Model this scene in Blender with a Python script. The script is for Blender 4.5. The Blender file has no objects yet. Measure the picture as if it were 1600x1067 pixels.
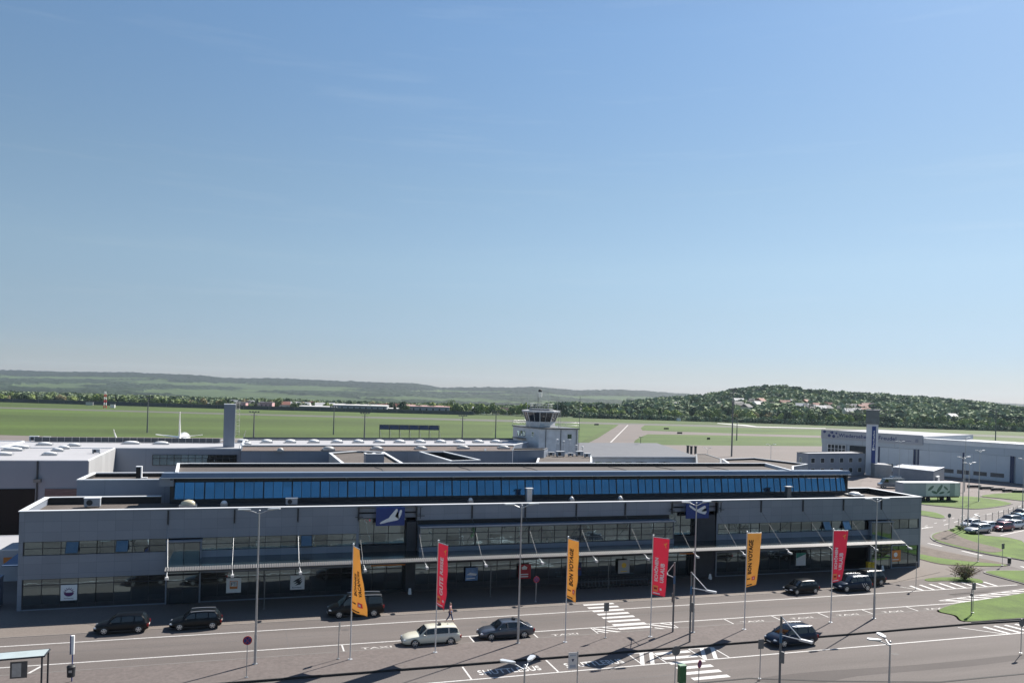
import bpy, bmesh, math, random
import numpy as np
from mathutils import Vector, Matrix
random.seed(7); RNG = np.random.RandomState(11)
R = math.radians
SC = bpy.context.scene
COL = SC.collection

# ---------------------------------------------------------------- camera
F_PX, CX, CY, ROLL, CAM_H = 1253.5, 800.0, 609.6, 0.0289, 21.3      # measured for a 1600 x 1067 frame
YAW = math.atan(400 / 1253.5)
cf = np.array([math.sin(YAW), math.cos(YAW), 0.0]); cr = np.array([math.cos(YAW), -math.sin(YAW), 0.0]); cu = np.array([0, 0, 1.0])
ir = cr * math.cos(ROLL) + cu * math.sin(ROLL); iu = -cr * math.sin(ROLL) + cu * math.cos(ROLL)
cam = bpy.data.cameras.new("camera"); cam_ob = bpy.data.objects.new("camera", cam); COL.objects.link(cam_ob)
cam.sensor_width = 36; cam.lens = F_PX / 1600 * 36
cam.shift_y = (CY - 533.5) / 1600
cam.clip_start = 0.5; cam.clip_end = 30000
m3 = Matrix(((ir[0], iu[0], -cf[0]), (ir[1], iu[1], -cf[1]), (ir[2], iu[2], -cf[2])))
cam_ob.matrix_world = Matrix.Translation((0, 0, CAM_H)) @ m3.to_4x4()
SC.camera = cam_ob

# ---------------------------------------------------------------- sky and sun
SUN = Vector((0.967, 0.582, 1.0)).normalized()          # direction towards the sun
el = math.asin(SUN.z); az = math.atan2(SUN.x, SUN.y)
w = bpy.data.worlds.new("World"); SC.world = w; w.use_nodes = True
nt = w.node_tree; nt.nodes.clear()
sky = nt.nodes.new('ShaderNodeTexSky'); sky.sky_type = 'NISHITA'; sky.sun_disc = False
sky.sun_elevation = el; sky.sun_rotation = az; sky.altitude = 300; sky.air_density = 1.0; sky.dust_density = 0.25; sky.ozone_density = 4.5
bg = nt.nodes.new('ShaderNodeBackground'); bg.inputs[1].default_value = 0.104
wo = nt.nodes.new('ShaderNodeOutputWorld')
# faint high wisps of cloud low in the sky
tc = nt.nodes.new('ShaderNodeTexCoord'); mp = nt.nodes.new('ShaderNodeMapping'); mp.inputs['Scale'].default_value = (2.2, 2.2, 34)
mp.inputs['Rotation'].default_value = (0.05, -0.06, 0)
nz = nt.nodes.new('ShaderNodeTexNoise'); nz.inputs['Scale'].default_value = 1.6; nz.inputs['Detail'].default_value = 6; nz.inputs['Roughness'].default_value = .6
rp = nt.nodes.new('ShaderNodeMapRange'); rp.inputs[1].default_value = .56; rp.inputs[2].default_value = .8; rp.inputs[3].default_value = 0; rp.inputs[4].default_value = .05
mx = nt.nodes.new('ShaderNodeMix'); mx.data_type = 'RGBA'; mx.inputs[7].default_value = (9.2, 9.8, 10.4, 1)
nt.links.new(tc.outputs['Generated'], mp.inputs[0]); nt.links.new(mp.outputs[0], nz.inputs['Vector']); nt.links.new(nz.outputs[0], rp.inputs[0])
nt.links.new(rp.outputs[0], mx.inputs[0]); nt.links.new(sky.outputs[0], mx.inputs[6]); sp = nt.nodes.new('ShaderNodeSeparateXYZ'); nt.links.new(tc.outputs['Generated'], sp.inputs[0]); fr_ = nt.nodes.new('ShaderNodeValToRGB'); fr_.color_ramp.interpolation = 'LINEAR'   # a duller, bluer spring horizon than the clear-air model gives
for i_, (p_, c_) in enumerate(((.0, (.325, .345, .45)), (.05, (.375, .380, .445)), (.096, (.47, .44, .435)), (.15, (.58, .525, .465)), (.24, (.63, .585, .50)), (.41, (.65, .665, .61)), (.8, (.60, .61, .60)))):
    e_ = fr_.color_ramp.elements[i_] if i_ < 2 else fr_.color_ramp.elements.new(p_); e_.position = p_; e_.color = (*c_, 1)
mu = nt.nodes.new('ShaderNodeMix'); mu.data_type = 'RGBA'; mu.blend_type = 'MULTIPLY'; mu.inputs[0].default_value = 1; nt.links.new(sp.outputs[2], fr_.inputs[0]); nt.links.new(mx.outputs[2], mu.inputs[6]); nt.links.new(fr_.outputs[0], mu.inputs[7]); nt.links.new(mu.outputs[2], bg.inputs[0]); nt.links.new(bg.outputs[0], wo.inputs[0])
sl = bpy.data.lights.new("sun", 'SUN'); sl.energy = 5.0; sl.angle = R(0.53); sl.color = (1, .945, .87)
so = bpy.data.objects.new("sun", sl); COL.objects.link(so); so.rotation_euler = (-SUN).to_track_quat('-Z', 'Y').to_euler(); so.location = (60, 40, 90)
SC.view_settings.view_transform = 'Standard'; SC.view_settings.look = 'None'; SC.view_settings.gamma = 1; SC.view_settings.exposure = 0.95
SC.render.engine = 'CYCLES'
SC.cycles.max_bounces = 6; SC.cycles.volume_bounces = 0; SC.cycles.caustics_reflective = False; SC.cycles.caustics_refractive = False

# ---------------------------------------------------------------- photo pixel -> place on a real surface
CAMP = np.array([0, 0, CAM_H])
def ray(x, y): return cf + ir * (x - CX) / F_PX - iu * (y - CY) / F_PX
def P(x, y, z=None, Y=None, r=None):
    d = ray(x, y)
    if z is not None: t = (z - CAM_H) / d[2]
    elif Y is not None: t = Y / d[1]
    else: t = r
    return CAMP + d * t
def Pl(x, y, p0, p1):                                    # on the vertical plane through two ground points
    n = np.array([-(p1[1] - p0[1]), p1[0] - p0[0]]); d = ray(x, y)
    t = (n @ np.array(p0[:2])) / (n @ d[:2]); return CAMP + d * t

# ---------------------------------------------------------------- materials
MATS = {}
def new_mat(name):
    m = bpy.data.materials.new(name); m.use_nodes = True; MATS[name] = m
    return m, m.node_tree, m.node_tree.nodes['Principled BSDF']
def mat(name, c, rough=.6, metal=0, noise=0.0, ns=3.0, bump=0.0, spec=.5, c2=None, stretch=None, detail=5, world=True, clear=0):
    if name in MATS: return MATS[name]
    m, t, b = new_mat(name)
    b.inputs['Base Color'].default_value = (*c, 1); b.inputs['Roughness'].default_value = rough; b.inputs['Metallic'].default_value = metal
    b.inputs['Specular IOR Level'].default_value = spec
    if clear: b.inputs['Coat Weight'].default_value = clear; b.inputs['Coat Roughness'].default_value = .04
    if noise or bump or c2:
        g = t.nodes.new('ShaderNodeNewGeometry' if world else 'ShaderNodeTexCoord'); src = g.outputs['Position'] if world else g.outputs['Object']
        mpp = t.nodes.new('ShaderNodeMapping'); mpp.inputs['Scale'].default_value = stretch or (1, 1, 1); t.links.new(src, mpp.inputs[0])
        n = t.nodes.new('ShaderNodeTexNoise'); n.inputs['Scale'].default_value = ns; n.inputs['Detail'].default_value = detail; n.inputs['Roughness'].default_value = .62
        t.links.new(mpp.outputs[0], n.inputs['Vector'])
        if noise or c2:
            mr = t.nodes.new('ShaderNodeMapRange'); mr.inputs[1].default_value = .3; mr.inputs[2].default_value = .7
            x = t.nodes.new('ShaderNodeMix'); x.data_type = 'RGBA'
            lo = [v * (1 - noise) for v in c]; hi = [min(1, v * (1 + noise)) for v in (c2 or c)]
            x.inputs[6].default_value = (*lo, 1); x.inputs[7].default_value = (*hi, 1)
            t.links.new(n.outputs[0], mr.inputs[0]); t.links.new(mr.outputs[0], x.inputs[0]); t.links.new(x.outputs[2], b.inputs['Base Color'])
        if bump:
            bp = t.nodes.new('ShaderNodeBump'); bp.inputs['Strength'].default_value = bump; bp.inputs['Distance'].default_value = .03
            t.links.new(n.outputs[0], bp.inputs['Height']); t.links.new(bp.outputs[0], b.inputs['Normal'])
    return m
def ground_mat(name, c, big=.12, fine=.2, bigs=.05, fines=9, streak=None, c2=None, rough=.9):
    m, t, b = new_mat(name); L = t.links.new
    g = t.nodes.new('ShaderNodeNewGeometry')
    mp_ = t.nodes.new('ShaderNodeMapping'); mp_.inputs['Scale'].default_value = streak or (1, 1, 1); L(g.outputs['Position'], mp_.inputs[0])
    n1 = t.nodes.new('ShaderNodeTexNoise'); n1.inputs['Scale'].default_value = bigs; n1.inputs['Detail'].default_value = 8; n1.inputs['Roughness'].default_value = .62; L(mp_.outputs[0], n1.inputs['Vector'])
    n2 = t.nodes.new('ShaderNodeTexNoise'); n2.inputs['Scale'].default_value = fines; n2.inputs['Detail'].default_value = 3; L(g.outputs['Position'], n2.inputs['Vector'])
    r1 = t.nodes.new('ShaderNodeMapRange'); r1.inputs[1].default_value = .3; r1.inputs[2].default_value = .7
    L(n1.outputs[0], r1.inputs[0])
    x = t.nodes.new('ShaderNodeMix'); x.data_type = 'RGBA'; c2 = c2 or c
    x.inputs[6].default_value = (*[v * (1 - big) for v in c], 1); x.inputs[7].default_value = (*[v * (1 + big) for v in c2], 1); L(r1.outputs[0], x.inputs[0])
    r2 = t.nodes.new('ShaderNodeMapRange'); r2.inputs[1].default_value = .25; r2.inputs[2].default_value = .75; r2.inputs[3].default_value = 1 - fine; r2.inputs[4].default_value = 1 + fine; L(n2.outputs[0], r2.inputs[0])
    y = t.nodes.new('ShaderNodeMix'); y.data_type = 'RGBA'; y.blend_type = 'MULTIPLY'; y.inputs[0].default_value = 1
    L(x.outputs[2], y.inputs[6]); L(r2.outputs[0], y.inputs[7]); L(y.outputs[2], b.inputs['Base Color'])
    b.inputs['Roughness'].default_value = rough; b.inputs['Specular IOR Level'].default_value = .25
    bp = t.nodes.new('ShaderNodeBump'); bp.inputs['Strength'].default_value = .4; bp.inputs['Distance'].default_value = .02; L(n2.outputs[0], bp.inputs['Height']); L(bp.outputs[0], b.inputs['Normal'])
    return m
def panel_mat(name, c, px=1.495, pz=.96, x0=-19.65, z0=.4, line=.03, dark=.72, rough=.45, var=.06, axis='x'):
    """sheet-metal cladding: joints every px by pz metres, a slightly different tone per sheet"""
    m, t, b = new_mat(name); L = t.links.new
    g = t.nodes.new('ShaderNodeNewGeometry'); s = t.nodes.new('ShaderNodeSeparateXYZ'); L(g.outputs['Position'], s.inputs[0])
    def mth(op, a, bb=None):
        n = t.nodes.new('ShaderNodeMath'); n.operation = op
        for i, v in enumerate((a, bb)):
            if v is None: continue
            if isinstance(v, (int, float)): n.inputs[i].default_value = v
            else: L(v, n.inputs[i])
        return n.outputs[0]
    if axis == 'x': h = s.outputs[0]
    elif axis == 'y': h = s.outputs[1]
    else: h = mth('ADD', s.outputs[0], s.outputs[1])
    u = mth('DIVIDE', mth('SUBTRACT', h, x0), px); v = mth('DIVIDE', mth('SUBTRACT', s.outputs[2], z0), pz)
    fu = mth('FRACT', u); fv = mth('FRACT', v)
    ln = mth('MAXIMUM', mth('LESS_THAN', fu, line / px), mth('LESS_THAN', fv, line / pz))
    cb = t.nodes.new('ShaderNodeCombineXYZ'); L(mth('FLOOR', u), cb.inputs[0]); L(mth('FLOOR', v), cb.inputs[1])
    wn = t.nodes.new('ShaderNodeTexWhiteNoise'); L(cb.outputs[0], wn.inputs['Vector'])
    tone = mth('ADD', mth('MULTIPLY', wn.outputs['Value'], var * 2), 1 - var)
    n2 = t.nodes.new('ShaderNodeTexNoise'); n2.inputs['Scale'].default_value = .5; n2.inputs['Detail'].default_value = 6; L(g.outputs['Position'], n2.inputs['Vector'])
    tone = mth('MULTIPLY', tone, mth('ADD', mth('MULTIPLY', n2.outputs[0], .16), .92))
    tone = mth('MULTIPLY', tone, mth('SUBTRACT', 1, mth('MULTIPLY', ln, 1 - dark)))
    x = t.nodes.new('ShaderNodeMix'); x.data_type = 'RGBA'; x.blend_type = 'MULTIPLY'; x.inputs[0].default_value = 1; x.inputs[6].default_value = (*c, 1)
    L(tone, x.inputs[7]); L(x.outputs[2], b.inputs['Base Color']); b.inputs['Roughness'].default_value = rough; b.inputs['Metallic'].default_value = .15
    return m
def glass_mat(name, base, refl, tint=(1, 1, 1), rough=.02, wav=.012, mod=1.495, x0=-19.65, var=.35):
    """coated facade glass: dark room behind, mirror coating in front, each pane very slightly out of true"""
    m, t, b = new_mat(name); L = t.links.new
    b.inputs['Base Color'].default_value = (*base, 1); b.inputs['Roughness'].default_value = .25
    gl = t.nodes.new('ShaderNodeBsdfGlossy'); gl.inputs['Color'].default_value = (*tint, 1); gl.inputs['Roughness'].default_value = rough
    g = t.nodes.new('ShaderNodeNewGeometry'); n = t.nodes.new('ShaderNodeTexNoise'); n.inputs['Scale'].default_value = .55; n.inputs['Detail'].default_value = 2; L(g.outputs['Position'], n.inputs['Vector'])
    bp = t.nodes.new('ShaderNodeBump'); bp.inputs['Strength'].default_value = 1; bp.inputs['Distance'].default_value = wav; L(n.outputs[0], bp.inputs['Height']); L(bp.outputs[0], gl.inputs['Normal'])
    ly = t.nodes.new('ShaderNodeLayerWeight'); ly.inputs[0].default_value = .25
    mr = t.nodes.new('ShaderNodeMapRange'); mr.inputs[3].default_value = refl; mr.inputs[4].default_value = min(1, refl + .6); L(ly.outputs['Fresnel'], mr.inputs[0])
    sx = t.nodes.new('ShaderNodeSeparateXYZ'); L(g.outputs['Position'], sx.inputs[0]); prev = sx.outputs[0]           # each pane its own coating
    for op, val in (('SUBTRACT', x0), ('DIVIDE', mod), ('FLOOR', 0)):
        q_ = t.nodes.new('ShaderNodeMath'); q_.operation = op; L(prev, q_.inputs[0]); q_.inputs[1].default_value = val; prev = q_.outputs[0]
    zf = t.nodes.new('ShaderNodeMath'); zf.operation = 'FLOOR'; L(sx.outputs[2], zf.inputs[0]); cb = t.nodes.new('ShaderNodeCombineXYZ'); L(prev, cb.inputs[0]); L(zf.outputs[0], cb.inputs[1])
    wn = t.nodes.new('ShaderNodeTexWhiteNoise'); L(cb.outputs[0], wn.inputs['Vector']); ma = t.nodes.new('ShaderNodeMath'); ma.operation = 'MULTIPLY_ADD'; L(wn.outputs['Value'], ma.inputs[0]); ma.inputs[1].default_value = 2 * var; ma.inputs[2].default_value = 1 - var
    mm = t.nodes.new('ShaderNodeMath'); mm.operation = 'MULTIPLY'; mm.use_clamp = True; L(mr.outputs[0], mm.inputs[0]); L(ma.outputs[0], mm.inputs[1])
    mx = t.nodes.new('ShaderNodeMixShader'); L(mm.outputs[0], mx.inputs[0]); L(b.outputs[0], mx.inputs[1]); L(gl.outputs[0], mx.inputs[2])
    L(mx.outputs[0], t.nodes['Material Output'].inputs[0]); return m
def attr_mat(name, cols, rough=.9, attr='shade', fine=.18, ns=1.2, transl=0):
    """colour ramp driven by a per-plant / per-patch attribute (what grows there), plus fine noise"""
    m, t, b = new_mat(name); L = t.links.new
    a = t.nodes.new('ShaderNodeAttribute'); a.attribute_name = attr
    cr_ = t.nodes.new('ShaderNodeValToRGB'); e = cr_.color_ramp.elements
    e[0].position = 0; e[0].color = (*cols[0], 1); e[1].position = 1; e[1].color = (*cols[-1], 1)
    for i, c in enumerate(cols[1:-1]):
        k = e.new((i + 1) / (len(cols) - 1)); k.color = (*c, 1)
    L(a.outputs['Fac'], cr_.inputs[0])
    g = t.nodes.new('ShaderNodeNewGeometry'); n = t.nodes.new('ShaderNodeTexNoise'); n.inputs['Scale'].default_value = ns; n.inputs['Detail'].default_value = 4; L(g.outputs['Position'], n.inputs['Vector'])
    r2 = t.nodes.new('ShaderNodeMapRange'); r2.inputs[1].default_value = .3; r2.inputs[2].default_value = .7; r2.inputs[3].default_value = 1 - fine; r2.inputs[4].default_value = 1 + fine; L(n.outputs[0], r2.inputs[0])
    y = t.nodes.new('ShaderNodeMix'); y.data_type = 'RGBA'; y.blend_type = 'MULTIPLY'; y.inputs[0].default_value = 1
    L(cr_.outputs[0], y.inputs[6]); L(r2.outputs[0], y.inputs[7]); L(y.outputs[2], b.inputs['Base Color'])
    b.inputs['Roughness'].default_value = rough; b.inputs['Specular IOR Level'].default_value = .2
    return m

M_asphalt = ground_mat('asphalt', (.124, .109, .102), big=.17, fine=.22, bigs=.35, fines=11, streak=(.10, 1, 1))
M_asph_d = ground_mat('asphalt_patch', (.086, .075, .071), big=.1, fine=.15, bigs=.3, fines=12, streak=(.3, 1, 1))
M_road2 = ground_mat('asphalt_pale', (.165, .150, .142), big=.08, fine=.1, bigs=.1, fines=9)
M_paving = ground_mat('paving', (.165, .142, .126), big=.08, fine=.14, bigs=.2, fines=7)
M_island = ground_mat('island_paving', (.132, .113, .106), big=.05, fine=.16, bigs=.5, fines=4)
M_apron = ground_mat('apron_concrete', (.165, .143, .132), big=.08, fine=.06, bigs=.03, fines=2)
M_grass = ground_mat('grass', (.062, .104, .016), big=.22, fine=.3, bigs=.25, fines=9, c2=(.085, .14, .02))
M_field = ground_mat('field_grass', (.050, .074, .017), big=.22, fine=.2, bigs=.012, fines=.5, streak=(.28, 1, 1), c2=(.066, .102, .020))
M_field2 = ground_mat('field_grass_lush', (.050, .088, .015), big=.16, fine=.14, bigs=.03, fines=.6, streak=(.3, 1, 1), c2=(.070, .108, .022))
M_dirt = ground_mat('bare_soil', (.115, .092, .075), big=.25, fine=.3, bigs=.8, fines=8)
M_mark = mat('road_paint', (.50, .49, .475), .75, noise=.28, ns=7, bump=.2)
M_markw = mat('worn_road_paint', (.42, .40, .38), .8, noise=.3, ns=5)
M_kerb = mat('kerb_stone', (.15, .14, .13), .85, noise=.15, ns=1.5)
M_gravel = ground_mat('roof_gravel', (.105, .090, .080), big=.2, fine=.35, bigs=.3, fines=6)
M_gravel2 = ground_mat('roof_gravel_red', (.135, .105, .092), big=.15, fine=.35, bigs=.3, fines=4)
M_white_roof = ground_mat('white_roof_sheet', (.36, .36, .375), big=.06, fine=.04, bigs=.15, fines=2)
M_cap = mat('parapet_cap', (.74, .75, .76), .4, .05, noise=.05, ns=.7)
M_clad = panel_mat('facade_cladding', (.218, .246, .295))
M_clad2 = panel_mat('hall_cladding', (.21, .24, .295), px=6, pz=30, x0=-21.3, line=.05, axis='xy')
M_cladw = panel_mat('pale_cladding', (.42, .42, .42), px=2.4, pz=30, x0=1, line=.06, axis='y')
M_fascia = mat('fascia_metal', (.19, .23, .29), .35, .3, noise=.06, ns=.4)
M_dark = mat('dark_metal', (.03, .034, .04), .5, .3, noise=.2, ns=2)
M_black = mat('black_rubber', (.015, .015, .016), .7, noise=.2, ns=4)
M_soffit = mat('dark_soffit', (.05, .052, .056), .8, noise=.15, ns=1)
M_steel = mat('galvanised_steel', (.42, .43, .44), .42, .7, noise=.12, ns=5)
M_steel_d = mat('weathered_steel', (.16, .165, .17), .5, .5, noise=.15, ns=5)
M_alu = mat('white_aluminium', (.66, .67, .68), .35, .5, noise=.06, ns=4)
M_frame = mat('window_frame_metal', (.045, .05, .058), .4, .5, noise=.1, ns=3)
M_glass = glass_mat('facade_glass', (.006, .008, .010), .27, (.50, .68, .76))
M_glass_up = glass_mat('upper_glass', (.010, .013, .014), .28, (.50, .70, .78), wav=.03)
M_blue = glass_mat('blue_skylight_glass', (.004, .03, .075), .32, (.14, .50, .90), rough=.03, wav=.004, mod=1.0, x0=-7.9, var=.16)
M_cglass = glass_mat('canopy_glass', (.012, .016, .018), .10, (.7, .8, .8), wav=.004)
M_white = mat('white_paint', (.78, .78, .77), .5, noise=.05, ns=2)
M_render = mat('white_render', (.62, .63, .64), .8, noise=.14, ns=.7)
M_rblue = mat('sign_blue', (.004, .035, .19), .35, noise=.03, ns=2)
M_orange = mat('orange_paint', (.62, .20, .03), .5, noise=.08, ns=2)
M_yel = mat('yellow_plastic', (.62, .42, .01), .4, noise=.06, ns=3)
M_red = mat('red_paint', (.50, .03, .035), .5, noise=.06, ns=3)
M_green = mat('green_plastic', (.03, .13, .04), .5, noise=.1, ns=3)

# ---------------------------------------------------------------- mesh helpers
def tag(o, label=None, cat=None, group=None, kind=None):
    if label: o['label'] = label
    if cat: o['category'] = cat
    if group: o['group'] = group
    if kind: o['kind'] = kind
    return o
def thing(name, label, cat, loc=(0, 0, 0), rz=0, group=None):
    o = bpy.data.objects.new(name, None); COL.objects.link(o); o.location = loc; o.rotation_euler = (0, 0, rz); o.empty_display_size = .5
    return tag(o, label, cat, group)
class MB:
    def __init__(s): s.v = []; s.f = []; s.m = []; s.sm = []
    def add(s, vs, fs, mi=0, smooth=False):
        n = len(s.v); s.v += [tuple(map(float, p)) for p in vs]; s.f += [tuple(i + n for i in f) for f in fs]; s.m += [mi] * len(fs); s.sm += [smooth] * len(fs); return s
    def box(s, x0, x1, y0, y1, z0, z1, mi=0):
        v = [(x, y, z) for z in (z0, z1) for y in (y0, y1) for x in (x0, x1)]
        return s.add(v, [(0, 2, 3, 1), (4, 5, 7, 6), (0, 1, 5, 4), (2, 6, 7, 3), (0, 4, 6, 2), (1, 3, 7, 5)], mi)
    def hexa(s, lo, hi, mi=0):                            # two quads (any 4 points each), bottom and top
        return s.add(list(lo) + list(hi), [(3, 2, 1, 0), (4, 5, 6, 7), (0, 1, 5, 4), (1, 2, 6, 5), (2, 3, 7, 6), (3, 0, 4, 7)], mi)
    def prism(s, pts, z0, z1, mi=0, top=None):
        n = len(pts); a = sum(pts[i][0] * pts[(i + 1) % n][1] - pts[(i + 1) % n][0] * pts[i][1] for i in range(n))
        if a < 0: pts = pts[::-1]
        v = [(p[0], p[1], z0) for p in pts] + [(p[0], p[1], z1) for p in pts]
        s.add(v, [tuple(range(n))[::-1]] + [(i, (i + 1) % n, (i + 1) % n + n, i + n) for i in range(n)], mi)
        k = len(s.v) - 2 * n; s.f.append(tuple(k + n + i for i in range(n))); s.m.append(mi if top is None else top); s.sm.append(False); return s
    def tube(s, pts, r, n=8, mi=0, r2=None, smooth=True):
        pts = [Vector(p) for p in pts]; k = len(pts); rs = [r + ((r2 if r2 is not None else r) - r) * i / (k - 1) for i in range(k)]
        up = None; vs = []
        for i, p in enumerate(pts):
            d = (pts[min(i + 1, k - 1)] - pts[max(i - 1, 0)]).normalized()
            if up is None: up = Vector((0, 0, 1)) if abs(d.z) < .9 else Vector((1, 0, 0))
            a = d.cross(up).normalized(); b = a.cross(d).normalized(); up = b
            vs += [p + (a * math.cos(2 * math.pi * j / n) + b * math.sin(2 * math.pi * j / n)) * rs[i] for j in range(n)]
        fs = [(i * n + j, (i + 1) * n + j, (i + 1) * n + (j + 1) % n, i * n + (j + 1) % n) for i in range(k - 1) for j in range(n)]
        s.add(vs, fs, mi, smooth); s.add(vs[:n], [tuple(range(n))], mi); s.add(vs[-n:], [tuple(range(n))[::-1]], mi); return s
    def cyl(s, c, r, z0, z1, n=16, mi=0, r1=None): return s.tube([(c[0], c[1], z0), (c[0], c[1], z1)], r, n, mi, r1)
    def disc(s, c, r, nrm, th=.02, n=20, mi=0):
        c = Vector(c); d = Vector(nrm).normalized() * th / 2; return s.tube([c - d, c + d], r, n, mi, smooth=False)
    def ico(s, c, r, sub=1, mi=0, sc=(1, 1, 1), jit=0, rnd=random):
        bm = bmesh.new(); bmesh.ops.create_icosphere(bm, subdivisions=sub, radius=1)
        vs = []
        for v in bm.verts:
            k = 1 + (rnd.random() - .5) * jit; vs.append((c[0] + v.co.x * r * sc[0] * k, c[1] + v.co.y * r * sc[1] * k, c[2] + v.co.z * r * sc[2] * k))
        fs = [tuple(v.index for v in f.verts) for f in bm.faces]; bm.free(); return s.add(vs, fs, mi, True)
    def rect(s, p00, p10, p11, p01, mi=0): return s.add([p00, p10, p11, p01], [(0, 1, 2, 3)], mi)
    def build(s, name, mats, parent=None, label=None, cat=None, group=None, kind=None, fix=True):
        me = bpy.data.meshes.new(name); me.from_pydata(s.v, [], s.f)
        mats = mats if isinstance(mats, (list, tuple)) else [mats]
        for m in mats: me.materials.append(m)
        me.polygons.foreach_set('material_index', s.m); me.polygons.foreach_set('use_smooth', s.sm)
        if fix:
            bm = bmesh.new(); bm.from_mesh(me); bmesh.ops.recalc_face_normals(bm, faces=bm.faces); bm.to_mesh(me); bm.free()
        me.update(); o = bpy.data.objects.new(name, me); COL.objects.link(o)
        if parent: o.parent = parent
        return tag(o, label, cat, group, kind)
def copy_tree(o, parent=None):
    c = o.copy(); COL.objects.link(c); c.parent = parent
    for ch in list(o.children): copy_tree(ch, c)
    return c
def sheet(name, pts, z, m, kind='structure', th=None, parent=None):
    """flat polygon on the ground; with th it is a raised slab of that height"""
    b = MB()
    if th: b.prism([(p[0], p[1]) for p in pts], z, z + th)
    else:
        bm = bmesh.new(); vs = [bm.verts.new((p[0], p[1], z)) for p in pts]; f = bm.faces.new(vs); f.normal_update()
        if f.normal.z < 0: f.normal_flip()
        bmesh.ops.triangulate(bm, faces=bm.faces); bm.verts.index_update()
        b.add([v.co for v in bm.verts], [tuple(v.index for v in f.verts) for f in bm.faces]); bm.free()
        return b.build(name, m, parent, kind=kind, fix=False)
    return b.build(name, m, parent, kind=kind)
def G(*pts, z=0.0): return [P(x, y, z=z)[:2] for x, y in pts]
def smooth_loop(pts, k=5, closed=True):
    n = len(pts); out = []
    for i in range(n if closed else n - 1):
        p0, p1, p2, p3 = [np.array(pts[(i + j) % n] if closed else pts[min(max(i + j, 0), n - 1)]) for j in (-1, 0, 1, 2)]
        for q in range(k):
            t = q / k; out.append(tuple(.5 * ((2 * p1) + (-p0 + p2) * t + (2 * p0 - 5 * p1 + 4 * p2 - p3) * t * t + (-p0 + 3 * p1 - 3 * p2 + p3) * t ** 3)))
    if not closed: out.append(tuple(pts[-1]))
    return out
_tm = {}
def text_mesh(s, bold=.012):
    """vertices (x right, y up, unit cap height) and faces of a line of lettering"""
    if (s, bold) in _tm: return _tm[(s, bold)]
    c = bpy.data.curves.new('t', 'FONT'); c.body = s; c.size = 1; c.offset = bold; c.resolution_u = 3; c.space_character = 1.05
    o = bpy.data.objects.new('t', c); COL.objects.link(o); dg = bpy.context.evaluated_depsgraph_get()
    me = bpy.data.meshes.new_from_object(o.evaluated_get(dg))
    v = np.array([tuple(p.co) for p in me.vertices]).reshape(-1, 3); f = [tuple(p.vertices) for p in me.polygons]
    bpy.data.objects.remove(o); bpy.data.curves.remove(c); bpy.data.meshes.remove(me)
    mn, mxx = v.min(0), v.max(0); v = (v - [mn[0], mn[1], 0]) / (mxx[1] - mn[1]); _tm[(s, bold)] = (v[:, :2], f, v[:, 0].max()); return _tm[(s, bold)]
def put_text(b, s, o, ux, uy, w, h, mi=0, bold=.012):
    """lettering of width w and height h with its lower left at o, running along ux, rising along uy"""
    v, f, wid = text_mesh(s, bold); o = np.array(o, float); ux = np.array(ux, float); uy = np.array(uy, float)
    b.add([o + ux * (p[0] / wid * w) + uy * (p[1] * h) for p in v], f, mi)

# ================================================================ the land
def vnoise(x, y, seed=0):
    """smooth value noise on arrays"""
    xi = np.floor(x).astype(np.int64); yi = np.floor(y).astype(np.int64); xf = x - xi; yf = y - yi
    def h(a, b):
        n = (a * 374761393 + b * 668265263 + seed * 974711) & 0x7fffffff; n = ((n ^ (n >> 13)) * 1274126177) & 0x7fffffff
        return ((n ^ (n >> 16)) & 0xffff) / 65535.0
    u = xf * xf * (3 - 2 * xf); v = yf * yf * (3 - 2 * yf)
    return (h(xi, yi) * (1 - u) + h(xi + 1, yi) * u) * (1 - v) + (h(xi, yi + 1) * (1 - u) + h(xi + 1, yi + 1) * u) * v
def fbm(x, y, o=4, seed=0):
    s = 0; a = .5; n = 0
    for i in range(o): s = s + a * vnoise(x * 2 ** i, y * 2 ** i, seed + i); n += a; a *= .5
    return s / n
tanr = math.tan(ROLL)
YH = lambda x: CY + tanr * (x - CX)                       # the horizon in the photograph
EDGE = ([-300, 0, 400, 800, 1200, 1600, 1900], [620, 628, 640, 650, 662, 675, 684])
def t_edge(x):                                            # how far off the mown airfield ends
    return CAM_H * F_PX / (np.interp(x, *EDGE) - YH(x))
FARC = ([-300, 0, 100, 200, 300, 350, 400, 430, 500, 560, 650, 690, 750, 800, 840, 900, 970, 1040, 1100, 1300, 1480, 1530, 1600, 1800],
        [576, 579, 582, 583, 587, 591.5, 593, 592, 595, 597.5, 600.5, 606.5, 606.5, 606.5, 605.5, 611, 610, 614, 619, 622, 627, 628.5, 633, 640])
NEARC = ([-300, 850, 900, 950, 1000, 1050, 1100, 1160, 1195, 1240, 1265, 1300, 1400, 1500, 1540, 1600, 1800],
         [676, 662, 650, 641, 636, 632, 627, 617, 613.5, 614.5, 620, 622, 628, 635, 640, 648, 661])
TC, TN = 4300.0, 1150.0
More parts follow.
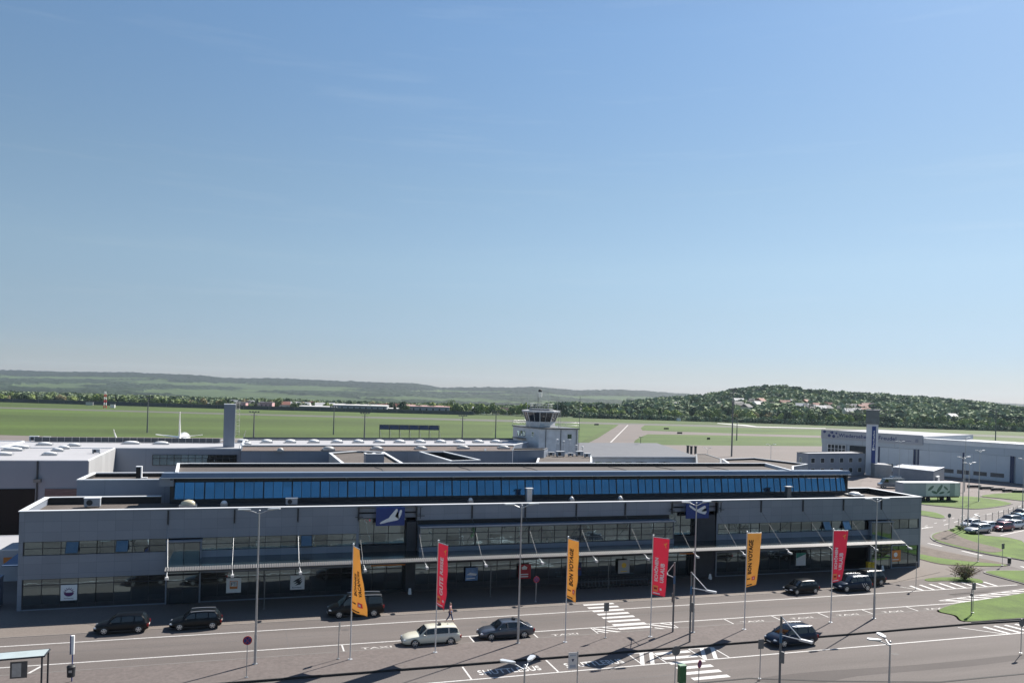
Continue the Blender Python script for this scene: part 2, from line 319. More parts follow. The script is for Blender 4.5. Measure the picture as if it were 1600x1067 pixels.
def land(x, t):
    """height of the land t metres ahead in the direction of column x"""
    te = t_edge(x); yc = np.interp(x, *FARC); zc = CAM_H + TC * (YH(x) - yc) / F_PX
    yf = np.interp(x, *EDGE) - 13; zfoot = CAM_H + 1500 * (YH(x) - yf) / F_PX
    u = np.clip((t - 1500) / (TC - 1500), 0, 1); y = yf + (yc - yf) * u ** .85
    zf = CAM_H + t * (YH(x) - y) / F_PX
    k = np.clip((t - te - 120) / (1500 - te - 120), 0, 1); zf = np.where(t < 1500, zfoot * k, zf)
    zf = np.where(t > TC, zc - (t - TC) * .045, zf)
    zn = CAM_H + TN * (YH(x) - np.interp(x, *NEARC)) / F_PX
    s = te + 35; up = np.clip((t - s) / (TN - s), 0, 1); dn = np.clip((t - TN) / 700, 0, 1)
    q = np.where(t < TN, up ** .9, np.cos(dn * math.pi / 2) ** 2)
    return np.where((zn > 0) & (q > 0), np.maximum(zf, zn * q), zf)
def colx(X, Y):
    """column and depth of a place"""
    t = X * cf[0] + Y * cf[1]; r_ = X * cr[0] + Y * cr[1]; return CX + F_PX * r_ / np.maximum(t, 1e-3), t
def ground_z(X, Y):
    x, t = colx(X, Y); return float(land(np.clip(x, -300, 1900), t))
AZ = np.concatenate([np.arange(-180, -20, 4), np.arange(-20, 56, .052), np.arange(56, 180, 4)])
TT = np.concatenate([[5, 60, 140, 260, 400, 480, 560, 640], np.arange(660, 1500, 30), np.arange(1500, 4360, 17), [4500, 4900, 5300]])
a_ = np.radians(AZ) - YAW; inF = (AZ > -19.5) & (AZ < 55.5)
px = np.where(inF, CX + F_PX * np.tan(np.clip(a_, -1.2, 1.2)), np.where(AZ < 0, -150, 1750)); px = np.clip(px, -250, 1850)
XX, T2 = np.meshgrid(px, TT, indexing='ij'); cosa = np.maximum(np.cos(a_), .55)[:, None]; RR = T2 / cosa
azr = np.radians(AZ)[:, None]; WX = np.sin(azr) * RR; WY = np.cos(azr) * RR
Z = land(XX, T2)
yy = YH(XX) - (Z - CAM_H) / T2 * F_PX                     # row at which it is seen
yc = np.interp(XX, *FARC); ye = np.interp(XX, *EDGE)
n1 = fbm(WX / 260, WY / 420, 5, 3); n2 = fbm(WX / 60, WY / 110, 4, 9); n3 = fbm(WX / 22, WY / 30, 3, 21)
below = yy - yc                                          # rows below the crest of the far hills
wood = np.clip((n1 - .40) * 7, 0, 1)                      # patchwork of woods and meadows
wood = np.where(below < 9 + 6 * (n1 - .5), 1, wood)       # the crest is wooded all along
def lens(x0, x1, ya0, ya1, th):                           # a meadow strip between two columns
    u = (XX - x0) / (x1 - x0); yl = ya0 + (ya1 - ya0) * u; e = np.clip(1 - np.abs(yy - yl) / (th * np.sqrt(np.clip(u * (1 - u) * 4, 1e-4, 1)) + .3), 0, 1)
    return np.where((u > 0) & (u < 1), np.clip(e * 4, 0, 1), 0)
for a in ((-40, 240, 590, 592, 2.0), (225, 470, 612, 621, 7), (380, 600, 617, 629, 4.5), (560, 700, 622, 628, 2.5), (20, 180, 603, 601, 1.8), (200, 420, 601, 600, 1.3), (640, 800, 612, 613, 1.5), (700, 900, 628, 632, 2)):
    wood = wood * (1 - lens(*a))
far = T2 > 1350
shade = np.where(wood > .5, -.02 + .36 * n2 + .30 * (n3 - .5), .66 + .5 * (n2 - .4)) - np.where(below < 12, .14, 0) * (wood > .5)
shade = np.where(far, shade, np.where(T2 > 700, .45 + .3 * (n2 - .5), .66))
lump = (n3 * .65 + n2 * .35)
Z = Z + np.where(far & (T2 < TC + 200), wood * (lump * 17 - 4), 0) - np.where(T2 > 640, 0, .03)
Z = np.where(T2 < 660, -.03, Z)
nA, nT = XX.shape
vco = np.stack([WX, WY, Z], -1).reshape(-1, 3)
ii, jj = np.meshgrid(np.arange(nA), np.arange(nT - 1), indexing='ij'); i2 = (ii + 1) % nA
fq = np.stack([ii * nT + jj, ii * nT + jj + 1, i2 * nT + jj + 1, i2 * nT + jj], -1).reshape(-1, 4)
def np_mesh(name, v, f, m, shade=None, smooth=True):
    me = bpy.data.meshes.new(name); k = f.shape[1]
    me.vertices.add(len(v)); me.vertices.foreach_set('co', np.ascontiguousarray(v, np.float32).ravel())
    me.loops.add(f.size); me.loops.foreach_set('vertex_index', np.ascontiguousarray(f, np.int32).ravel())
    me.polygons.add(len(f)); me.polygons.foreach_set('loop_start', np.arange(0, f.size, k, dtype=np.int32)); me.polygons.foreach_set('loop_total', np.full(len(f), k, np.int32))
    me.materials.append(m)
    if shade is not None:
        at = me.attributes.new('shade', 'FLOAT', 'POINT'); at.data.foreach_set('value', np.ascontiguousarray(shade, np.float32).ravel())
    me.update(calc_edges=True); me.validate(); me.polygons.foreach_set('use_smooth', np.full(len(me.polygons), smooth)); return me
M_land = attr_mat('hill_country', [(.008, .016, .014), (.020, .036, .022), (.036, .058, .032), (.052, .080, .034), (.066, .098, .040)], ns=.02, fine=.2)
cen = np.array([[0, 0, -.03]]); vco = np.vstack([vco, cen]); ci = len(vco) - 1
me = np_mesh('ground', vco, fq, M_land, np.append(np.clip(shade, 0, 1).ravel(), .6))
g_ob = bpy.data.objects.new('ground', me); COL.objects.link(g_ob); tag(g_ob, kind='structure')

# ---------------------------------------------------------------- airfield
def strip(name, top, bot, z, m): return sheet(name, G(*top) + G(*bot[::-1]), z, m)
edge_top = [(x, float(np.interp(x, *EDGE)) + .0) for x in range(-300, 1901, 100)]
bl = [(-300, 679.5), (0, 680), (100, 682.5), (300, 684), (560, 686), (900, 692), (1040, 695.5), (1290, 697), (1500, 706), (1900, 722)]
sheet('airfield_grass', [tuple(p) for p in G(*edge_top)] + [tuple(p) for p in G(*bl[::-1])], .0, M_field)
strip('runway', [(-300, 631), (0, 635.8), (400, 646.5), (800, 656), (967, 660.6), (1290, 668.6), (1600, 681.5), (1900, 692)], [(-300, 633), (0, 638), (400, 648.8), (800, 659), (967, 663.4), (1290, 671.3), (1600, 684.5), (1900, 696)], .012, mat('runway_asphalt', (.085, .085, .068), .9, noise=.12, ns=.05))
lush = [(905, 691.5), (960, 664.6), (900, 661.5), (840, 660), (780, 664), (760, 690)]
sheet('infield_grass', G(*lush), .008, M_field2)
sheet('infield_grass', G((1010, 664.5), (1150, 667.5), (1290, 671.6), (1500, 680), (1500, 686), (1290, 681), (1150, 677.5), (1012, 672.5), (1006, 668)), .008, M_field2)
sheet('infield_grass', G((1012, 678), (1150, 680.3), (1290, 683.8), (1500, 691), (1500, 704), (1290, 697), (1060, 695.3), (996, 691), (996, 683)), .008, M_field2)
# apron and everything paved behind the terminal
apron = G((-300, 679), (0, 679.5), (100, 682.2), (300, 683.7), (560, 685.7), (900, 691.5), (1040, 695.2), (1290, 696.7), (1500, 705.5), (1750, 716)) 
sheet('apron', [(-230, 76)] + [tuple(p) for p in apron] + [(330, 120), (200, 84)], .004, M_apron)
tw = G((915, 694), (935, 684), (952, 673), (962, 667), (967, 663.2)) + G((1008, 663.4), (1001, 669), (1004, 672.6), (1150, 677.2), (1290, 680.6), (1500, 688), (1500, 690.5), (1290, 683.9), (1150, 680.4), (1012, 678.2), (999, 683.5), (992, 688), (990, 693))
sheet('taxiway', [tuple(p) for p in tw], .014, ground_mat('taxiway_asphalt', (.155, .133, .123), big=.07, fine=.05, bigs=.05, fines=1))
sheet('taxiway_line', G((953, 691), (955.5, 691), (982, 664), (980.5, 664)), .02, M_markw)
sheet('runway_shoulder_line', G((1120, 661.5), (1165, 665.2), (1180, 666.8), (1290, 669.2), (1290, 668.7), (1182, 666), (1168, 664), (1122, 661)), .018, M_mark)

# ---------------------------------------------------------------- streets in front
sheet('road', [(-60, 52.3), (36.2, 52.2), (42, 50.2), (50.3, 48.1), (58.6, 48), (75, 48.6), (110, 52), (110, 70), (104, 84), (78, 77), (60, 74.6), (-60, 74.6)], .010, M_asphalt)
base_pts = [(-90, 18), (130, 18), (300, 60), (330, 122), (200, 125), (100, 125), (-90, 125)]
sheet('pavement_ground', base_pts, .006, M_paving)
sheet('pavement', [(-60, 74.6), (60, 74.6), (72, 76.0), (82.5, 79.5), (82.5, 82.6), (-60, 82.6)], .0, M_paving, th=.035)
sheet('kerb', [(-60, 74.45), (60.3, 74.45), (60.2, 74.6), (-60, 74.6)], .0, mat('flush_kerb', (.19, .17, .155), .85, noise=.15, ns=2), th=.034)
isl = [(-60, 59.9), (58, 59.95), (66, 60.15), (72, 59.7), (72, 59.6), (82, 58.2), (90, 56), (90, 62), (72, 66.1)] 
sheet('traffic_island', [(-60, 59.9), (52, 59.9), (58.5, 60.05), (66.4, 60.15), (66.9, 60.6), (67.2, 62.6), (67.4, 64.7), (-60, 64.7)], .0, M_island, th=.14)
M_kerb_shade = mat('kerb_shade', (.030, .028, .028), .9, noise=.2, ns=2)  # near-black: shade on kerb faces turned from the sun, put into the colour
sheet('kerb', [(-60, 59.78), (52, 59.78), (58.5, 59.93), (66.6, 60.03), (78, 59.5), (90, 57.4), (90, 57.6), (78, 59.7), (66.4, 60.15), (58.5, 60.05), (52, 59.9), (-60, 59.9)], .0, M_kerb_shade, th=.16)  # island kerb, coloured dark for the shade on its near face
sheet('kerb', [(-60, 64.7), (67, 64.7), (67, 64.84), (-60, 64.84)], .0, M_kerb, th=.145)
near = [(-60, 40), (-60, 52.3), (36.2, 52.2), (42, 50.2), (50.3, 48.1), (58.6, 48), (75, 48.6), (110, 52), (110, 30)]
sheet('near_pavement', near, .009, M_asphalt)
sheet('kerb', [(-60, 52.3), (36.2, 52.2), (42, 50.2), (50.3, 48.1), (58.6, 48), (75, 48.6), (75, 48.8), (58.6, 48.2), (50.35, 48.3), (42.1, 50.4), (36.25, 52.4), (-60, 52.5)], .0, M_kerb_shade, th=.03)  # low dark strip painted in for the shaded face of a step down
def grass_island(pts, z=0, th=.13, m=None, kerb=True, name='grass_verge'):
    p = smooth_loop([tuple(q) for q in pts], 4)
    if kerb:
        c = np.mean(np.array(p), 0); k = [tuple(c + (np.array(q) - c) * (1 + .28 / max(1, np.linalg.norm(np.array(q) - c)))) for q in p]
        sheet('kerb', k, z, M_kerb, th=th - .03)
    return sheet(name, p, z, m or M_grass, th=th)
grass_island([(66.3, 60.7), (67.1, 62.6), (66.8, 64.4), (71, 66.2), (77, 67.2), (90, 69.5), (110, 72), (110, 62), (90, 59.5), (76, 60.3), (71, 60.5)], th=.17)
grass_island(G((1540, 895), (1560, 892.5), (1600, 892.5), (1700, 892), (1800, 900), (1800, 955), (1680, 935), (1600, 912), (1572, 904.5)), th=.14)
grass_island(G((1445, 905), (1462, 902.5), (1500, 902), (1530, 905), (1534, 911), (1505, 908.5), (1478, 907.5), (1452, 908)), kerb=False, th=.05)
# the strip between footpath and side road, half dug over
grass_island(G((1420, 852), (1440, 854), (1470, 861), (1510, 868.5), (1550, 876), (1576, 883.5), (1545, 885), (1510, 884), (1470, 881.5), (1438, 874), (1420, 868)), kerb=False, th=.06, m=M_dirt, name='soil_verge')
grass_island(G((1420, 866), (1440, 866.5), (1465, 871.5), (1500, 876), (1540, 879.5), (1574, 883.2), (1545, 884.8), (1510, 883.5), (1470, 881), (1438, 873.5), (1420, 870)), kerb=False, th=.075)
# side road bending round the planted corner
r_out = G((1420, 846), (1445, 852), (1480, 861), (1530, 872), (1578, 884), (1600, 890), (1640, 900), (1720, 915), (1800, 915), (1740, 885), (1660, 872), (1600, 858), (1545, 845), (1500, 836), (1480, 828), (1530, 819), (1580, 806), (1640, 796), (1720, 785), (1720, 765), (1640, 768), (1590, 778), (1578, 787), (1550, 793), (1520, 796), (1480, 793), (1430, 787), (1400, 782), (1400, 845))
sheet('side_road', r_out, .012, M_road2)
c4 = G((1456.5, 838), (1462, 834), (1483, 828.5), (1500, 823), (1530, 824), (1570, 828), (1600, 833), (1680, 850), (1680, 895), (1600, 876), (1545, 866.5), (1500, 856.5), (1470, 848.5), (1458, 842.5))
grass_island(c4, th=.16)
sheet('soil_bed', smooth_loop([tuple(q) for q in G((1458, 838), (1464, 834.8), (1480, 830), (1494, 836), (1505, 842), (1530, 850), (1558, 857), (1566, 862), (1545, 864), (1500, 854.5), (1470, 846.5), (1459, 841.5))], 4), .175, M_dirt)
grass_island(G((1425, 780), (1450, 778.5), (1480, 777), (1510, 776), (1545, 779.5), (1577, 786), (1577, 788.5), (1550, 793), (1520, 795.3), (1480, 792), (1440, 788), (1425, 785)), th=.14)
grass_island(G((1425, 795), (1440, 798), (1462, 801.5), (1476, 807.5), (1468, 810), (1445, 806), (1425, 803)), th=.12)
grass_island(G((1533, 775.5), (1560, 771.5), (1600, 770), (1660, 770), (1660, 788), (1600, 783), (1565, 779)), th=.14)
sheet('car_park', G((1540, 838), (1500, 826), (1540, 806), (1600, 798), (1720, 790), (1720, 850), (1640, 852), (1603, 852), (1596, 846), (1575, 841)), .18, ground_mat('car_park_asphalt', (.19, .172, .165), big=.06, fine=.08, bigs=.2, fines=4))
sheet('yard', G((1360, 771), (1345, 760), (1350, 742), (1400, 742), (1480, 748), (1600, 757), (1680, 764), (1680, 772), (1600, 770), (1560, 771.5), (1530, 776), (1440, 778)), .010, ground_mat('yard_asphalt', (.18, .152, .142), big=.08, fine=.08, bigs=.15, fines=3))

# ---------------------------------------------------------------- painted lines (5 mm proud of the asphalt)
ZM = .016
def line(p0, p1, wd=.13, name='road_line', z=ZM, m=M_mark):
    p0 = np.array(p0[:2], float); p1 = np.array(p1[:2], float); d = (p1 - p0) / np.linalg.norm(p1 - p0); n = np.array([-d[1], d[0]]) * wd / 2
    return (p0 - n, p1 - n, p1 + n, p0 + n)
mk = MB(); mw = MB()
def addl(b, p0, p1, wd=.14, z=ZM):
    q = line(p0, p1, wd); b.rect(*[(p[0], p[1], z) for p in q])
addl(mk, (-60, 72.1), (86.5, 72.15), .16); addl(mk, (-60, 66.9), (71.2, 66.9), .16); addl(mk, (12.0, 56.8), (69.5, 56.8), .16)
addl(mk, (71.2, 66.9), (78, 67.9), .14); addl(mk, (69.5, 56.8), (80, 55.9), .16)
for x in (7.3, 18.1, 23.8, 43.3, 48.6, 54.0, 59.4, 65.0): addl(mk, (x, 66.8), (x, 64.9), .13)
for x in (-14.5,): addl(mk, (x, 66.6), (x - .6, 64.9), .2)
for x in (15.67, 22.5): addl(mk, (x, 59.6), (x, 56.9), .14)
mk.build('road_lines', M_mark, kind='structure', fix=False)
mz = MB()
for i in range(9):                                        # zebra over the front lanes
    y = 74.25 - i * 1.17; mz.rect((31.85, y - .27, ZM + .001), (35.15, y - .27, ZM + .001), (35.15, y + .27, ZM + .001), (31.85, y + .27, ZM + .001))
for i in range(6):                                        # zebra over the near lanes
    y = 59.0 - i * 1.17; mz.rect((31.85 - .0, y - .27, ZM + .001), (35.0, y - .27, ZM + .001), (35.0, y + .27, ZM + .001), (31.85, y + .27, ZM + .001))
mz.build('zebra_crossing', M_mark, kind='structure', fix=False)
mh = MB()
def hatch(x0, x1, y0, y1, n, slant, wd=.28, flip=1, border=True):
    if border:
        for a, b_ in (((x0, y0), (x0, y1)), ((x1, y0), (x1, y1)), ((x0, y1), (x1, y1))): addl(mh, a, b_, .12, ZM + .002)
    for i in range(n):
        u = (i + .5) / n; xa = x0 + (x1 - x0) * u; addl(mh, (max(x0, min(x1, xa - slant / 2 * flip)), y0), (max(x0, min(x1, xa + slant / 2 * flip)), y1), wd, ZM + .003)
addl(mh, (29.47, 66.85), (29.47, 64.9), .12, ZM + .002); addl(mh, (29.6, 66.6), (31.8, 65.0), .3, ZM + .003); addl(mh, (29.7, 65.9), (30.6, 65.0), .25, ZM + .003); addl(mh, (30.6, 66.8), (31.8, 66.0), .25, ZM + .003)
addl(mh, (37.45, 66.85), (37.45, 64.9), .12, ZM + .002); addl(mh, (35.3, 66.7), (37.4, 65.05), .3, ZM + .003); addl(mh, (36.5, 66.8), (37.4, 66.1), .25, ZM + .003); addl(mh, (35.3, 65.7), (36.2, 65.0), .25, ZM + .003)
hatch(29.6, 31.7, 56.9, 59.5, 2, 1.4, .34, 1); hatch(35.2, 37.45, 56.9, 59.5, 2, 1.4, .34, 1)
# hatched end of the near lane, of the lay-by and beside the bush
for i in range(7):
    x = 66.9 + i * 1.35; addl(mh, (x, 59.2 + i * .02), (x + .55, 56.9), .42, ZM + .003)
addl(mh, (64.2, 59.6), (66.9, 56.9), .14, ZM + .002)
for i in range(8):
    x = 72.6 + i * 1.55; addl(mh, (x + .2, 74.7 - abs(i - 3) * .12), (x, 72.25), .36, ZM + .003)
addl(mh, (71.2, 74.2), (72.6, 72.25), .12, ZM + .002)
for i in range(7):
    x = 71.6 + i * 1.9; addl(mh, (x, 68.2 + i * .28), (x + 3.2, 66.6 + i * .36), .34, ZM + .003)
addl(mh, (70.6, 68.1), (86, 70.4), .14, ZM + .002); addl(mh, (70.6, 68.1), (74, 66.6), .12, ZM + .002)
mh.build('hatched_area', M_mark, kind='structure', fix=False)
ml = MB()
for x in (16.5, 23.5):
    put_text(ml, 'SHUTTLEBUS', (x, 57.55, ZM + .003), (1, 0, 0), (0, 1, 0), 4.95, 1.0, bold=.02)
ml.build('road_lettering', mat('lettering_paint', (.55, .54, .52), .75, noise=.3, ns=6), kind='structure', fix=False)
mt_ = MB()
for x in (8.7, 25.2, 44.3, 49.9, 55.3, 60.8, 66.2):
    put_text(mt_, 'TAXI', (x, 65.35, ZM + .003), (1, 0, 0), (0, 1, 0), 2.5, .42, bold=.02)
mt_.build('road_lettering', M_markw, kind='structure', fix=False)
msd = MB()
def dash_px(pts, wd, z=.02, n=None, on=.5):
    p = [np.array(q) for q in G(*pts)]
    for i in range(len(p) - 1):
        d = p[i + 1] - p[i]; Ld = np.linalg.norm(d); k = max(1, int(Ld / 4.5))
        for j in range(k): addl(msd, p[i] + d * (j / k), p[i] + d * ((j + on) / k), wd, z)
dash_px([(1440, 826), (1475, 820), (1520, 808), (1560, 800), (1590, 792), (1610, 785)], .16)
dash_px([(1445, 822), (1500, 806), (1545, 799)], .12, on=.3)
for a, b_ in (((1450, 848.5), (1472, 853.5)), ((1503, 860.5), (1535, 868)), ((1441, 825.5), (1450, 823.5)), ((1595, 884.5), (1602, 886.5))):
    q = G(a, b_); addl(msd, q[0], q[1], .35, .02)
q = G((1563, 838), (1600, 830)); addl(msd, q[0], q[1], .2, .19)
for a, b_ in (((1460, 762), (1600, 771.5)),): q = G(a, b_); addl(msd, q[0], q[1], .12, .018)
msd.build('side_road_lines', M_mark, kind='structure', fix=False)
# tar joints, repaired trenches and a darker sweep across the near lanes
mp_ = MB()
for (a, b_, wd) in (((-30, 69.6), (95, 70.2), .1), ((-30, 62.2), (60, 62.3), .06), ((-30, 54.6), (36, 54.3), .1), ((48, 72.0), (48.1, 59.9), .05), ((3, 74.4), (3.1, 66), .05)): addl(mp_, a, b_, wd, .0125)
mp_.build('road_joint', mat('bitumen_joint', (.09, .082, .08), .8, noise=.2, ns=2), kind='structure', fix=False)
sheet('asphalt_dark_patch', smooth_loop([tuple(p) for p in G((1180, 1062), (1240, 1052), (1330, 1045), (1420, 1039), (1500, 1032), (1600, 1022), (1600, 1029), (1520, 1040), (1430, 1048), (1340, 1056), (1290, 1066), (1250, 1070))], 3), .0125, M_asph_d)
sheet('asphalt_dark_patch', [(74, 69.2), (90, 71.6), (98, 73.2), (98, 74.1), (86, 72.1), (74, 70.1)], .0125, M_asph_d)
# manhole covers
for i, (x, y) in enumerate(((20.5, 70.6), (41, 73.4), (52, 54.5), (8, 70.9), (61, 69))):
    sheet('manhole_cover', [(x + .32 * math.cos(a), y + .32 * math.sin(a)) for a in np.linspace(0, 2 * math.pi, 15)[:-1]], .0135, mat('cast_iron', (.075, .068, .065), .8, noise=.3, ns=9))

# ---------------------------------------------------------------- woods and single trees
def leaf_crown(seed, n, r=(1, 1, 1), lobes=7, leaf=.2, fill=.55, up=.25):
    """crown of n small leaf clumps spread through a few overlapping lobes, unit size, base at z=0"""
    rg = np.random.RandomState(seed); cs = []
    for i in range(lobes):
        a = rg.rand() * 6.28; h = rg.rand(); rr = (.15 + .45 * rg.rand()) * (1 - .5 * h); cs.append((rr * math.cos(a), rr * math.sin(a), .28 + .55 * h, .24 + .16 * rg.rand()))
    cs = np.array(cs); k = rg.randint(0, lobes, n); d = rg.normal(size=(n, 3)); d /= np.linalg.norm(d, axis=1)[:, None]
    rad = cs[k, 3] * (fill + (1 - fill) * rg.rand(n)) ** .6; p = cs[k, :3] + d * rad[:, None]
    nn = d + rg.normal(size=(n, 3)) * .5 + [0, 0, up]; nn /= np.linalg.norm(nn, axis=1)[:, None]
    t1 = np.cross(nn, rg.normal(size=(n, 3))); t1 /= np.linalg.norm(t1, axis=1)[:, None]; t2 = np.cross(nn, t1)
    s = leaf * (.5 + .8 * rg.rand(n))[:, None]
    q = np.stack([p - t1 * s - t2 * s * .7, p + t1 * s - t2 * s * .4, p + t1 * s * .8 + t2 * s, p - t1 * s * .6 + t2 * s * .8], 1)
    q[:, :, 2] = np.maximum(q[:, :, 2], .03)
    q = q * np.array(r); sh = np.repeat(np.clip(rg.rand(lobes)[k] * .5 + rg.rand(n) * .5, 0, 1), 4)
    return q.reshape(-1, 3), np.arange(4 * n).reshape(n, 4), sh
M_bark = mat('bark', (.07, .055, .042), .9, noise=.3, ns=4, stretch=(1, 1, .2), bump=.4)
FOL = {'light': attr_mat('foliage_light', [(.22, .28, .10), (.36, .43, .15)], ns=.6), 'mid': attr_mat('foliage_mid', [(.13, .18, .075), (.22, .28, .12)], ns=.6),
       'dark': attr_mat('foliage_dark', [(.04, .07, .045), (.08, .12, .065)], ns=.6), 'brown': attr_mat('foliage_coppery', [(.23, .20, .12), (.34, .29, .15)], ns=.6)}
def make_tree(kind, seed, h, wdt, n=420, cone=False):
    v, f, sh = leaf_crown(seed, n, (1, 1, 1), lobes=9 if not cone else 6, leaf=.085)
    if cone: v[:, :2] *= (1.05 - v[:, 2:3] * .85) * .75
    z = v[:, 2] / max(1e-6, v[:, 2].max()); v = v * np.array([wdt / 1.25, wdt / 1.25, 1]); v[:, 2] = h * (.12 + .88 * z)
    root = thing('tree', None, 'tree')
    me_ = np_mesh('crown', v, f, FOL[kind], sh, smooth=False); c = bpy.data.objects.new('crown', me_); COL.objects.link(c); c.parent = root
    b = MB(); b.tube([(0, 0, -1.5), (0, 0, h * .3), (h * .02, 0, h * .62)], h * .028, 6, r2=h * .010)
    for k in range(4):
        a = k * 1.7 + seed; b.tube([(0, 0, h * (.25 + .06 * k)), (math.cos(a) * wdt * .28, math.sin(a) * wdt * .28, h * (.55 + .05 * k))], h * .012, 5, r2=h * .004)
    b.build('trunk', M_bark, root); return root
TREES = {}
def tree_at(key, x, y, z, s, rz, label, group):
    kind, seed, h, wdt, cone = key
    if key not in TREES: TREES[key] = make_tree(kind, seed, h, wdt, cone=cone); o = TREES[key]
    else: o = copy_tree(TREES[key])
    o.location = (x, y, z); o.rotation_euler.z = rz; o.scale = (s, s, s * (0.9 + .2 * random.random())); tag(o, label, 'tree', group); return o
KEYS = {'light': [('light', 1, 9, 9, False), ('light', 2, 10, 8.5, False)], 'mid': [('mid', 3, 10, 9.5, False), ('mid', 4, 11, 9, False), ('mid', 8, 8, 9, False)],
        'dark': [('dark', 5, 12, 6.5, True), ('dark', 6, 11, 8, False)], 'brown': [('brown', 7, 9.5, 8.5, False)]}
NM = {'light': 'fresh pale green', 'mid': 'mid green bushy', 'dark': 'dark evergreen', 'brown': 'coppery budding'}
zones = [(-60, 270, 'beyond the far left of the airfield grass, left of the village'), (270, 620, 'among the village houses behind the airfield, left half'), (620, 880, 'behind the airfield between village and control cab'), (880, 1130, 'at the foot of the wooded slope behind the taxiway'), (1130, 1330, 'in front of the village on the right hillside'), (1330, 1680, 'on the tree line behind the hangar on the right')]
cnt = 0
for zi, (xa, xb, where) in enumerate(zones):
    n = int((xb - xa) / 6.4)
    for i in range(n):
        x = xa + (xb - xa) * (i + random.random() * .9) / n; te = float(t_edge(x)); row = random.choice((12, 18, 30, 48)) + random.random() * 8
        if zi < 2 : wts = ['mid', 'mid', 'light', 'brown', 'dark'] if zi == 0 else ['mid', 'light', 'dark', 'dark', 'brown']
        elif zi == 4: wts = ['brown', 'brown', 'light', 'mid', 'dark'] if x < 1210 else ['light', 'mid', 'light', 'dark']
        else: wts = ['mid', 'mid', 'light', 'mid', 'dark', 'light']
        k = random.choice(wts); t = te + row; d = ray(x, 620); X, Y_ = d[0] * t, d[1] * t; z = float(land(x, t))
        s = (.55 + .35 * random.random()) if zi < 2 else (.7 + .45 * random.random()) if zi == 2 else (.6 + .5 * random.random())
        tree_at(random.choice(KEYS[k]), X, Y_, z - .3, s * te / 640, random.random() * 6.28, '%s tree %s' % (NM[k], where), '%s trees %s' % (NM[k], where)); cnt += 1
# the rest of the woods: one mass of crowns
iv, iff, _sh = leaf_crown(301, 90, lobes=4, leaf=.19, fill=.8, up=.5); iv = (iv - [0, 0, .55]) * 1.45; dk = np.repeat(np.random.RandomState(4).rand(90), 4)
def woods(name, n, xr, tr, size, shr, seed, dens=None, leafy=True):
    rg = np.random.RandomState(seed); x = xr[0] + (xr[1] - xr[0]) * rg.rand(n); te = t_edge(x); t = te + tr[0] + (tr[1] - tr[0]) * rg.rand(n) ** .9
    X = (cf[0] + cr[0] * (x - CX) / F_PX) * t; Yw = (cf[1] + cr[1] * (x - CX) / F_PX) * t; z = land(x, t)
    keep = fbm(X / 60, Yw / 60, 3, seed) > (dens if dens is not None else -1); X, Yw, z, t = X[keep], Yw[keep], z[keep], t[keep]; n = len(X)
    s = size[0] + (size[1] - size[0]) * rg.rand(n) ** 1.6; sh0 = np.clip(.05 + shr * fbm(X / 45, Yw / 45, 3, seed + 5) + .8 * (rg.rand(n) - .5), 0, 1)
    k = len(iv); ph = rg.rand(n) * 6.283; cph, sph = np.cos(ph)[:, None], np.sin(ph)[:, None]
    st = np.stack([np.ones(n), np.ones(n), .75 + .55 * rg.rand(n)], 1)
    V = np.stack([iv[None, :, 0] * cph - iv[None, :, 1] * sph, iv[None, :, 0] * sph + iv[None, :, 1] * cph, np.repeat(iv[None, :, 2], n, 0)], -1) * s[:, None, None] * st[:, None, :]; V[:, :, 2] += (s * .75)[:, None]; V += np.stack([X, Yw, z], 1)[:, None, :]
    Fm = iff[None] + (np.arange(n) * k)[:, None, None]; SHD = np.repeat(sh0, k) + .22 * (np.tile(dk, n) - .5)
    me_ = np_mesh(name, V.reshape(-1, 3), Fm.reshape(-1, 4), M_wood, np.clip(SHD, 0, 1), smooth=False); o = bpy.data.objects.new(name, me_); COL.objects.link(o); return o
M_wood = attr_mat('woodland', [(.085, .120, .085), (.17, .22, .135), (.27, .325, .19), (.38, .43, .26)], ns=.35, fine=.3)
tag(woods('woodland', 8200, (860, 1800), (45, 640), (3.6, 8.0), .9, 5), 'dense spring wood covering the hillside on the right behind the airfield', 'woodland', kind='stuff')
tag(woods('woodland', 4200, (-80, 900), (20, 620), (2.4, 4.6), .8, 17, .42), 'low belt of trees and scrub beyond the airfield on the left', 'woodland', kind='stuff')
tag(woods('hedge', 2600, (900, 1800), (6, 26), (1.6, 3.2), .6, 29), 'low scrubby hedge along the far edge of the airfield on the right', 'hedge', kind='stuff')

# ================================================================ buildings
X0G = -19.65; MOD = 1.495
gx = lambda n: X0G + MOD * n
FY = 82.6
BR_L, BR_R, BB = -20.07, 82.36, 92.1
term = thing('terminal_building', 'long low grey-blue airport terminal with a glazed canopy and a blue glass clerestory', 'terminal building', (30, 87, 0))
def T(o): o.location = (-30, -87, 0); return o                      # parts are modelled in world coordinates
def tb(b, name, m, parent=None, **k):
    o = b.build(name, m, parent or term, **k)
    if parent is None: T(o)
    return o
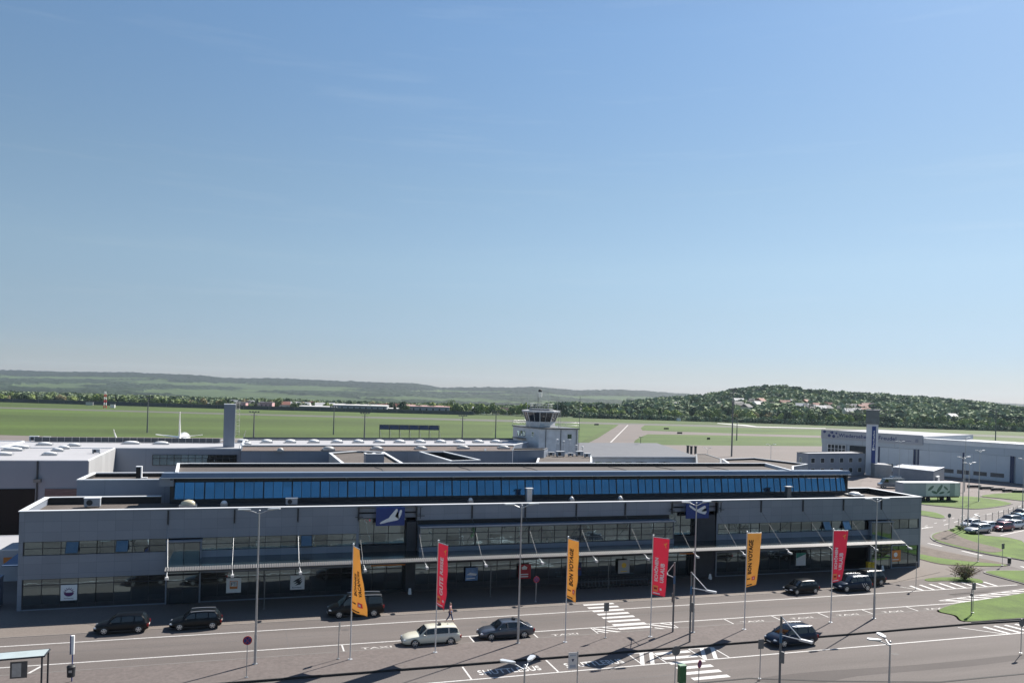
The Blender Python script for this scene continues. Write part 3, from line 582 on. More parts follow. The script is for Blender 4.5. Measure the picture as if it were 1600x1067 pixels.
# --- wall: openings are left out, so windows sit back in real reveals
UZ0, UZ1, LZ0, LZ1, ZT = 5.0, 6.27, .12, 2.86, 9.03
w_ = MB(); tk = .35
def wallx(x0, x1, z0, z1, y=FY, t=tk): w_.box(x0, x1, y, y + t, z0, z1)
E1a, E1b = gx(20.1), gx(24.05); E2a, E2b = gx(43.95), gx(48.0)     # the two tall entrance recesses
segs = [(BR_L, E1a), (E1b, E2a), (E2b, BR_R)]
for s0, s1 in segs:
    mid = s0 == E1b
    if mid: wallx(s0, s1, 7.48, ZT); continue
    wallx(s0, s1, UZ1, ZT); wallx(s0, s1, LZ1, UZ0); wallx(s0, s1, 0, LZ0)
for x0, x1, z in ((E1a, E1b, 7.75), (E2a, E2b, 7.75)): wallx(x0, x1, z, ZT, FY + .35, .2)
for x0, x1 in ((BR_L, -19.72), (gx(68) + .02, BR_R), (E1a - .25, E1a), (E2b, E2b + .2)): wallx(x0, x1, 0, ZT, FY - .004, tk)
w_.box(BR_L, BR_L + .3, FY + tk, BB, 0, ZT); w_.box(BR_R - .3, BR_R, FY + tk, BB, 0, ZT); w_.box(BR_L, -9.2, BB - .3, BB, 0, ZT); w_.box(78.6, BR_R, BB - .3, BB, 0, ZT)
tb(w_, 'wall', M_clad)
b = MB(); b.box(BR_L + .3, BR_R - .3, FY + tk, BB - .3, 8.2, 8.35); b.box(BR_L + .3, BR_R - .3, FY + .6, BB - .3, 3.3, 3.5); tb(b, 'roof', M_gravel)
b = MB()                                                              # bright metal capping all round
b.box(BR_L - .08, BR_R + .08, FY - .1, FY + .42, 9.03, 9.1); b.box(BR_L - .08, BR_L + .42, FY + .42, BB, 9.03, 9.1); b.box(BR_R - .42, BR_R + .08, FY + .42, BB, 9.03, 9.1); b.box(BR_L + .42, -9.2, BB - .42, BB + .05, 9.03, 9.1); b.box(78.7, BR_R - .42, BB - .42, BB + .05, 9.03, 9.1)
tb(b, 'parapet', M_cap)
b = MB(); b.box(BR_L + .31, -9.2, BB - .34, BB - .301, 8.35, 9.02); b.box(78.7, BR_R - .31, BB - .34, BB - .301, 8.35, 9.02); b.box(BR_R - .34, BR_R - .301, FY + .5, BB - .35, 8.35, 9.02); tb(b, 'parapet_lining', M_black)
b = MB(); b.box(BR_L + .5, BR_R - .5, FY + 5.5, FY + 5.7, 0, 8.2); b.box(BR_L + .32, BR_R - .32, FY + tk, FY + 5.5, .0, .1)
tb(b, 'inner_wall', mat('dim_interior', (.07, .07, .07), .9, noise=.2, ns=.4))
# --- window bands, one window per bay
def window(xs, z0, z1, parts=1, y=FY + .12, transom=None, m=M_glass, name='window', plinth=0, fr=.055):
    f = MB()
    for x in xs: f.box(x - fr / 2, x + fr / 2, y - .05, y + .05, z0, z1)
    for z in [z0 + fr / 2, z1 - fr / 2] + ([transom] if transom else []): f.box(xs[0], xs[-1], y - .045, y + .045, z - fr / 2, z + fr / 2)
    g = MB()
    zz = z0 + plinth
    for a, c in zip(xs[:-1], xs[1:]):
        e = [random.uniform(-.0025, .0025) for _ in range(2)]                   # no two panes lie quite in one plane
        g.add([(a, y + e[0], zz), (c, y - e[0], zz), (c, y - e[0] + e[1], z1), (a, y + e[0] + e[1], z1)], [(0, 1, 2, 3)])
    o = tb(g, name, m, fix=False)
    fo = f.build('frame', M_frame, o)
    if plinth:
        q = MB(); q.box(xs[0], xs[-1], y - .02, y + .03, z0, z0 + plinth); q.build('base_panel', M_dark, o)
    return o
def bays(n0, n1, step=4):
    out = []; n = n0
    while n < n1 - .01: e = min(n + step, n1); out.append((n, e)); n = e
    return out
DOORX = []
for n0, n1 in bays(0, 8) + [(10, 12), (12, 16), (16, 20.1), (48.2, 52), (52, 56), (56, 60), (60, 62.4), (65, 68)]:
    k = int(round(n1 - n0)); xs = [gx(n0)] + [gx(n0 + i) for i in range(1, k)] + [gx(n1)]
    window(xs, UZ0, UZ1, transom=5.62 if n0 < 50 else None, m=M_glass_up)
for n0, n1 in bays(0, 8) + [(10.1, 12), (12, 16), (16, 20.0), (48.1, 52), (52, 56), (56, 60), (62.6, 65), (65.0, 68)]:
    k = int(round(n1 - n0)); xs = [gx(n0)] + [gx(n0 + i) for i in range(1, k)] + [gx(n1)]
    window(xs, LZ0, LZ1, transom=2.27, plinth=.42)
for n0, n1 in bays(24.1, 43.9): 
    k = int(round(n1 - n0)); xs = [gx(n0)] + [gx(n0 + i) for i in range(1, k)] + [gx(n1)]
    window(xs, LZ0, 2.9, transom=2.3, plinth=.6, y=FY + .35)
for xo in (gx(58.1), gx(60.05), gx(2.3), gx(16.3), gx(5.1)):                       # top-hung sashes standing open
    q = MB(); y0, z0_, y1, z1_ = FY + .1, 6.18, FY - .42, 5.22; q.hexa([(xo, y0, z0_), (xo + 1.0, y0, z0_), (xo + 1.0, y0 + .03, z0_ - .02), (xo, y0 + .03, z0_ - .02)], [(xo, y1, z1_), (xo + 1.0, y1, z1_), (xo + 1.0, y1 + .03, z1_ - .02), (xo, y1 + .03, z1_ - .02)]); o = tb(q, 'open_sash', M_glass_up); q = MB()
    for xx in (xo - .03, xo + 1.0): q.hexa([(xx, y0, z0_), (xx + .04, y0, z0_), (xx + .04, y0 + .05, z0_), (xx, y0 + .05, z0_)], [(xx, y1, z1_), (xx + .04, y1, z1_), (xx + .04, y1 + .05, z1_), (xx, y1 + .05, z1_)])
    q.box(xo, xo + 1, y1 - .01, y1 + .05, z1_ - .03, z1_ + .01); q.build('frame', M_frame, o)
# --- glazed bays that stand in front of the wall (left and right entrances)
for (xa, xb) in ((gx(8.0) + .02, gx(10.1)), (gx(62.7), gx(64.95))):
    o = window([xa + .14, (xa + xb) / 2, xb - .14], 2.9, 5.95, y=FY - .42, m=M_glass, name='bay_window', transom=None, fr=.07)
    q = MB(); q.box(xa - .05, xb + .05, FY - .58, FY - .001, 5.97, 6.12); q.box(xa, xa + .12, FY - .46, FY - .002, 0.1, 5.96); q.box(xb - .12, xb, FY - .46, FY - .002, .1, 5.96); q.build('frame', M_clad, o)
    window([xa + .14, (xa + xb) / 2, xb - .14], 1.55, 2.84, y=FY - .40, name='bay_window', transom=2.3)
    d = MB()
    for xx in (xa + .3, (xa + xb) / 2 - .05, xb - .4): d.box(xx, xx + .07, FY - .42, FY - .36, .1, 1.5)
    d.box(xa + .14, xb - .14, FY - .43, FY - .36, 1.47, 1.54); dr = tb(d, 'door', M_frame)
    g = MB(); g.rect((xa + .15, FY - .39, .12), (xb - .15, FY - .39, .12), (xb - .15, FY - .39, 1.47), (xa + .15, FY - .39, 1.47)); g.build('pane', M_glass, dr, fix=False)
# --- entrance halls: tall glazing, dark pier, blue pictogram board
for k, (xa, xb, pier, sx) in enumerate(((E1a, E1b, (15.3, 16.27), (12.03, 14.98)), (E2a, E2b, (49.42, 51.78), (47.75, 50.75)))):
    y = FY + .55
    window([xa + .05, xa + 1.6, xa + 3.1, pier[0]], 5.0, 7.7, y=y, m=M_glass_up, transom=6.1, fr=.07)
    window([xa + .05, xa + 1.6, xa + 3.1, pier[0]], .1, 2.9, y=y + .4, transom=2.35, fr=.07)
    q = MB(); q.box(pier[0], pier[1], FY - .25, FY + 1.0, 0.1, 7.35); tb(q, 'pier', mat('dark_render', (.035, .038, .046), .7, noise=.15, ns=1))
    q = MB(); q.box(xa + .01, pier[0] - .01, FY + .02, FY + .9, 3.0, 4.95); tb(q, 'wall', M_dark)
    q = MB(); q.box(xa + 1.3, pier[0] - .02, FY - .03, FY + .015, 2.85, 2.98); q.box(xa + 1.3, pier[1], FY - 1.5, FY - 1.42, 3.35, 3.5); tb(q, 'lintel', M_orange)
    # pictogram board with its rail
    rz = 8.85
    q = MB(); q.box(xa - .35, sx[0] - .02, FY - .4, FY - .32, rz, rz + .05); q.box(sx[1] + .02, xb + .55, FY - .4, FY - .32, rz, rz + .05)
    for xx in (xa - .15, xb + .3): q.box(xx, xx + .07, FY - .38, FY - .3, 7.7, rz); q.box(xx, xx + .07, FY - .38, FY - .005, 8.1, 8.17); q.box(xx - .3, xx + .5, FY - .34, FY - .28, 7.95, 8.02)
    rl = tb(q, 'sign_rail', M_dark)
    q = MB(); q.box(sx[0], sx[1], FY - .5, FY - .4, 7.07, 8.93); brd = tb(q, 'sign_board', M_rblue, label='blue arrivals board with a white landing aircraft' if k else 'blue departures board with a white climbing aircraft')
    out0 = [(.13, .14), (.17, .11), (.30, .15), (.42, .20), (.60, .25), (.72, .28), (.80, .34), (.87, .58), (.90, .80), (.885, .86), (.85, .87), (.82, .82), (.775, .56), (.70, .50), (.66, .52), (.745, .78), (.75, .88), (.72, .92), (.68, .90), (.50, .56), (.44, .42), (.36, .37), (.18, .22)]
    if k: out0 = [(.12, .80), (.16, .70), (.36, .50), (.52, .38), (.60, .33), (.78, .25), (.84, .25), (.90, .40), (.88, .48), (.80, .42), (.70, .42), (.66, .46), (.76, .56), (.86, .66), (.84, .76), (.78, .78), (.62, .66), (.50, .56), (.40, .60), (.20, .80), (.15, .84)]
    q = MB(); n = len(out0); pts = [(sx[0] + u * (sx[1] - sx[0]), 7.07 + v * 1.86) for u, v in out0]
    bmx = bmesh.new(); vs = [bmx.verts.new((x, FY - .512, z)) for x, z in pts]; bmx.faces.new(vs); bmesh.ops.triangulate(bmx, faces=bmx.faces); bmx.verts.index_update()
    q.add([v.co for v in bmx.verts], [tuple(v.index for v in f.verts) for f in bmx.faces]); bmx.free(); q.build('pictogram', M_white, brd, fix=False)
# --- first-floor gallery: projecting glazed volume with a rounded underside
ga, gb = E1b + .15, gx(43.85); gy = FY - 1.15
prof = [(FY + .3, 3.55), (gy + .75, 3.6), (gy + .3, 3.75), (gy + .08, 4.05), (gy, 4.5), (gy, 4.86)]
g_ = MB(); vs = [(x, y, z) for x in (ga, gb) for y, z in prof]; n = len(prof)
g_.add(vs, [(i, i + 1, n + i + 1, n + i) for i in range(n - 1)], 0, True); g_.add([(ga, y, z) for y, z in prof] + [(ga, FY + .3, 4.86)], [tuple(range(n + 1))]); g_.add([(gb, y, z) for y, z in prof] + [(gb, FY + .3, 4.86)], [tuple(range(n + 1))[::-1]])
g_.box(ga, gb, gy - .25, FY + .4, 6.86, 7.0); g_.box(ga, ga + .12, gy + .04, FY + .3, 4.86, 6.86); g_.box(gb - .12, gb, gy + .04, FY + .3, 4.86, 6.86)
tb(g_, 'gallery', M_fascia)
q = MB(); q.box(ga, gb, FY + .1, FY + .3, 7.02, 7.47); tb(q, 'louvre_strip', M_black)
for n0, n1 in bays(24.1, 43.8):
    k = int(round(n1 - n0)); xs = [gx(n0) + .1] + [gx(n0 + i) for i in range(1, k)] + [gx(n1)]
    window(xs, 4.88, 6.82, y=gy + .08, transom=6.25, m=M_glass_up, fr=.06)
    q = MB(); q.box(xs[0], xs[-1], gy - .02, gy + .02, 5.45, 5.49); T(q.build('handrail', M_steel_d, term))
# --- canopy
CY0, CZ = 78.0, 4.33; ca, cb_ = -7.35, 75.2
q = MB()
tilt = lambda y: CZ + (y - CY0) * .03
q.box(ca, cb_, CY0 + .2, CY0 + .34, CZ - .34, CZ - .13)
n = 15
for i in range(56):                                                     # ribs carrying the glass
    x = ca + .05 + i * MOD
    if x < cb_: q.box(x - .04, x + .04, CY0 + .14, FY - (0 if not (ga < x < gb) else .9), CZ - .12, CZ - .01)
q.box(ca, cb_, CY0 + 2.2, CY0 + 2.3, CZ - .26, CZ - .13)
can = tb(q, 'canopy', M_frame)
q = MB(); xx = ca; i = 0                                               # corrugated light strip along the edge
while xx < cb_:
    w0 = .11; q.hexa([(xx, CY0 - .22, CZ - .16), (xx + w0, CY0 - .22, CZ - .16), (xx + w0, CY0 + .45, CZ + .04), (xx, CY0 + .45, CZ + .04)], [(xx, CY0 - .26, CZ - .10), (xx + w0, CY0 - .26, CZ - .10), (xx + w0, CY0 + .42, CZ + .10), (xx, CY0 + .42, CZ + .10)]); xx += .21
q.hexa([(ca, CY0 - .2, CZ - .19), (cb_, CY0 - .2, CZ - .19), (cb_, CY0 + .46, CZ + .005), (ca, CY0 + .46, CZ + .005)], [(ca, CY0 - .22, CZ - .165), (cb_, CY0 - .22, CZ - .165), (cb_, CY0 + .44, CZ + .03), (ca, CY0 + .44, CZ + .03)], 1)
q.build('edge_strip', [mat('corrugated_sheet', (.21, .205, .20), .6, .0, noise=.05, ns=3), M_steel_d], can)
q = MB()
for x0_, x1_, yb in ((ca, E1a, FY - .002), (E1a, ga, FY - .3), (ga, gb, FY - .4), (gb, cb_, FY - .002)): q.rect((x0_, CY0 + .43, CZ + .02), (x1_, CY0 + .43, CZ + .02), (x1_, yb, CZ + .05), (x0_, yb, CZ + .05))
q.build('glass_roof', M_cglass, can, fix=False)
rods = [-7.62 + 5.98 * i for i in range(15)]
for i, x in enumerate(rods[:14] + [75.95]):
    xb = min(max(x, ca + .2), cb_ - .1)
    q = MB(); q.tube([(x, FY - .1, 7.65), (xb, CY0 + .3, CZ)], .02, 6); r_ = q.build('tie_rod', M_steel if i < 3 else M_steel_d, can)
    q = MB(); q.box(x - .07, x + .07, FY - .12, FY - .001, 7.55, 8.93); T(q.build('rod_bracket', M_dark, term))
    q = MB(); q.tube([(xb, CY0 + .1, CZ - .1), (xb + .05, CY0 - .7, CZ - .35), (xb + .08, CY0 - .95, CZ - .5)], .03, 5); q.box(xb - .06, xb + .2, CY0 - 1.3, CY0 - .75, CZ - .68, CZ - .48); q.build('floodlight', M_alu, can)


# --- posters on the ground-floor glass
def poster(x0, x1, z0, z1, col, label, draw, y=FY + .0):
    q = MB(); q.box(x0, x1, y - .05, y + .02, z0, z1); o = tb(q, 'poster', col, label=label); o['label'] = label
    draw(o, x0, x1, z0, z1, y - .056); return o
M_purple = mat('purple_print', (.09, .015, .10), .5, noise=.05, ns=3); M_navy = mat('navy_print', (.02, .035, .10), .5, noise=.05, ns=3)
M_sky = mat('pale_blue_print', (.16, .27, .48), .5, noise=.35, ns=2.5); M_teal = mat('teal_print', (.05, .30, .22), .5, noise=.2, ns=2); M_sun = mat('sun_yellow_print', (.75, .50, .05), .5, noise=.05, ns=3); M_prd = mat('red_print', (.42, .02, .03), .5, noise=.08, ns=3)
def shape(o, m, pts, y):
    bmx = bmesh.new(); bmx.faces.new([bmx.verts.new((x, y, z)) for x, z in pts]); bmesh.ops.triangulate(bmx, faces=bmx.faces); bmx.verts.index_update(); q = MB()
    q.add([v.co for v in bmx.verts], [tuple(v.index for v in f.verts) for f in bmx.faces]); bmx.free(); return q.build('print', m, o, fix=False)
def ptxt(o, m, s, x, z, w, h, y):
    q = MB(); put_text(q, s, (x, y, z), (1, 0, 0), (0, 0, 1), w, h, bold=.02); return q.build('lettering', m, o, fix=False)
def d_sun(o, x0, x1, z0, z1, y):
    cx, cz = (x0 + x1) / 2, z0 + .72; r = .42
    shape(o, M_purple, [(cx + r * math.cos(a), cz + r * math.sin(a) * .85) for a in np.linspace(math.pi, 2 * math.pi, 14)], y)
    for k in range(7):
        a = R(12 + k * 26); c, s = math.cos(a), math.sin(a); shape(o, M_purple, [(cx + c * .26 - s * .05, cz + s * .26 + c * .05), (cx + c * .46 - s * .02, cz + s * .46 + c * .02), (cx + c * .46 + s * .02, cz + s * .46 - c * .02), (cx + c * .26 + s * .05, cz + s * .26 - c * .05)], y)
    ptxt(o, M_purple, 'SunExpress', x0 + .3, z0 + .13, x1 - x0 - .6, .12, y)
def d_box(o, x0, x1, z0, z1, y):
    shape(o, M_orange, [(x0 + .32, z0 + .38), (x1 - .32, z0 + .38), (x1 - .32, z1 - .28), (x0 + .32, z1 - .28)], y)
    shape(o, M_white, [(x0 + .38, z0 + .62), (x1 - .38, z0 + .62), (x1 - .38, z1 - .34), (x0 + .38, z1 - .34)], y - .003)
    ptxt(o, M_dark, 'FTI', x0 + .44, z0 + .68, x1 - x0 - .88, .34, y - .006)
def d_swoosh(o, x0, x1, z0, z1, y):
    for k in range(3):
        dx, dz = k * .12, k * -.17; shape(o, M_dark, [(x0 + .22 + dx, z1 - .68 + dz), (x0 + .55 + dx, z1 - .42 + dz), (x1 - .30 + dx * .4, z1 - .2 + dz), (x1 - .38 + dx * .4, z1 - .34 + dz), (x0 + .72 + dx, z1 - .6 + dz)], y - .001 * k)
    ptxt(o, M_navy, 'Eurowings', x0 + .2, z0 + .12, x1 - x0 - .5, .16, y)
def d_blue(o, x0, x1, z0, z1, y):
    shape(o, M_white, [(x0 + .1, z0 + .62), (x1 - .2, z0 + .5), (x1 - .1, z0 + .7), (x0 + .5, z0 + .85)], y); shape(o, M_white, [(x0 + .1, z0 + .15), (x1 - .3, z0 + .2), (x1 - .3, z0 + .3), (x0 + .1, z0 + .28)], y)
def d_red(o, x0, x1, z0, z1, y):
    shape(o, M_white, [(x0 + .4, z1 - .55), (x0 + .9, z1 - .55), (x0 + .98, z1 - .3), (x0 + .8, z1 - .2), (x0 + .65, z1 - .1), (x0 + .5, z1 - .2), (x0 + .32, z1 - .3)], y)
    for z in (z0 + .42, z0 + .18): shape(o, M_white, [(x0 + .15, z), (x1 - .3, z), (x1 - .3, z + .12), (x0 + .15, z + .12)], y)
def d_b2(o, x0, x1, z0, z1, y):
    shape(o, M_rblue, [(x0, z0), (x1, z0), (x1, z0 + .5), (x0, z0 + .5)], y); shape(o, M_red, [(x0 + .1, z0 + .72), (x1 - .1, z0 + .72), (x1 - .1, z0 + .82), (x0 + .1, z0 + .82)], y)
def d_circ(m):
    def f(o, x0, x1, z0, z1, y):
        cx, cz = (x0 + x1) / 2, (z0 + z1) / 2 + .15; shape(o, m, [(cx + .3 * math.cos(a), cz + .3 * math.sin(a)) for a in np.linspace(0, 6.28, 17)[:-1]], y); shape(o, m, [(x0 + .3, z0 + .18), (x1 - .3, z0 + .18), (x1 - .3, z0 + .28), (x0 + .3, z0 + .28)], y)
    return f
def d_teal(o, x0, x1, z0, z1, y): shape(o, M_teal, [(x0, z1 - .65), (x1, z1 - .15), (x1, z1), (x0, z1)], y)
poster(-16.55, -15.2, .82, 2.24, M_white, 'white poster with a purple rising sun', d_sun)
poster(-2.22, -.86, .83, 2.27, M_white, 'white poster with an orange square emblem', d_box, FY - .06)
poster(3.78, 5.16, .86, 2.29, M_white, 'white poster with dark wing strokes', d_swoosh, FY - .06)
poster(21.75, 23.1, .94, 2.3, M_sky, 'pale blue poster with white streaks', d_blue, FY - .0)
poster(27.7, 29.1, .87, 2.42, M_prd, 'red poster with a white building mark', d_red, FY - .0)
poster(34.1, 35.05, .95, 2.4, M_navy, 'narrow dark blue poster', d_b2, FY - .0)
poster(39.55, 40.95, .97, 2.47, mat('grey_print', (.42, .43, .42), .5, noise=.05, ns=3), 'grey poster with a yellow disc', d_circ(M_sun), FY - .0)
poster(63.35, 64.75, .92, 2.47, M_white, 'white poster with a green top corner', d_teal, FY - .0)
poster(77.6, 79.2, .9, 2.3, M_orange, 'orange poster with a white disc', d_circ(M_white), FY - .0)
# --- clerestory hall standing back on the roof
UY = 91.0; ua, ub = -7.9, 77.6
for i in range(29):
    xa = ua + i * 3.0; xb = min(xa + 3.0, ub)
    if xb - xa < .4: break
    k = max(1, int(round(xb - xa))); xs = [xa + (xb - xa) * j / k for j in range(k + 1)]
    g = MB()
    for a, c in zip(xs[:-1], xs[1:]):
        e = random.uniform(-.004, .004); g.rect((a + .02, UY + e, 8.84), (c - .02, UY - e, 8.84), (c - .02, UY + .31, 10.56), (a + .02, UY + .31, 10.56))
    o = tb(g, 'clerestory_window', M_blue, fix=False); f = MB()
    for j, x in enumerate(xs):
        wd = .07 if j == 0 else .03; f.hexa([(x - wd, UY - .05, 8.8), (x + wd, UY - .05, 8.8), (x + wd, UY + .06, 8.8), (x - wd, UY + .06, 8.8)], [(x - wd, UY + .26, 10.6), (x + wd, UY + .26, 10.6), (x + wd, UY + .37, 10.6), (x - wd, UY + .37, 10.6)])
    f.build('mullion', M_frame, o)
q = MB(); q.box(ua - .4, ub + .3, UY - .02, UY + .5, 8.35, 8.83); q.box(ua - .4, ua, UY + .0, UY + 7.9, 8.83, 11.2); q.box(ub + .05, ub + .3, UY + .0, UY + 1.6, 8.83, 11.2); q.box(ua, ub, UY + .36, UY + .5, 10.58, 11.18); q.box(ua - .39, 67, UY + 7.6, UY + 7.9, 8.3, 11.3)
tb(q, 'upper_wall', M_dark)
q = MB(); q.hexa([(-9.1, 89.95, 11.16), (77.4, 89.95, 11.16), (77.4, 92.0, 11.16), (-9.1, 92.0, 11.16)], [(-9.1, 89.85, 11.2), (77.4, 89.85, 11.2), (77.4, 92.0, 11.2), (-9.1, 92.0, 11.2)])
q.hexa([(-9.1, 89.85, 11.21), (77.4, 89.85, 11.21), (77.4, 90.2, 11.21), (-9.1, 90.2, 11.21)], [(-9.0, 90.05, 11.68), (77.3, 90.05, 11.68), (77.3, 90.4, 11.68), (-9.0, 90.4, 11.68)])
q.box(-9.0, 77.3, 90.4, 92, 11.21, 11.6); fo = tb(q, 'roof_fascia', M_fascia)
q = MB(); q.box(-9.1, 77.4, 89.78, 89.84, 11.15, 11.22); q.build('edge_trim', M_cap, fo)
q = MB()
for i in range(15):
    x = 3.9 + 5.98 * (i - 2); q.box(x - .12, x + .12, 89.6, 90.6, 10.98, 11.14)
q.build('rafter_end', M_frame, fo)
q = MB(); q.prism([(-9.3, 90.2), (-7.9, 90.2), (-7.9, 91.6), (-9.3, 91.6)], 10.3, 11.12); q.build('gutter_box', M_clad2, fo)
ra, rb = P(277, 726.5, z=11.5), P(1193, 726, z=11.5)
rp_ = [(-7.7, 90.5), (68.2, 90.5), (70.0, 98.6), (-8.3, 98.6)]
q = MB(); q.prism(rp_, 11.2, 11.45); tb(q, 'upper_roof', ground_mat('upper_gravel', (.085, .075, .070), big=.12, fine=.22, bigs=.4, fines=5, streak=(.3, 1, 1)))
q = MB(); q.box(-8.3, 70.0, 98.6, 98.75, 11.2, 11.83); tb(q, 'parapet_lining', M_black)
q = MB(); q.box(-8.35, 70.1, 98.55, 98.9, 11.831, 11.9); q.hexa([(-8.35, 98.9, 11.2), (-8.05, 98.9, 11.2), (-7.5, 90.45, 11.2), (-7.8, 90.45, 11.2)], [(-8.35, 98.9, 11.9), (-8.05, 98.9, 11.9), (-7.5, 90.45, 11.75), (-7.8, 90.45, 11.75)])
q.hexa([(68.1, 90.45, 11.2), (68.4, 90.45, 11.2), (70.2, 98.9, 11.2), (69.9, 98.9, 11.2)], [(68.1, 90.45, 11.75), (68.4, 90.45, 11.75), (70.2, 98.9, 11.9), (69.9, 98.9, 11.9)])
tb(q, 'upper_parapet', M_cap)
q = MB()
for x in (14, 24.5, 33, 45, 52, 60):
    q.tube([(x, 97.8, 11.47), (x + .5, 95.5, 11.5), (x + .35, 93, 11.5)], .03, 4)
tb(q, 'roof_cable', M_frame)
# small plant on the front roof: things of their own standing there
def ac_unit(x, y, z, s, label, grp=None):
    t = thing('air_conditioner', label, 'air conditioner', (x, y, z), 0, grp)
    b = MB(); b.box(-.9 * s, .7 * s, -.35 * s, .35 * s, .12, 1.0 * s); b.build('casing', mat('casing_grey', (.33, .36, .40), .5, .2, noise=.08, ns=2), t)
    b = MB(); b.box(-.95 * s, .75 * s, -.4 * s, .4 * s, 1.0 * s + .002, 1.07 * s); b.build('cover', M_cap, t)
    b = MB(); b.disc((-.35 * s, -.36 * s, .55 * s), .32 * s, (0, 1, 0), .03, 16); b.build('fan', M_dark, t)
    b = MB()
    for xx in (-.8, .55): b.box(xx * s, xx * s + .1, -.35 * s, .35 * s, 0, .12)
    b.build('foot', M_steel_d, t); return t
def dome(x, y, z, r, label, grp=None, m=None, h=.45, sy=1.0):
    t = thing('skylight', label, 'skylight', (x, y, z), 0, grp)
    b = MB(); b.prism([(-r, -r * sy), (r, -r * sy), (r, r * sy), (-r, r * sy)], 0, .28); b.build('kerb', M_steel, t)
    b = MB(); b.ico((0, 0, .28), 1, 2, sc=(r * .92, r * sy * .92, h)); b.build('dome', m or M_white, t); return t
q = P(146, 792, z=8.35); ac_unit(q[0], q[1], 8.35, .9, 'grey air conditioner on the gravel roof near the left corner')
q = P(453.5, 789, z=8.35); ac_unit(q[0] + .2, q[1], 8.35, .75, 'grey air conditioner behind the parapet left of the departures board')
M_cream = mat('aged_skylight', (.55, .50, .36), .45, noise=.1, ns=2)
q = P(294, 792, z=8.35); dome(q[0], q[1], 8.35, .85, 'long cream roof dome beneath the left end of the blue glazing', m=M_cream, h=.5, sy=.7)
q = P(350, 790, z=8.35); dome(q[0], q[1], 8.35, .35, 'small white roof dome behind the parapet at left', h=.3)
for i, x_ in enumerate((735, 893, 969)):
    q = P(x_, 785 - .0137 * (x_ - 735), z=8.35); dome(q[0], q[1], 8.35, .28, ['tiny white roof dome between departures board and control cab', 'tiny white roof dome behind the parapet below the control cab', 'tiny white roof dome left of the arrivals board'][i], h=.3)
q = P(1335, 775, z=8.35); dome(q[0], q[1], 8.35, .9, 'wide pale roof dome at the right end of the terminal roof', h=.35)
for x_, lb, hh in ((826, 'white box chimney on the terminal roof below the control tower', 1.5), (1231, 'grey box chimney on the terminal roof near its right end', 1.4)):
    q = P(x_, 783 if x_ < 900 else 777, z=8.35); t = thing('roof_vent', lb, 'roof vent', (q[0], q[1], 8.35)); b = MB(); b.box(-.3, .3, -.3, .3, 0, hh); b.build('shaft', M_alu if x_ < 900 else M_steel_d, t); b = MB(); b.box(-.42, .42, -.42, .42, hh, hh + .08); b.build('cap', M_cap, t)

# ---------------------------------------------------------------- buildings behind
def bld(name, label, cat='building'): return thing(name, label, cat, (0, 0, 0))
def flat_block(t, pts, z, m_wall, m_roof, para=.35, pt=.35, cap=True, z0=0, capm=None):
    """walls, sunk flat roof and metal capping over a polygon"""
    pts = [tuple(p[:2]) for p in pts]; a = sum(pts[i][0] * pts[(i + 1) % len(pts)][1] - pts[(i + 1) % len(pts)][0] * pts[i][1] for i in range(len(pts)))
    if a < 0: pts = pts[::-1]
    n = len(pts); inn = []
    for i in range(n):
        p, c, q = (np.array(pts[j % n]) for j in (i - 1, i, i + 1)); d1 = (c - p) / np.linalg.norm(c - p); d2 = (q - c) / np.linalg.norm(q - c)
        n1_ = np.array([-d1[1], d1[0]]); n2_ = np.array([-d2[1], d2[0]]); k = n1_ + n2_; inn.append(tuple(c + k * pt / max(.4, (1 + n1_ @ n2_))))
    b = MB(); v = [(x, y, zz) for zz in (z0, z - .1) for x, y in pts] + [(x, y, zz) for zz in (z - .1, z - para) for x, y in inn]
    for i in range(n):
        j = (i + 1) % n; b.add([v[i], v[j], v[n + j], v[n + i]], [(0, 1, 2, 3)]); b.add([v[2 * n + i], v[2 * n + j], v[3 * n + j], v[3 * n + i]], [(0, 1, 2, 3)], 1)
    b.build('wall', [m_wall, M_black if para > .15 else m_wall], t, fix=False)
    b = MB(); bmx = bmesh.new(); bmx.faces.new([bmx.verts.new((x, y, z - para)) for x, y in inn]); bmesh.ops.triangulate(bmx, faces=bmx.faces); bmx.verts.index_update()
    b.add([v_.co for v_ in bmx.verts], [tuple(v_.index for v_ in f.verts) for f in bmx.faces]); bmx.free(); b.build('roof', m_roof, t, fix=False)
    if cap:
        b = MB(); out = [tuple(np.array(p) + (np.array(p) - np.array(q)) * .12) for p, q in zip(pts, inn)]; inc = [tuple(np.array(q) + (np.array(q) - np.array(p)) * .05) for p, q in zip(pts, inn)]
        for i in range(n):
            j = (i + 1) % n; b.hexa([(*out[i], z - .12), (*out[j], z - .12), (*inc[j], z - .12), (*inc[i], z - .12)], [(*out[i], z), (*out[j], z), (*inc[j], z), (*inc[i], z)])
        b.build('parapet', capm or M_cap, t)
    return t
mb = bld('link_block', 'grey-blue flat-roofed block joining the left end of the clerestory hall')
flat_block(mb, [(-18.0, 96), (-8.5, 96), (-8.5, 103.2), (-17.7, 103.2)], 10.4, M_clad2, M_gravel, .5)
q = P(217, 747, z=9.9); t = thing('roof_vent', 'black vent shaft with white edges on the small left roof', 'roof vent', (q[0], q[1], 9.9)); b = MB(); b.box(-.28, .2, -.3, .3, 0, 1.3); b.build('shaft', M_black, t); b = MB(); b.box(.2, .32, -.35, .35, 0, 1.4); b.box(.32, .9, -.2, .2, 0, .12); b.box(-.32, .2, -.35, .35, 1.3, 1.4); b.build('casing', M_cap, t)
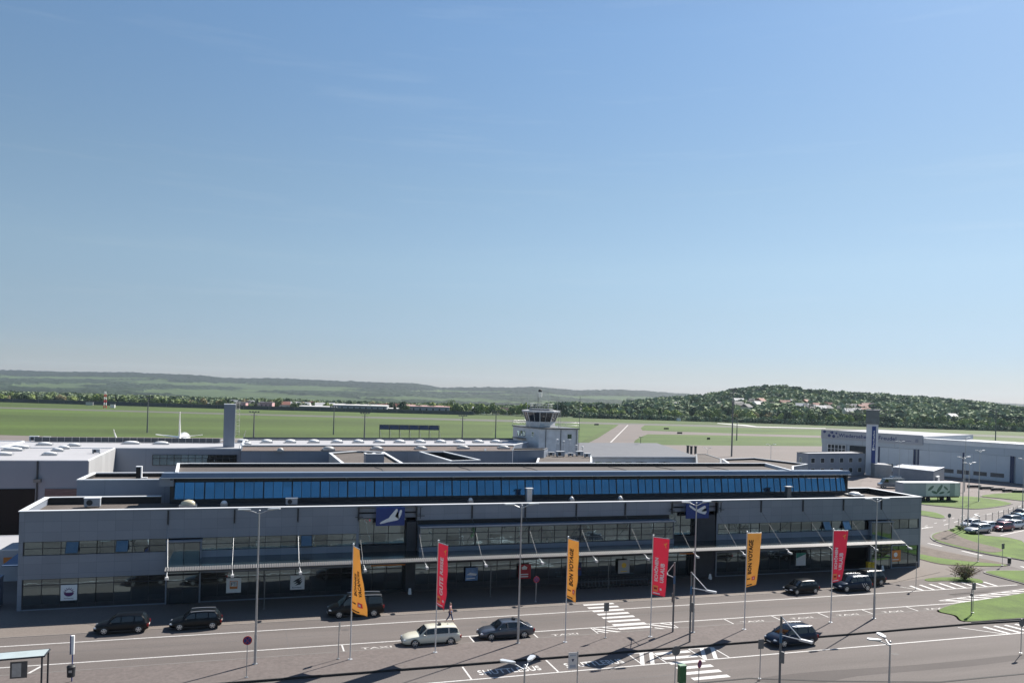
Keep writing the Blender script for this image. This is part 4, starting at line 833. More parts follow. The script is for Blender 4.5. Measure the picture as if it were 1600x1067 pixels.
# left cargo hall
lh = bld('cargo_hall', 'big pale-roofed hall on the far left with a dark open gateway', 'hall')
hx = -19.8
flat_block(lh, [(-60, 112), (hx, 112), (hx, 132.2), (-34.9, 132.2), (-35.0, 146), (-60, 146)], 11.0, M_clad2, M_white_roof, .12, .15)
b = MB(); b.box(hx + .01, hx + .08, 112.1, 132.1, 0, 10.85); b.build('side_wall', M_cladw, lh)
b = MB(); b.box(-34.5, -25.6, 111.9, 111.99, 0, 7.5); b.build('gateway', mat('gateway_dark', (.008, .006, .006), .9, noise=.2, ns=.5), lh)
b = MB(); b.box(-24.5, -18.6 - 1.5, 111.88, 111.985, 3, 7.45); b.build('roller_door', mat('rusty_door', (.12, .085, .085), .7, noise=.35, ns=.6, stretch=(1, 1, 8)), lh)
b = MB(); b.box(-25.45, -25.3, 111.8, 111.99, 0, 10.9); b.build('downpipe', M_frame, lh); b = MB(); b.box(-25.7, -24.9, 111.5, 111.98, 8.3, 8.7); b.build('wall_lamp', M_steel_d, lh)
# rear wing carrying the skylights
wg = bld('rear_wing', 'long rear wing with pale skylit roof and a dark window band behind the clerestory', 'building')
flat_block(wg, [(hx + .1, 132.3), (-2.0, 132.3), (-2.0, 144.6), (-34.8, 144.6), (-34.8, 132.4)], 11.0, M_clad2, M_white_roof, .12, .15)
b = MB(); b.rect((-14.6, 132.22, 8.4), (-2.6, 132.22, 8.4), (-2.6, 132.22, 9.95), (-14.6, 132.22, 9.95)); wo_ = b.build('window', M_glass_up, wg, fix=False)
b = MB()
for i in range(13): b.box(-14.6 + i - .04, -14.6 + i + .04, 132.14, 132.24, 8.35, 10.0)
for z in (8.35, 9.42, 9.95): b.box(-14.6, -2.6, 132.15, 132.23, z, z + .06)
b.build('frame', M_frame, wo_)
rw = bld('gravel_wing', 'long gravel-roofed wing with two rows of skylights, left of the control tower', 'building')
flat_block(rw, [(-1.9, 127.6), (41.9, 130.0), (46.2, 142.0), (-1.9, 137.0)], 11.0, M_clad2, M_gravel2, .12, .15, capm=M_steel_d)
rw2 = bld('skylight_wing', 'narrow pale strip roof with evenly spaced white domes, running left from the control tower', 'building')
flat_block(rw2, [(-1.9, 137.3), (46.0, 142.3), (51.8, 151.0), (50.8, 157), (-1.9, 152)], 11.15, M_clad2, M_white_roof, .2, .3)
xs1 = [68, 215, 362, 508, 640, 770, 897, 1025, 1152, 1270, 1388, 1500]
for i, x_ in enumerate(xs1):
    q = P(400 + x_ / 4, 691.2, z=11); dome(q[0], q[1], 10.95, .95, 'white skylight dome in the rear row behind the clerestory', 'rear row of skylights', h=.36)
for i, (x_, y_) in enumerate(((453, 702.0), (755, 701.5), (1030, 701), (1295, 700), (1548, 700), (152, 704.5))):
    q = P(400 + x_ / 4, y_, z=11); dome(q[0], q[1], 10.9, .95 if i < 5 else .5, 'greyish skylight dome in the front row on the reddish gravel' if i < 5 else 'little skylight dome at the left end of the reddish gravel', 'front row of skylights' if i < 5 else None, m=mat('dusty_dome', (.42, .41, .39), .5, noise=.1, ns=2), h=.35)
for i, (x_, y_, r_) in enumerate(((78, 711, .9), (90, 705, .8), (100, 701, .8), (70, 695.5, 1.1), (116, 697, .9), (20, 704, 1.3), (4, 711, 1.2), (32, 700, 1.2), (205, 693.5, 1.3), (252, 694, 1.2), (380, 690.5, 1.0), (386, 695, .7))):
    q = P(x_, y_, z=10.9); dome(q[0], q[1], 10.85, r_, 'elongated skylight on the white roofs at far left', 'skylights on the white roofs', h=.28, sy=.5)
for (x_, y_, s_) in ((54, 689, .8), (74, 688.5, .65), (151, 708, .6)):
    q = P(x_, y_, z=10.9); ac_unit(q[0], q[1], 10.88, s_, {54: 'dark machine at the back edge of the far left white roof', 74: 'dark machine with a round drum on the far left white roof', 151: 'small black machine on the white roof above the pale side wall'}[x_])
# dark railing along the far edge of the roofs
rl = thing('roof_railing', 'dark roof-edge railing with pale posts running behind the white roofs at left', 'railing', (0, 0, 0))
b = MB(); b.box(-33.2, -5.5, 144.2, 144.28, 11.0, 11.72); b.build('infill_panel', mat('railing_mesh', (.07, .08, .095), .6, noise=.2, ns=2), rl)
for i in range(27): b = MB(); x = -33.2 + i * 1.06; b.box(x - .03, x + .03, 144.1, 144.2, 11, 11.78); b.build('post', M_steel, rl)
rl = thing('roof_railing', 'thin dark railing behind the evenly spaced white domes', 'railing', (0, 0, 0))
b = MB(); b.hexa([(-1.9, 151.7, 11.1), (50.6, 156.8, 11.1), (50.6, 156.9, 11.1), (-1.9, 151.8, 11.1)], [(-1.9, 151.7, 11.5), (50.6, 156.8, 11.5), (50.6, 156.9, 11.5), (-1.9, 151.8, 11.5)]); b.build('infill_panel', MATS['railing_mesh'], rl)
# square chimney with ladder
ch = thing('chimney', 'tall square grey flue shaft with an iron ladder, left behind the hall', 'chimney', (-3.9, 136.6, 11))
b = MB(); b.box(-.85, .85, -.8, .8, -1, 6.7); b.build('shaft', M_clad2, ch); b = MB(); b.box(-.9, .9, -.85, .85, 6.7, 6.8); b.build('cap', M_cap, ch)
b = MB()
for x in (1.0, 1.5): b.tube([(x, 0, 1.7), (x, 0, 7.4)], .035, 5)
for i in range(16): b.tube([(1.0, 0, 2 + i * .35), (1.5, 0, 2 + i * .35)], .02, 4)
for i in range(6): b.tube([(.95 + .3 * math.cos(a) + .3, -.35 * math.sin(a), 2.4 + i * .9) for a in np.linspace(0, math.pi, 6)], .02, 4)
b.build('ladder', mat('pale_ladder', (.55, .54, .47), .5, .3, noise=.1, ns=3), ch)

# raised roof block with plant behind the clerestory, and the sunken court beside it
pb = bld('plant_block', 'flat roof block with bright edges carrying a box-shaped cooler, behind the hall roof')
flat_block(pb, [tuple(P(514, 707, z=11)[:2]), tuple(P(560, 703.6, z=11)[:2]), tuple(P(600, 705.6, z=11)[:2]), tuple(P(633, 725, z=11)[:2]), tuple(P(640, 729, z=11)[:2]), tuple(P(541, 729, z=11)[:2])], 11.0, M_cladw, M_gravel, .3, .35)
q = P(584, 724, z=10.7); t = thing('cooler', 'box-shaped rooftop cooler with fans on top behind the hall roof', 'cooling unit', (q[0], q[1], 10.7))
b = MB(); b.box(-1.25, 1.25, -1.0, 1.0, .05, 1.35); b.build('casing', M_clad2, t); b = MB(); b.box(-1.3, 1.3, -1.05, 1.05, 1.35, 1.42); b.build('cover', M_cap, t)
for k in (-.62, .62): b = MB(); b.disc((k, 0, 1.46), .42, (0, 0, 1), .08, 16); b.build('fan', M_black, t)
cb = bld('court_block', 'low roof with slanting white edges around a dark court, between cooler and control tower')
def poly_px(pts, z): return [tuple(P(x, y, z=z)[:2]) for x, y in pts]
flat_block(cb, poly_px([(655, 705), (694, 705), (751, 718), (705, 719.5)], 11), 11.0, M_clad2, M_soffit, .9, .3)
c2_ = bld('step_block', 'grey-blue upper wall stepping back between the court and the control tower')
flat_block(c2_, poly_px([(757, 704.3), (850, 702.3), (856, 699.5), (757, 700.5)], 10.9), 10.9, M_clad2, M_gravel, .2, .3, capm=M_steel_d)
# control tower
ct = thing('control_tower', 'old square control tower with an eight-sided glazed cab and a beacon mast', 'control tower', (0, 0, 0))
c0, c1, c2c, c3 = (53.8, 150.2), (62.2, 150.2), (60.4, 160.5), (51.7, 160.5)
b = MB(); b.prism([c0, c1, c2c, c3], 0, 13.75); b.build('wall', M_render, ct)
b = MB(); o_ = .25; b.prism([(c0[0] - o_, c0[1] - o_), (c1[0] + o_, c1[1] - o_), (c2c[0] + o_, c2c[1] + o_), (c3[0] - o_, c3[1] + o_)], 13.78, 14.0); b.build('roof', M_steel_d, ct)
ox, oy = 55.9, 155.2
def octa(r, z, ph=22.5): return [(ox + r * math.cos(R(ph + 45 * k)), oy + r * math.sin(R(ph + 45 * k)), z) for k in range(8)]
def frust(b, r0, z0, r1, z1):
    a, c = octa(r0, z0), octa(r1, z1); b.add(a + c, [(i, (i + 1) % 8, (i + 1) % 8 + 8, i + 8) for i in range(8)] + [tuple(range(8))[::-1], tuple(range(8, 16))])
b = MB(); frust(b, 2.95, 14.02, 3.0, 15.1); cab = b.build('cab', M_render, ct)
b = MB(); frust(b, 2.9, 15.1, 3.65, 17.0); gl_ = b.build('cab_window', mat('cab_glass', (.012, .016, .022), .06, noise=.1, ns=1, spec=.8), ct)
b = MB()
for k in range(8):
    for f in (0, .5):
        a, c = np.array(octa(2.96, 15.1)[k]), np.array(octa(2.96, 15.1)[(k + 1) % 8]); a2, c2_2 = np.array(octa(3.71, 17.0)[k]), np.array(octa(3.71, 17.0)[(k + 1) % 8]); b.tube([a + (c - a) * f, a2 + (c2_2 - a2) * f], .07 if f == 0 else .03, 4)
b.build('mullion', M_white, gl_)
b = MB(); frust(b, 3.9, 17.0, 3.95, 17.35); b.build('cab_roof', M_render, ct); b = MB(); frust(b, 2.6, 17.37, 2.5, 17.7); b.build('roof_deck', M_steel_d, ct)
b = MB()
for k in range(14):
    a = k / 14 * 6.283; b.tube([(ox + 2.3 * math.cos(a), oy + 2.3 * math.sin(a), 17.8), (ox + 2.3 * math.cos(a), oy + 2.3 * math.sin(a), 18.7)], .025, 4)
for z in (18.2, 18.7): b.tube([(ox + 2.3 * math.cos(a), oy + 2.3 * math.sin(a), z) for a in np.linspace(0, 6.283, 15)], .02, 4)
for k, (dx, dy, hh) in enumerate(((-2.6, 1, 2.6), (3.2, -1, 3.1), (-3.4, -1.2, 2.0), (2.2, 1.6, 3.6))): b.tube([(ox + dx, oy + dy, 17.5), (ox + dx, oy + dy, 17.5 + hh)], .03, 4)
b.build('roof_railing', M_steel, ct)
b = MB(); b.tube([(ox - .7, oy, 17.8), (ox - .7, oy, 20.9)], .06, 6); mst = b.build('beacon_mast', M_steel_d, ct)
b = MB(); b.cyl((ox - .3, oy), .42, 20.1, 21.1, 12); b.build('beacon', mat('beacon_lens', (.9, .88, .78), .25, noise=.02, ns=2), mst); b = MB(); b.ico((ox - .3, oy, 21.3), .4, 2, sc=(1, 1, .9)); b.build('beacon_cap', M_black, mst)
b = MB()
pr = [(53.7, 150.1), (58, 150.1), (62.3, 150.1), (61.4, 155), (60.5, 160.6), (56, 160.6), (51.6, 160.6), (52.6, 155)]
for p in pr: b.tube([(p[0], p[1], 14), (p[0], p[1], 15.05)], .03, 4)
for z in (14.55, 15.05): b.tube([(p[0], p[1], z) for p in pr + pr[:1]], .025, 4)
b.build('roof_railing', M_steel, ct)
b = MB(); b.tube([(62.45, 150.4, 9), (62.5, 150.4, 20.4)], .05, 5); b.build('antenna_mast', M_steel_d, ct)
b = MB()
for i in range(2): b.tube([(58.6 + i * .45, oy - 3.4, 14), (58.3 + i * .45, oy - 3.9, 17.6)], .03, 4)
for i in range(11): b.tube([(58.6 - .03 * i, oy - 3.4 - .045 * i, 14.2 + i * .33), (59.05 - .03 * i, oy - 3.4 - .045 * i, 14.2 + i * .33)], .02, 4)
b.build('ladder', M_steel, ct)
def wnd(parent, p0, p1, u0, u1, z0, z1, off=.03, m=None, frm=M_white, name='window'):
    """window on the vertical face p0-p1 between u0 and u1 metres, seen from the right-hand side of p0->p1"""
    p0, p1 = np.array(p0, float), np.array(p1, float); d = (p1 - p0) / np.linalg.norm(p1 - p0); n = np.array([d[1], -d[0]])
    def q(u, z, o): a = p0 + d * u + n * o; return (a[0], a[1], z)
    f = MB(); f.hexa([q(u0 - .07, z0 - .07, -.02), q(u1 + .07, z0 - .07, -.02), q(u1 + .07, z0 - .07, off), q(u0 - .07, z0 - .07, off)], [q(u0 - .07, z1 + .07, -.02), q(u1 + .07, z1 + .07, -.02), q(u1 + .07, z1 + .07, off), q(u0 - .07, z1 + .07, off)])
    fo_ = f.build(name, frm, parent); g = MB(); g.rect(q(u0, z0, off + .012), q(u1, z0, off + .012), q(u1, z1, off + .012), q(u0, z1, off + .012)); g.build('pane', m or M_glass_up, fo_, fix=False); return fo_
wnd(ct, c0, c1, 6.1, 7.0, 11.9, 12.8)
for u in (1.2, 2.4, 3.6): wnd(ct, c3, c0, 10.4 - 9.6 + u * 1.0, 10.4 - 9.6 + u + .75, 12.0, 13.0, frm=M_steel_d)
wnd(ct, c3, c0, 7.8, 8.5, 12.1, 13.0)
b = MB(); b.box(55.2, 55.3, 150.05, 150.18, 9, 13.7); b.box(58.4, 58.5, 150.05, 150.18, 9, 13.7); b.box(61.8, 61.88, 150.05, 150.18, 9, 13.7); b.build('downpipe', M_steel_d, ct)
b = MB(); b.box(50.9, 52.9, 155, 158.5, 11.5, 11.65); b.build('porch', M_steel_d, ct)
# clutter of aerials on the roof at the tower's foot
for i, (x_, y_, hh) in enumerate(((870, 706, 2.6), (880, 705, 2.2), (889, 704, 2.4), (900, 705, 1.4), (910, 706, 1.2))):
    q = P(x_, y_, z=9.6); t = thing('antenna', 'slim roof aerial in the cluster at the foot of the control tower', 'antenna', (q[0], q[1], 9.4), 0, 'aerials at the foot of the control tower')
    b = MB(); b.tube([(0, 0, 0), (0, 0, hh)], .04, 5); b.build('mast', M_steel, t); b = MB(); b.ico((0, 0, hh), .28, 1, sc=(1, 1, .45)); b.box(-.35, .35, -.03, .03, hh * .7, hh * .7 + .05); b.build('head', M_white, t)
for i, (x_, y_) in enumerate(((862, 711), (876, 712), (892, 711.5), (906, 711), (918, 713))):
    q = P(x_, y_, z=9.6); ac_unit(q[0], q[1], 9.45, (.7, .95, .6, .85, .7)[i], 'pale plant box among the aerials at the foot of the control tower', 'plant boxes at the foot of the control tower')
b2 = bld('tower_annexe', 'low flat roofs crowded with plant in front of the control tower'); flat_block(b2, poly_px([(843, 708), (922, 709), (925, 716), (925, 722), (838, 722)], 9.5), 9.5, M_clad2, M_gravel, .1, .3)
# white building with the shallow grey hipped roof
hr = thing('office_building', 'white office building with a shallow slate-grey hipped roof beside the control tower', 'office building', (0, 0, 0))
ez = 8.0; e = [P(905, 714.5, z=ez), P(1087, 713.0, z=ez)]; yA = (e[0][1] + e[1][1]) / 2; xa, xb = e[0][0], e[1][0]
rdz = 9.7; r0_, r1_ = P(906, 691.5, z=rdz), P(1026, 692, z=rdz)
b = MB(); bk = r0_[1] * 2 - yA
v = [(xa, yA, ez), (xb, yA, ez), (xb, bk, ez), (xa, bk, ez), (r0_[0], r0_[1], rdz), (r1_[0], r1_[1], rdz)]
b.add(v, [(0, 1, 5, 4), (1, 2, 5), (2, 3, 4, 5), (3, 0, 4), (0, 3, 2, 1)]); b.build('roof', mat('slate_grey_sheet', (.105, .112, .128), .85, .0, noise=.06, ns=.4), hr)
b = MB(); b.box(xa + .3, xb - .3, yA + .4, bk - .4, 0, ez - .05); b.build('wall', mat('white_wall', (.62, .64, .66), .8, noise=.08, ns=.6), hr)
b = MB(); b.box(xa - .05, xb + .05, yA - .1, yA - .0, ez - .1, ez + .06); b.build('gutter', M_cap, hr)
for x_ in (915, 930, 946, 961, 977, 993, 1001, 1029, 1037):
    q = Pl(1000, 700, (xa, yA + .4), (xb, yA + .4)); u = P(x_, 720, Y=yA + .4)[0]; wnd(hr, (xa, yA + .4), (xb, yA + .4), u - xa, u - xa + 1.5, 5.6, 6.9)
t = thing('windsock_lamp', 'short pale lamp post standing up from the slate-grey hipped roof', 'roof lamp', tuple(P(1001, 692.5, z=rdz))); b = MB(); b.tube([(0, 0, 0), (0, 0, 1.4)], .06, 5); b.build('post', M_dark, t); b = MB(); b.box(-.35, .35, -.2, .2, 1.4, 1.6); b.build('head', mat('pale_yellow_lamp', (.6, .6, .35), .5, noise=.05, ns=2), t)
t = bld('brown_annexe', 'low brown-roofed building right of the slate-grey hipped roof'); flat_block(t, poly_px([(1087, 709), (1104, 709), (1127, 716.5), (1127, 724), (1088, 724)], 8.2), 8.2, M_render, M_gravel, .1, .3, capm=M_steel_d)
t = bld('brown_annexe', 'long low brown roof with slanting white edges behind the right end of the clerestory'); flat_block(t, poly_px([(1128, 716.5), (1178, 714.8), (1262, 724.5), (1240, 728), (1240, 733.5), (1150, 731)], 7.6), 7.6, M_clad2, M_gravel, .45, .3)
for i, (x_, y_) in enumerate(((1074.5, 707), (1080, 708), (1086.5, 708))):
    q = P(x_, y_, z=8.2); t = thing('vent_pipe', 'short dark vent pipe standing behind the hipped roof', 'vent pipe', (q[0], q[1], 8), 0, 'dark vent pipes behind the hipped roof'); b = MB(); b.cyl((0, 0), .28, 0, 1.7, 8); b.build('pipe', M_dark, t); b = MB(); b.cyl((0, 0), .38, 1.7, 1.85, 8); b.build('cap', M_black, t)
# two-storey modular block
g1 = thing('modular_office', 'grey two-storey container office with white windows in front of the lettered hangar', 'office block', (0, 0, 0))
q0, q1, q2, q3 = (P(1244, 741, z=0), P(1262, 744, z=0), P(1351, 742, z=0), P(1330, 738, z=0))
pg = [tuple(q[:2]) for q in (q0, q1, q2, q3)]; q2z = P(1351, 709, Y=q2[1])[2]
flat_block(g1, pg, 6.3, mat('module_grey', (.26, .285, .33), .6, .1, noise=.06, ns=.6), M_white_roof, .15, .25, capm=M_dark)
L_ = np.linalg.norm(np.array(pg[2]) - np.array(pg[1]))
for i in range(6):
    u = L_ * (.05 + i * .165)
    for z0 in (3.7, .9): wnd(g1, pg[1], pg[2], u, u + 1.3, z0, z0 + 1.25, m=mat('module_pane', (.03, .035, .04), .1, noise=.1, ns=1))
wnd(g1, pg[0], pg[1], 1.2, 2.2, 3.7, 4.9)
t = thing('container', 'pale grey low block left of the container office', 'cabin', (0, 0, 0)); flat_block(t, poly_px([(1203, 727), (1258, 724), (1259, 737), (1208, 737)], 5.4), 5.4, M_clad2, M_gravel, .1, .2)
# hangar
hA = np.array([200.5, 159.2]); hd = np.array([-.405, .914]); hd /= np.linalg.norm(hd)
hp = lambda u, o=0: hA + hd * u + np.array([-hd[1], hd[0]]) * o          # o>0: out of the facade towards the terminal
def hu(x_, y_): q = Pl(x_, y_, hA, hA + hd); return float((q[:2] - hA) @ hd), float(q[2])
HU = {k: hu(*k) for k in ((1600, 693.3), (1443, 683), (1441, 681), (1284, 674), (1285, 705), (1580, 712), (1432, 704), (1582, 748), (1375, 700), (1441, 697), (1600, 756), (1600, 700))}
uL = HU[(1284, 674)][0]; uM = HU[(1443, 683)][0]; zR = 10.6; zL = 11.2
def hut(x_): return hu(x_, 684)[0]
hg = thing('hangar', 'huge pale aircraft hangar at right with sliding doors and a lettered sign band', 'hangar', (0, 0, 0))
def hbox(b, u0, u1, o0, o1, z0, z1, mi=0):
    a = [hp(u0, o0), hp(u1, o0), hp(u1, o1), hp(u0, o1)]; b.hexa([(*p, z0) for p in a], [(*p, z1) for p in a], mi)
M_hang = panel_mat('hangar_cladding', (.44, .49, .54), px=5, pz=40, x0=0, line=.05, axis='xy', var=.03)
M_hdoor = panel_mat('hangar_door_sheet', (.50, .55, .60), px=3, pz=40, x0=0, line=.04, axis='xy', var=.03)
b = MB(); hbox(b, -45, uM, -40, -.4, 0, zR - 1.2); hbox(b, uM, uL, -40, -.4, 0, zL - .2); hbox(b, -45, uM, -.4, 0, 7.2, zR - 1.3); hbox(b, uM, uL, -.4, 0, 7.3, zL); hbox(b, -45, HU[(1580, 712)][0] - 1.2, -.4, 0, 0, 7.2)
b.build('wall', M_hang, hg)
b = MB(); hbox(b, -45, uM - .2, -39.9, -.42, zR - 1.19, zR - 1.0); hbox(b, uM, uL - .3, -39.9, -.42, zL - .19, zL - .1); b.build('roof', M_white_roof, hg)
b = MB(); hbox(b, -45, uM, -1.6, .0, zR - 1.28, zR - .15); hbox(b, -45, uM - .0, -2.2, .12, zR - .15, zR + .1); b.build('eaves_box', M_cap, hg)
b = MB()
us = [HU[(1580, 712)][0], HU[(1432, 704)][0] - 0.8]
hbox(b, us[0], us[1], -.3, -.05, .2, 7.15); hbox(b, HU[(1432, 704)][0] + .9, HU[(1375, 700)][0], -.3, -.05, .2, 7.15); dr = b.build('sliding_door', M_hdoor, hg)
b = MB()
for i in range(8):
    u0 = us[0] + 1.6 + i * 4.3
    if u0 + 3.2 < us[1]: hbox(b, u0, u0 + 3.4, -.06, -.02, 1.2, 2.3)
for i in range(3): hbox(b, HU[(1375, 700)][0] - 4 - i * 4, HU[(1375, 700)][0] - 1 - i * 4, -.06, -.02, 1.2, 2.3)
b.build('window', mat('hangar_window', (.07, .08, .09), .25, noise=.3, ns=.8), dr)
b = MB()
for u in (us[0] - .5, us[0] - .0, us[1] + .3, HU[(1432, 704)][0] + .5, HU[(1375, 700)][0] + .3, (us[0] + us[1]) / 2): hbox(b, u - .22, u + .22, -.05, .02, 0, 7.3)
b.build('door_post', M_navy, hg)
b = MB(); hbox(b, HU[(1375, 700)][0] + 3, hut(1328), -.1, .02, 0, 7.0); b.build('open_gate', mat('hangar_inside', (.03, .035, .04), .8, noise=.3, ns=.3), hg)
b = MB(); gw0 = hut(1322); gl6 = (hut(1294) - gw0) / 5
for i in range(6): hbox(b, gw0 + i * gl6, gw0 + i * gl6 + .18, .03, .06, 3, 7)
for z in (3, 4.3, 5.6, 6.9): hbox(b, gw0, gw0 + gl6 * 5, .03, .055, z, z + .12)
b.build('window_frame', M_white, hg); b = MB(); hbox(b, gw0, gw0 + gl6 * 5, -.02, .02, 3, 7); b.build('window', MATS['hangar_inside'], hg)
b = MB(); hbox(b, uM + .1, uL - .0, .0, .35, 8.7, zL + .3); sb = b.build('sign_band', mat('sign_band_grey', (.40, .41, .44), .6, noise=.03, ns=.5), hg, label='pale sign band with dark blue lettering')
# lettering runs from the far end (left in the photograph) to the near end
def htext(s, xa_, xb_, z, h, m):
    b = MB(); ua_, ub_ = hut(xa_), hut(xb_); o = hp(ua_, .37); d = -hd; put_text(b, s, (*o, z), (d[0], d[1], 0), (0, 0, 1), abs(ua_ - ub_), h, bold=.02); b.build('lettering', m, sb, fix=False)
M_let = mat('sign_letter_blue', (.03, .045, .16), .5, noise=.04, ns=2)
htext('Wiedersehen ist Freude!', 1311, 1401.5, 9.45, 1.15, M_let); htext('Flughafen Saarbrücken', 1407, 1425, 9.4, .36, M_let)
b = MB()
for (x_, z_, r_) in ((1289, 10.9, .45), (1301, 10.75, .42), (1296.5, 9.75, .5), (1303.5, 9.6, .5), (1298.2, 10.75, .2), (1307.5, 10.6, .32), (1310, 9.5, .2)):
    o = hp(hut(x_), .38); b.tube([(o[0], o[1], z_), (o[0] - hd[1] * .02, o[1] + hd[0] * .02, z_)], r_, 14, smooth=False)
b.build('dot_emblem', M_let, sb)
b = MB(); o0, o1 = hut(1431), hut(1436); hbox(b, o1, o0, .36, .38, 9.3, 10.3); b.build('emblem', mat('sign_grey_mark', (.25, .27, .33), .5, noise=.05, ns=2), sb)
for i in range(6): 
    c = hp(-8 + i * 11, -18); dome(c[0], c[1], zR - 1.0, 1.6, 'white skylight on the hangar roof', 'skylights on the hangar roof', h=.5)
# new control tower: slim white shaft, blue band, grey cab
at = thing('control_tower', 'slim white modern control tower with a blue lettered band and a grey cab', 'control tower', tuple(P(1361, 742, z=0)), -.73)
ax, ay, _ = at.location; D_ = math.hypot(ax, ay) * .97
b = MB(); b.box(-1.55, 1.55, -1.55, 1.55, 0, 14.6); b.build('shaft', M_cladw if False else mat('tower_white', (.60, .62, .65), .6, noise=.05, ns=.4), at)
b = MB(); b.box(-.1, .95, -1.65, -1.56, 2.6, 14.0); bn = b.build('blue_band', M_rblue, at)
b = MB(); put_text(b, 'Flughafen', (.78, -1.67, 8.0), (0, 0, 1), (-1, 0, 0), 4.8, .55, bold=.02); b.build('lettering', M_white, bn, fix=False)
b = MB(); b.box(.1, .7, -1.71, -1.66, 7.2, 7.8); b.build('emblem', M_white, bn)
b = MB(); b.box(-1.75, 1.75, -1.75, 1.75, 14.6, 18.4); b.build('cab', mat('tower_cab_grey', (.13, .15, .15), .6, noise=.2, ns=.8), at)
b = MB(); b.box(-1.85, 1.85, -1.85, 1.85, 18.4, 18.65); b.build('cab_roof', M_steel_d, at)
b = MB()
for x in (-7, -4.5, 4, 6): b.tube([(x, 0, 17.6), (x, 0, 19.0)], .05, 4)
for z in (17.6, 18.6): b.tube([(-7, 0, z), (6, 0, z)], .05, 4)
for x in (-6.5, -4): b.tube([(x, 0, 18.4), (x + 2.5, 0, 16)], .05, 4)
b.box(-1, 2, -.3, .3, 19.3, 19.6); b.tube([(0, 0, 18.6), (0, 0, 20.3)], .12, 5); b.build('aerial_frame', M_frame, at)
for (xs_, xe, yb, hh, lb) in ((1367, 1393, 745, 2.7, 'row of grey site cabins at the foot of the white control tower'),):
    t = thing('cabin', lb, 'cabin', (0, 0, 0)); a = P(xs_, yb, z=0); c = P(xe, yb + 2, z=0); flat_block(t, [a[:2], c[:2], c[:2] + [3, 6], a[:2] + [3, 6]], hh + .9, mat('cabin_grey', (.33, .34, .34), .6, noise=.15, ns=.8), M_white_roof, .05, .1, capm=M_steel)
t = thing('shed', 'long low grey shed with a pale roof edge between the vans and the hangar', 'shed', (0, 0, 0))
q = [P(1394, 757, z=0), P(1458, 765, z=0), P(1475, 757, z=0), P(1410, 752, z=0)]; flat_block(t, [p[:2] for p in q], 4.6, mat('shed_grey', (.20, .22, .255), .6, noise=.08, ns=.6), M_clad2, .1, .2)
b = MB(); b.hexa([(*P(1459, 763, z=0)[:2], 0), (*P(1465, 764, z=0)[:2], 0), (*P(1468, 762, z=0)[:2], 0), (*P(1462, 761, z=0)[:2], 0)], [(*P(1459, 763, z=0)[:2], 3), (*P(1465, 764, z=0)[:2], 3), (*P(1468, 762, z=0)[:2], 3), (*P(1462, 761, z=0)[:2], 3)]); b.build('lean_to', M_render, t)
# annexe at the left edge of the photograph
an = thing('annexe', 'low annexe at the left edge with sloping dark awning and orange and red signs', 'annexe', (0, 0, 0))
flat_block(an, [(-34, 95.0), (-20.8, 95.0), (-20.8, 103.5), (-34, 103.5)], 3.3, mat('annexe_pale', (.40, .42, .46), .7, noise=.06, ns=1), M_white_roof, .06, .1)
b = MB(); b.hexa([(-23.6, 91.2, 2.3), (-20.7, 91.2, 2.3), (-20.7, 94.9, 3.2), (-22.6, 94.9, 3.2)], [(-23.6, 91.2, 2.42), (-20.7, 91.2, 2.42), (-20.7, 94.9, 3.32), (-22.6, 94.9, 3.32)]); b.build('awning', mat('awning_blue', (.10, .15, .24), .5, .2, noise=.1, ns=1), an)
b = MB(); b.box(-24.4, -23.6, 94.9, 94.97, 1.9, 2.5); b.build('orange_sign', M_orange, an); b = MB(); b.box(-23.4, -22.7, 94.9, 94.97, 1.9, 2.5); b.build('red_sign', M_red, an)
t = thing('loading_ramp', 'reddish paved yard roof strip beyond the annexe at the left edge', 'ramp', (0, 0, 0)); b = MB(); b.box(-45, -21, 104, 111.5, 0, 1.5); b.build('slab', mat('brick_red_paving', (.40, .17, .12), .85, noise=.25, ns=.6), t); b = MB(); b.box(-45, -21, 103.8, 104, 0, 1.7); b.build('edge', M_white, t)
t = thing('storage_box', 'tall pale storage box standing beside the left corner of the terminal', 'storage box', (-22.9, 84.6, 0)); b = MB(); b.box(-1.6, .9, -1.2, 1.2, 0, 2.6); b.build('body', mat('box_blue_grey', (.16, .20, .25), .5, noise=.08, ns=1), t); b = MB(); b.box(-1.65, .95, -1.25, 1.25, 2.6, 2.7); b.build('lid', M_clad2, t)

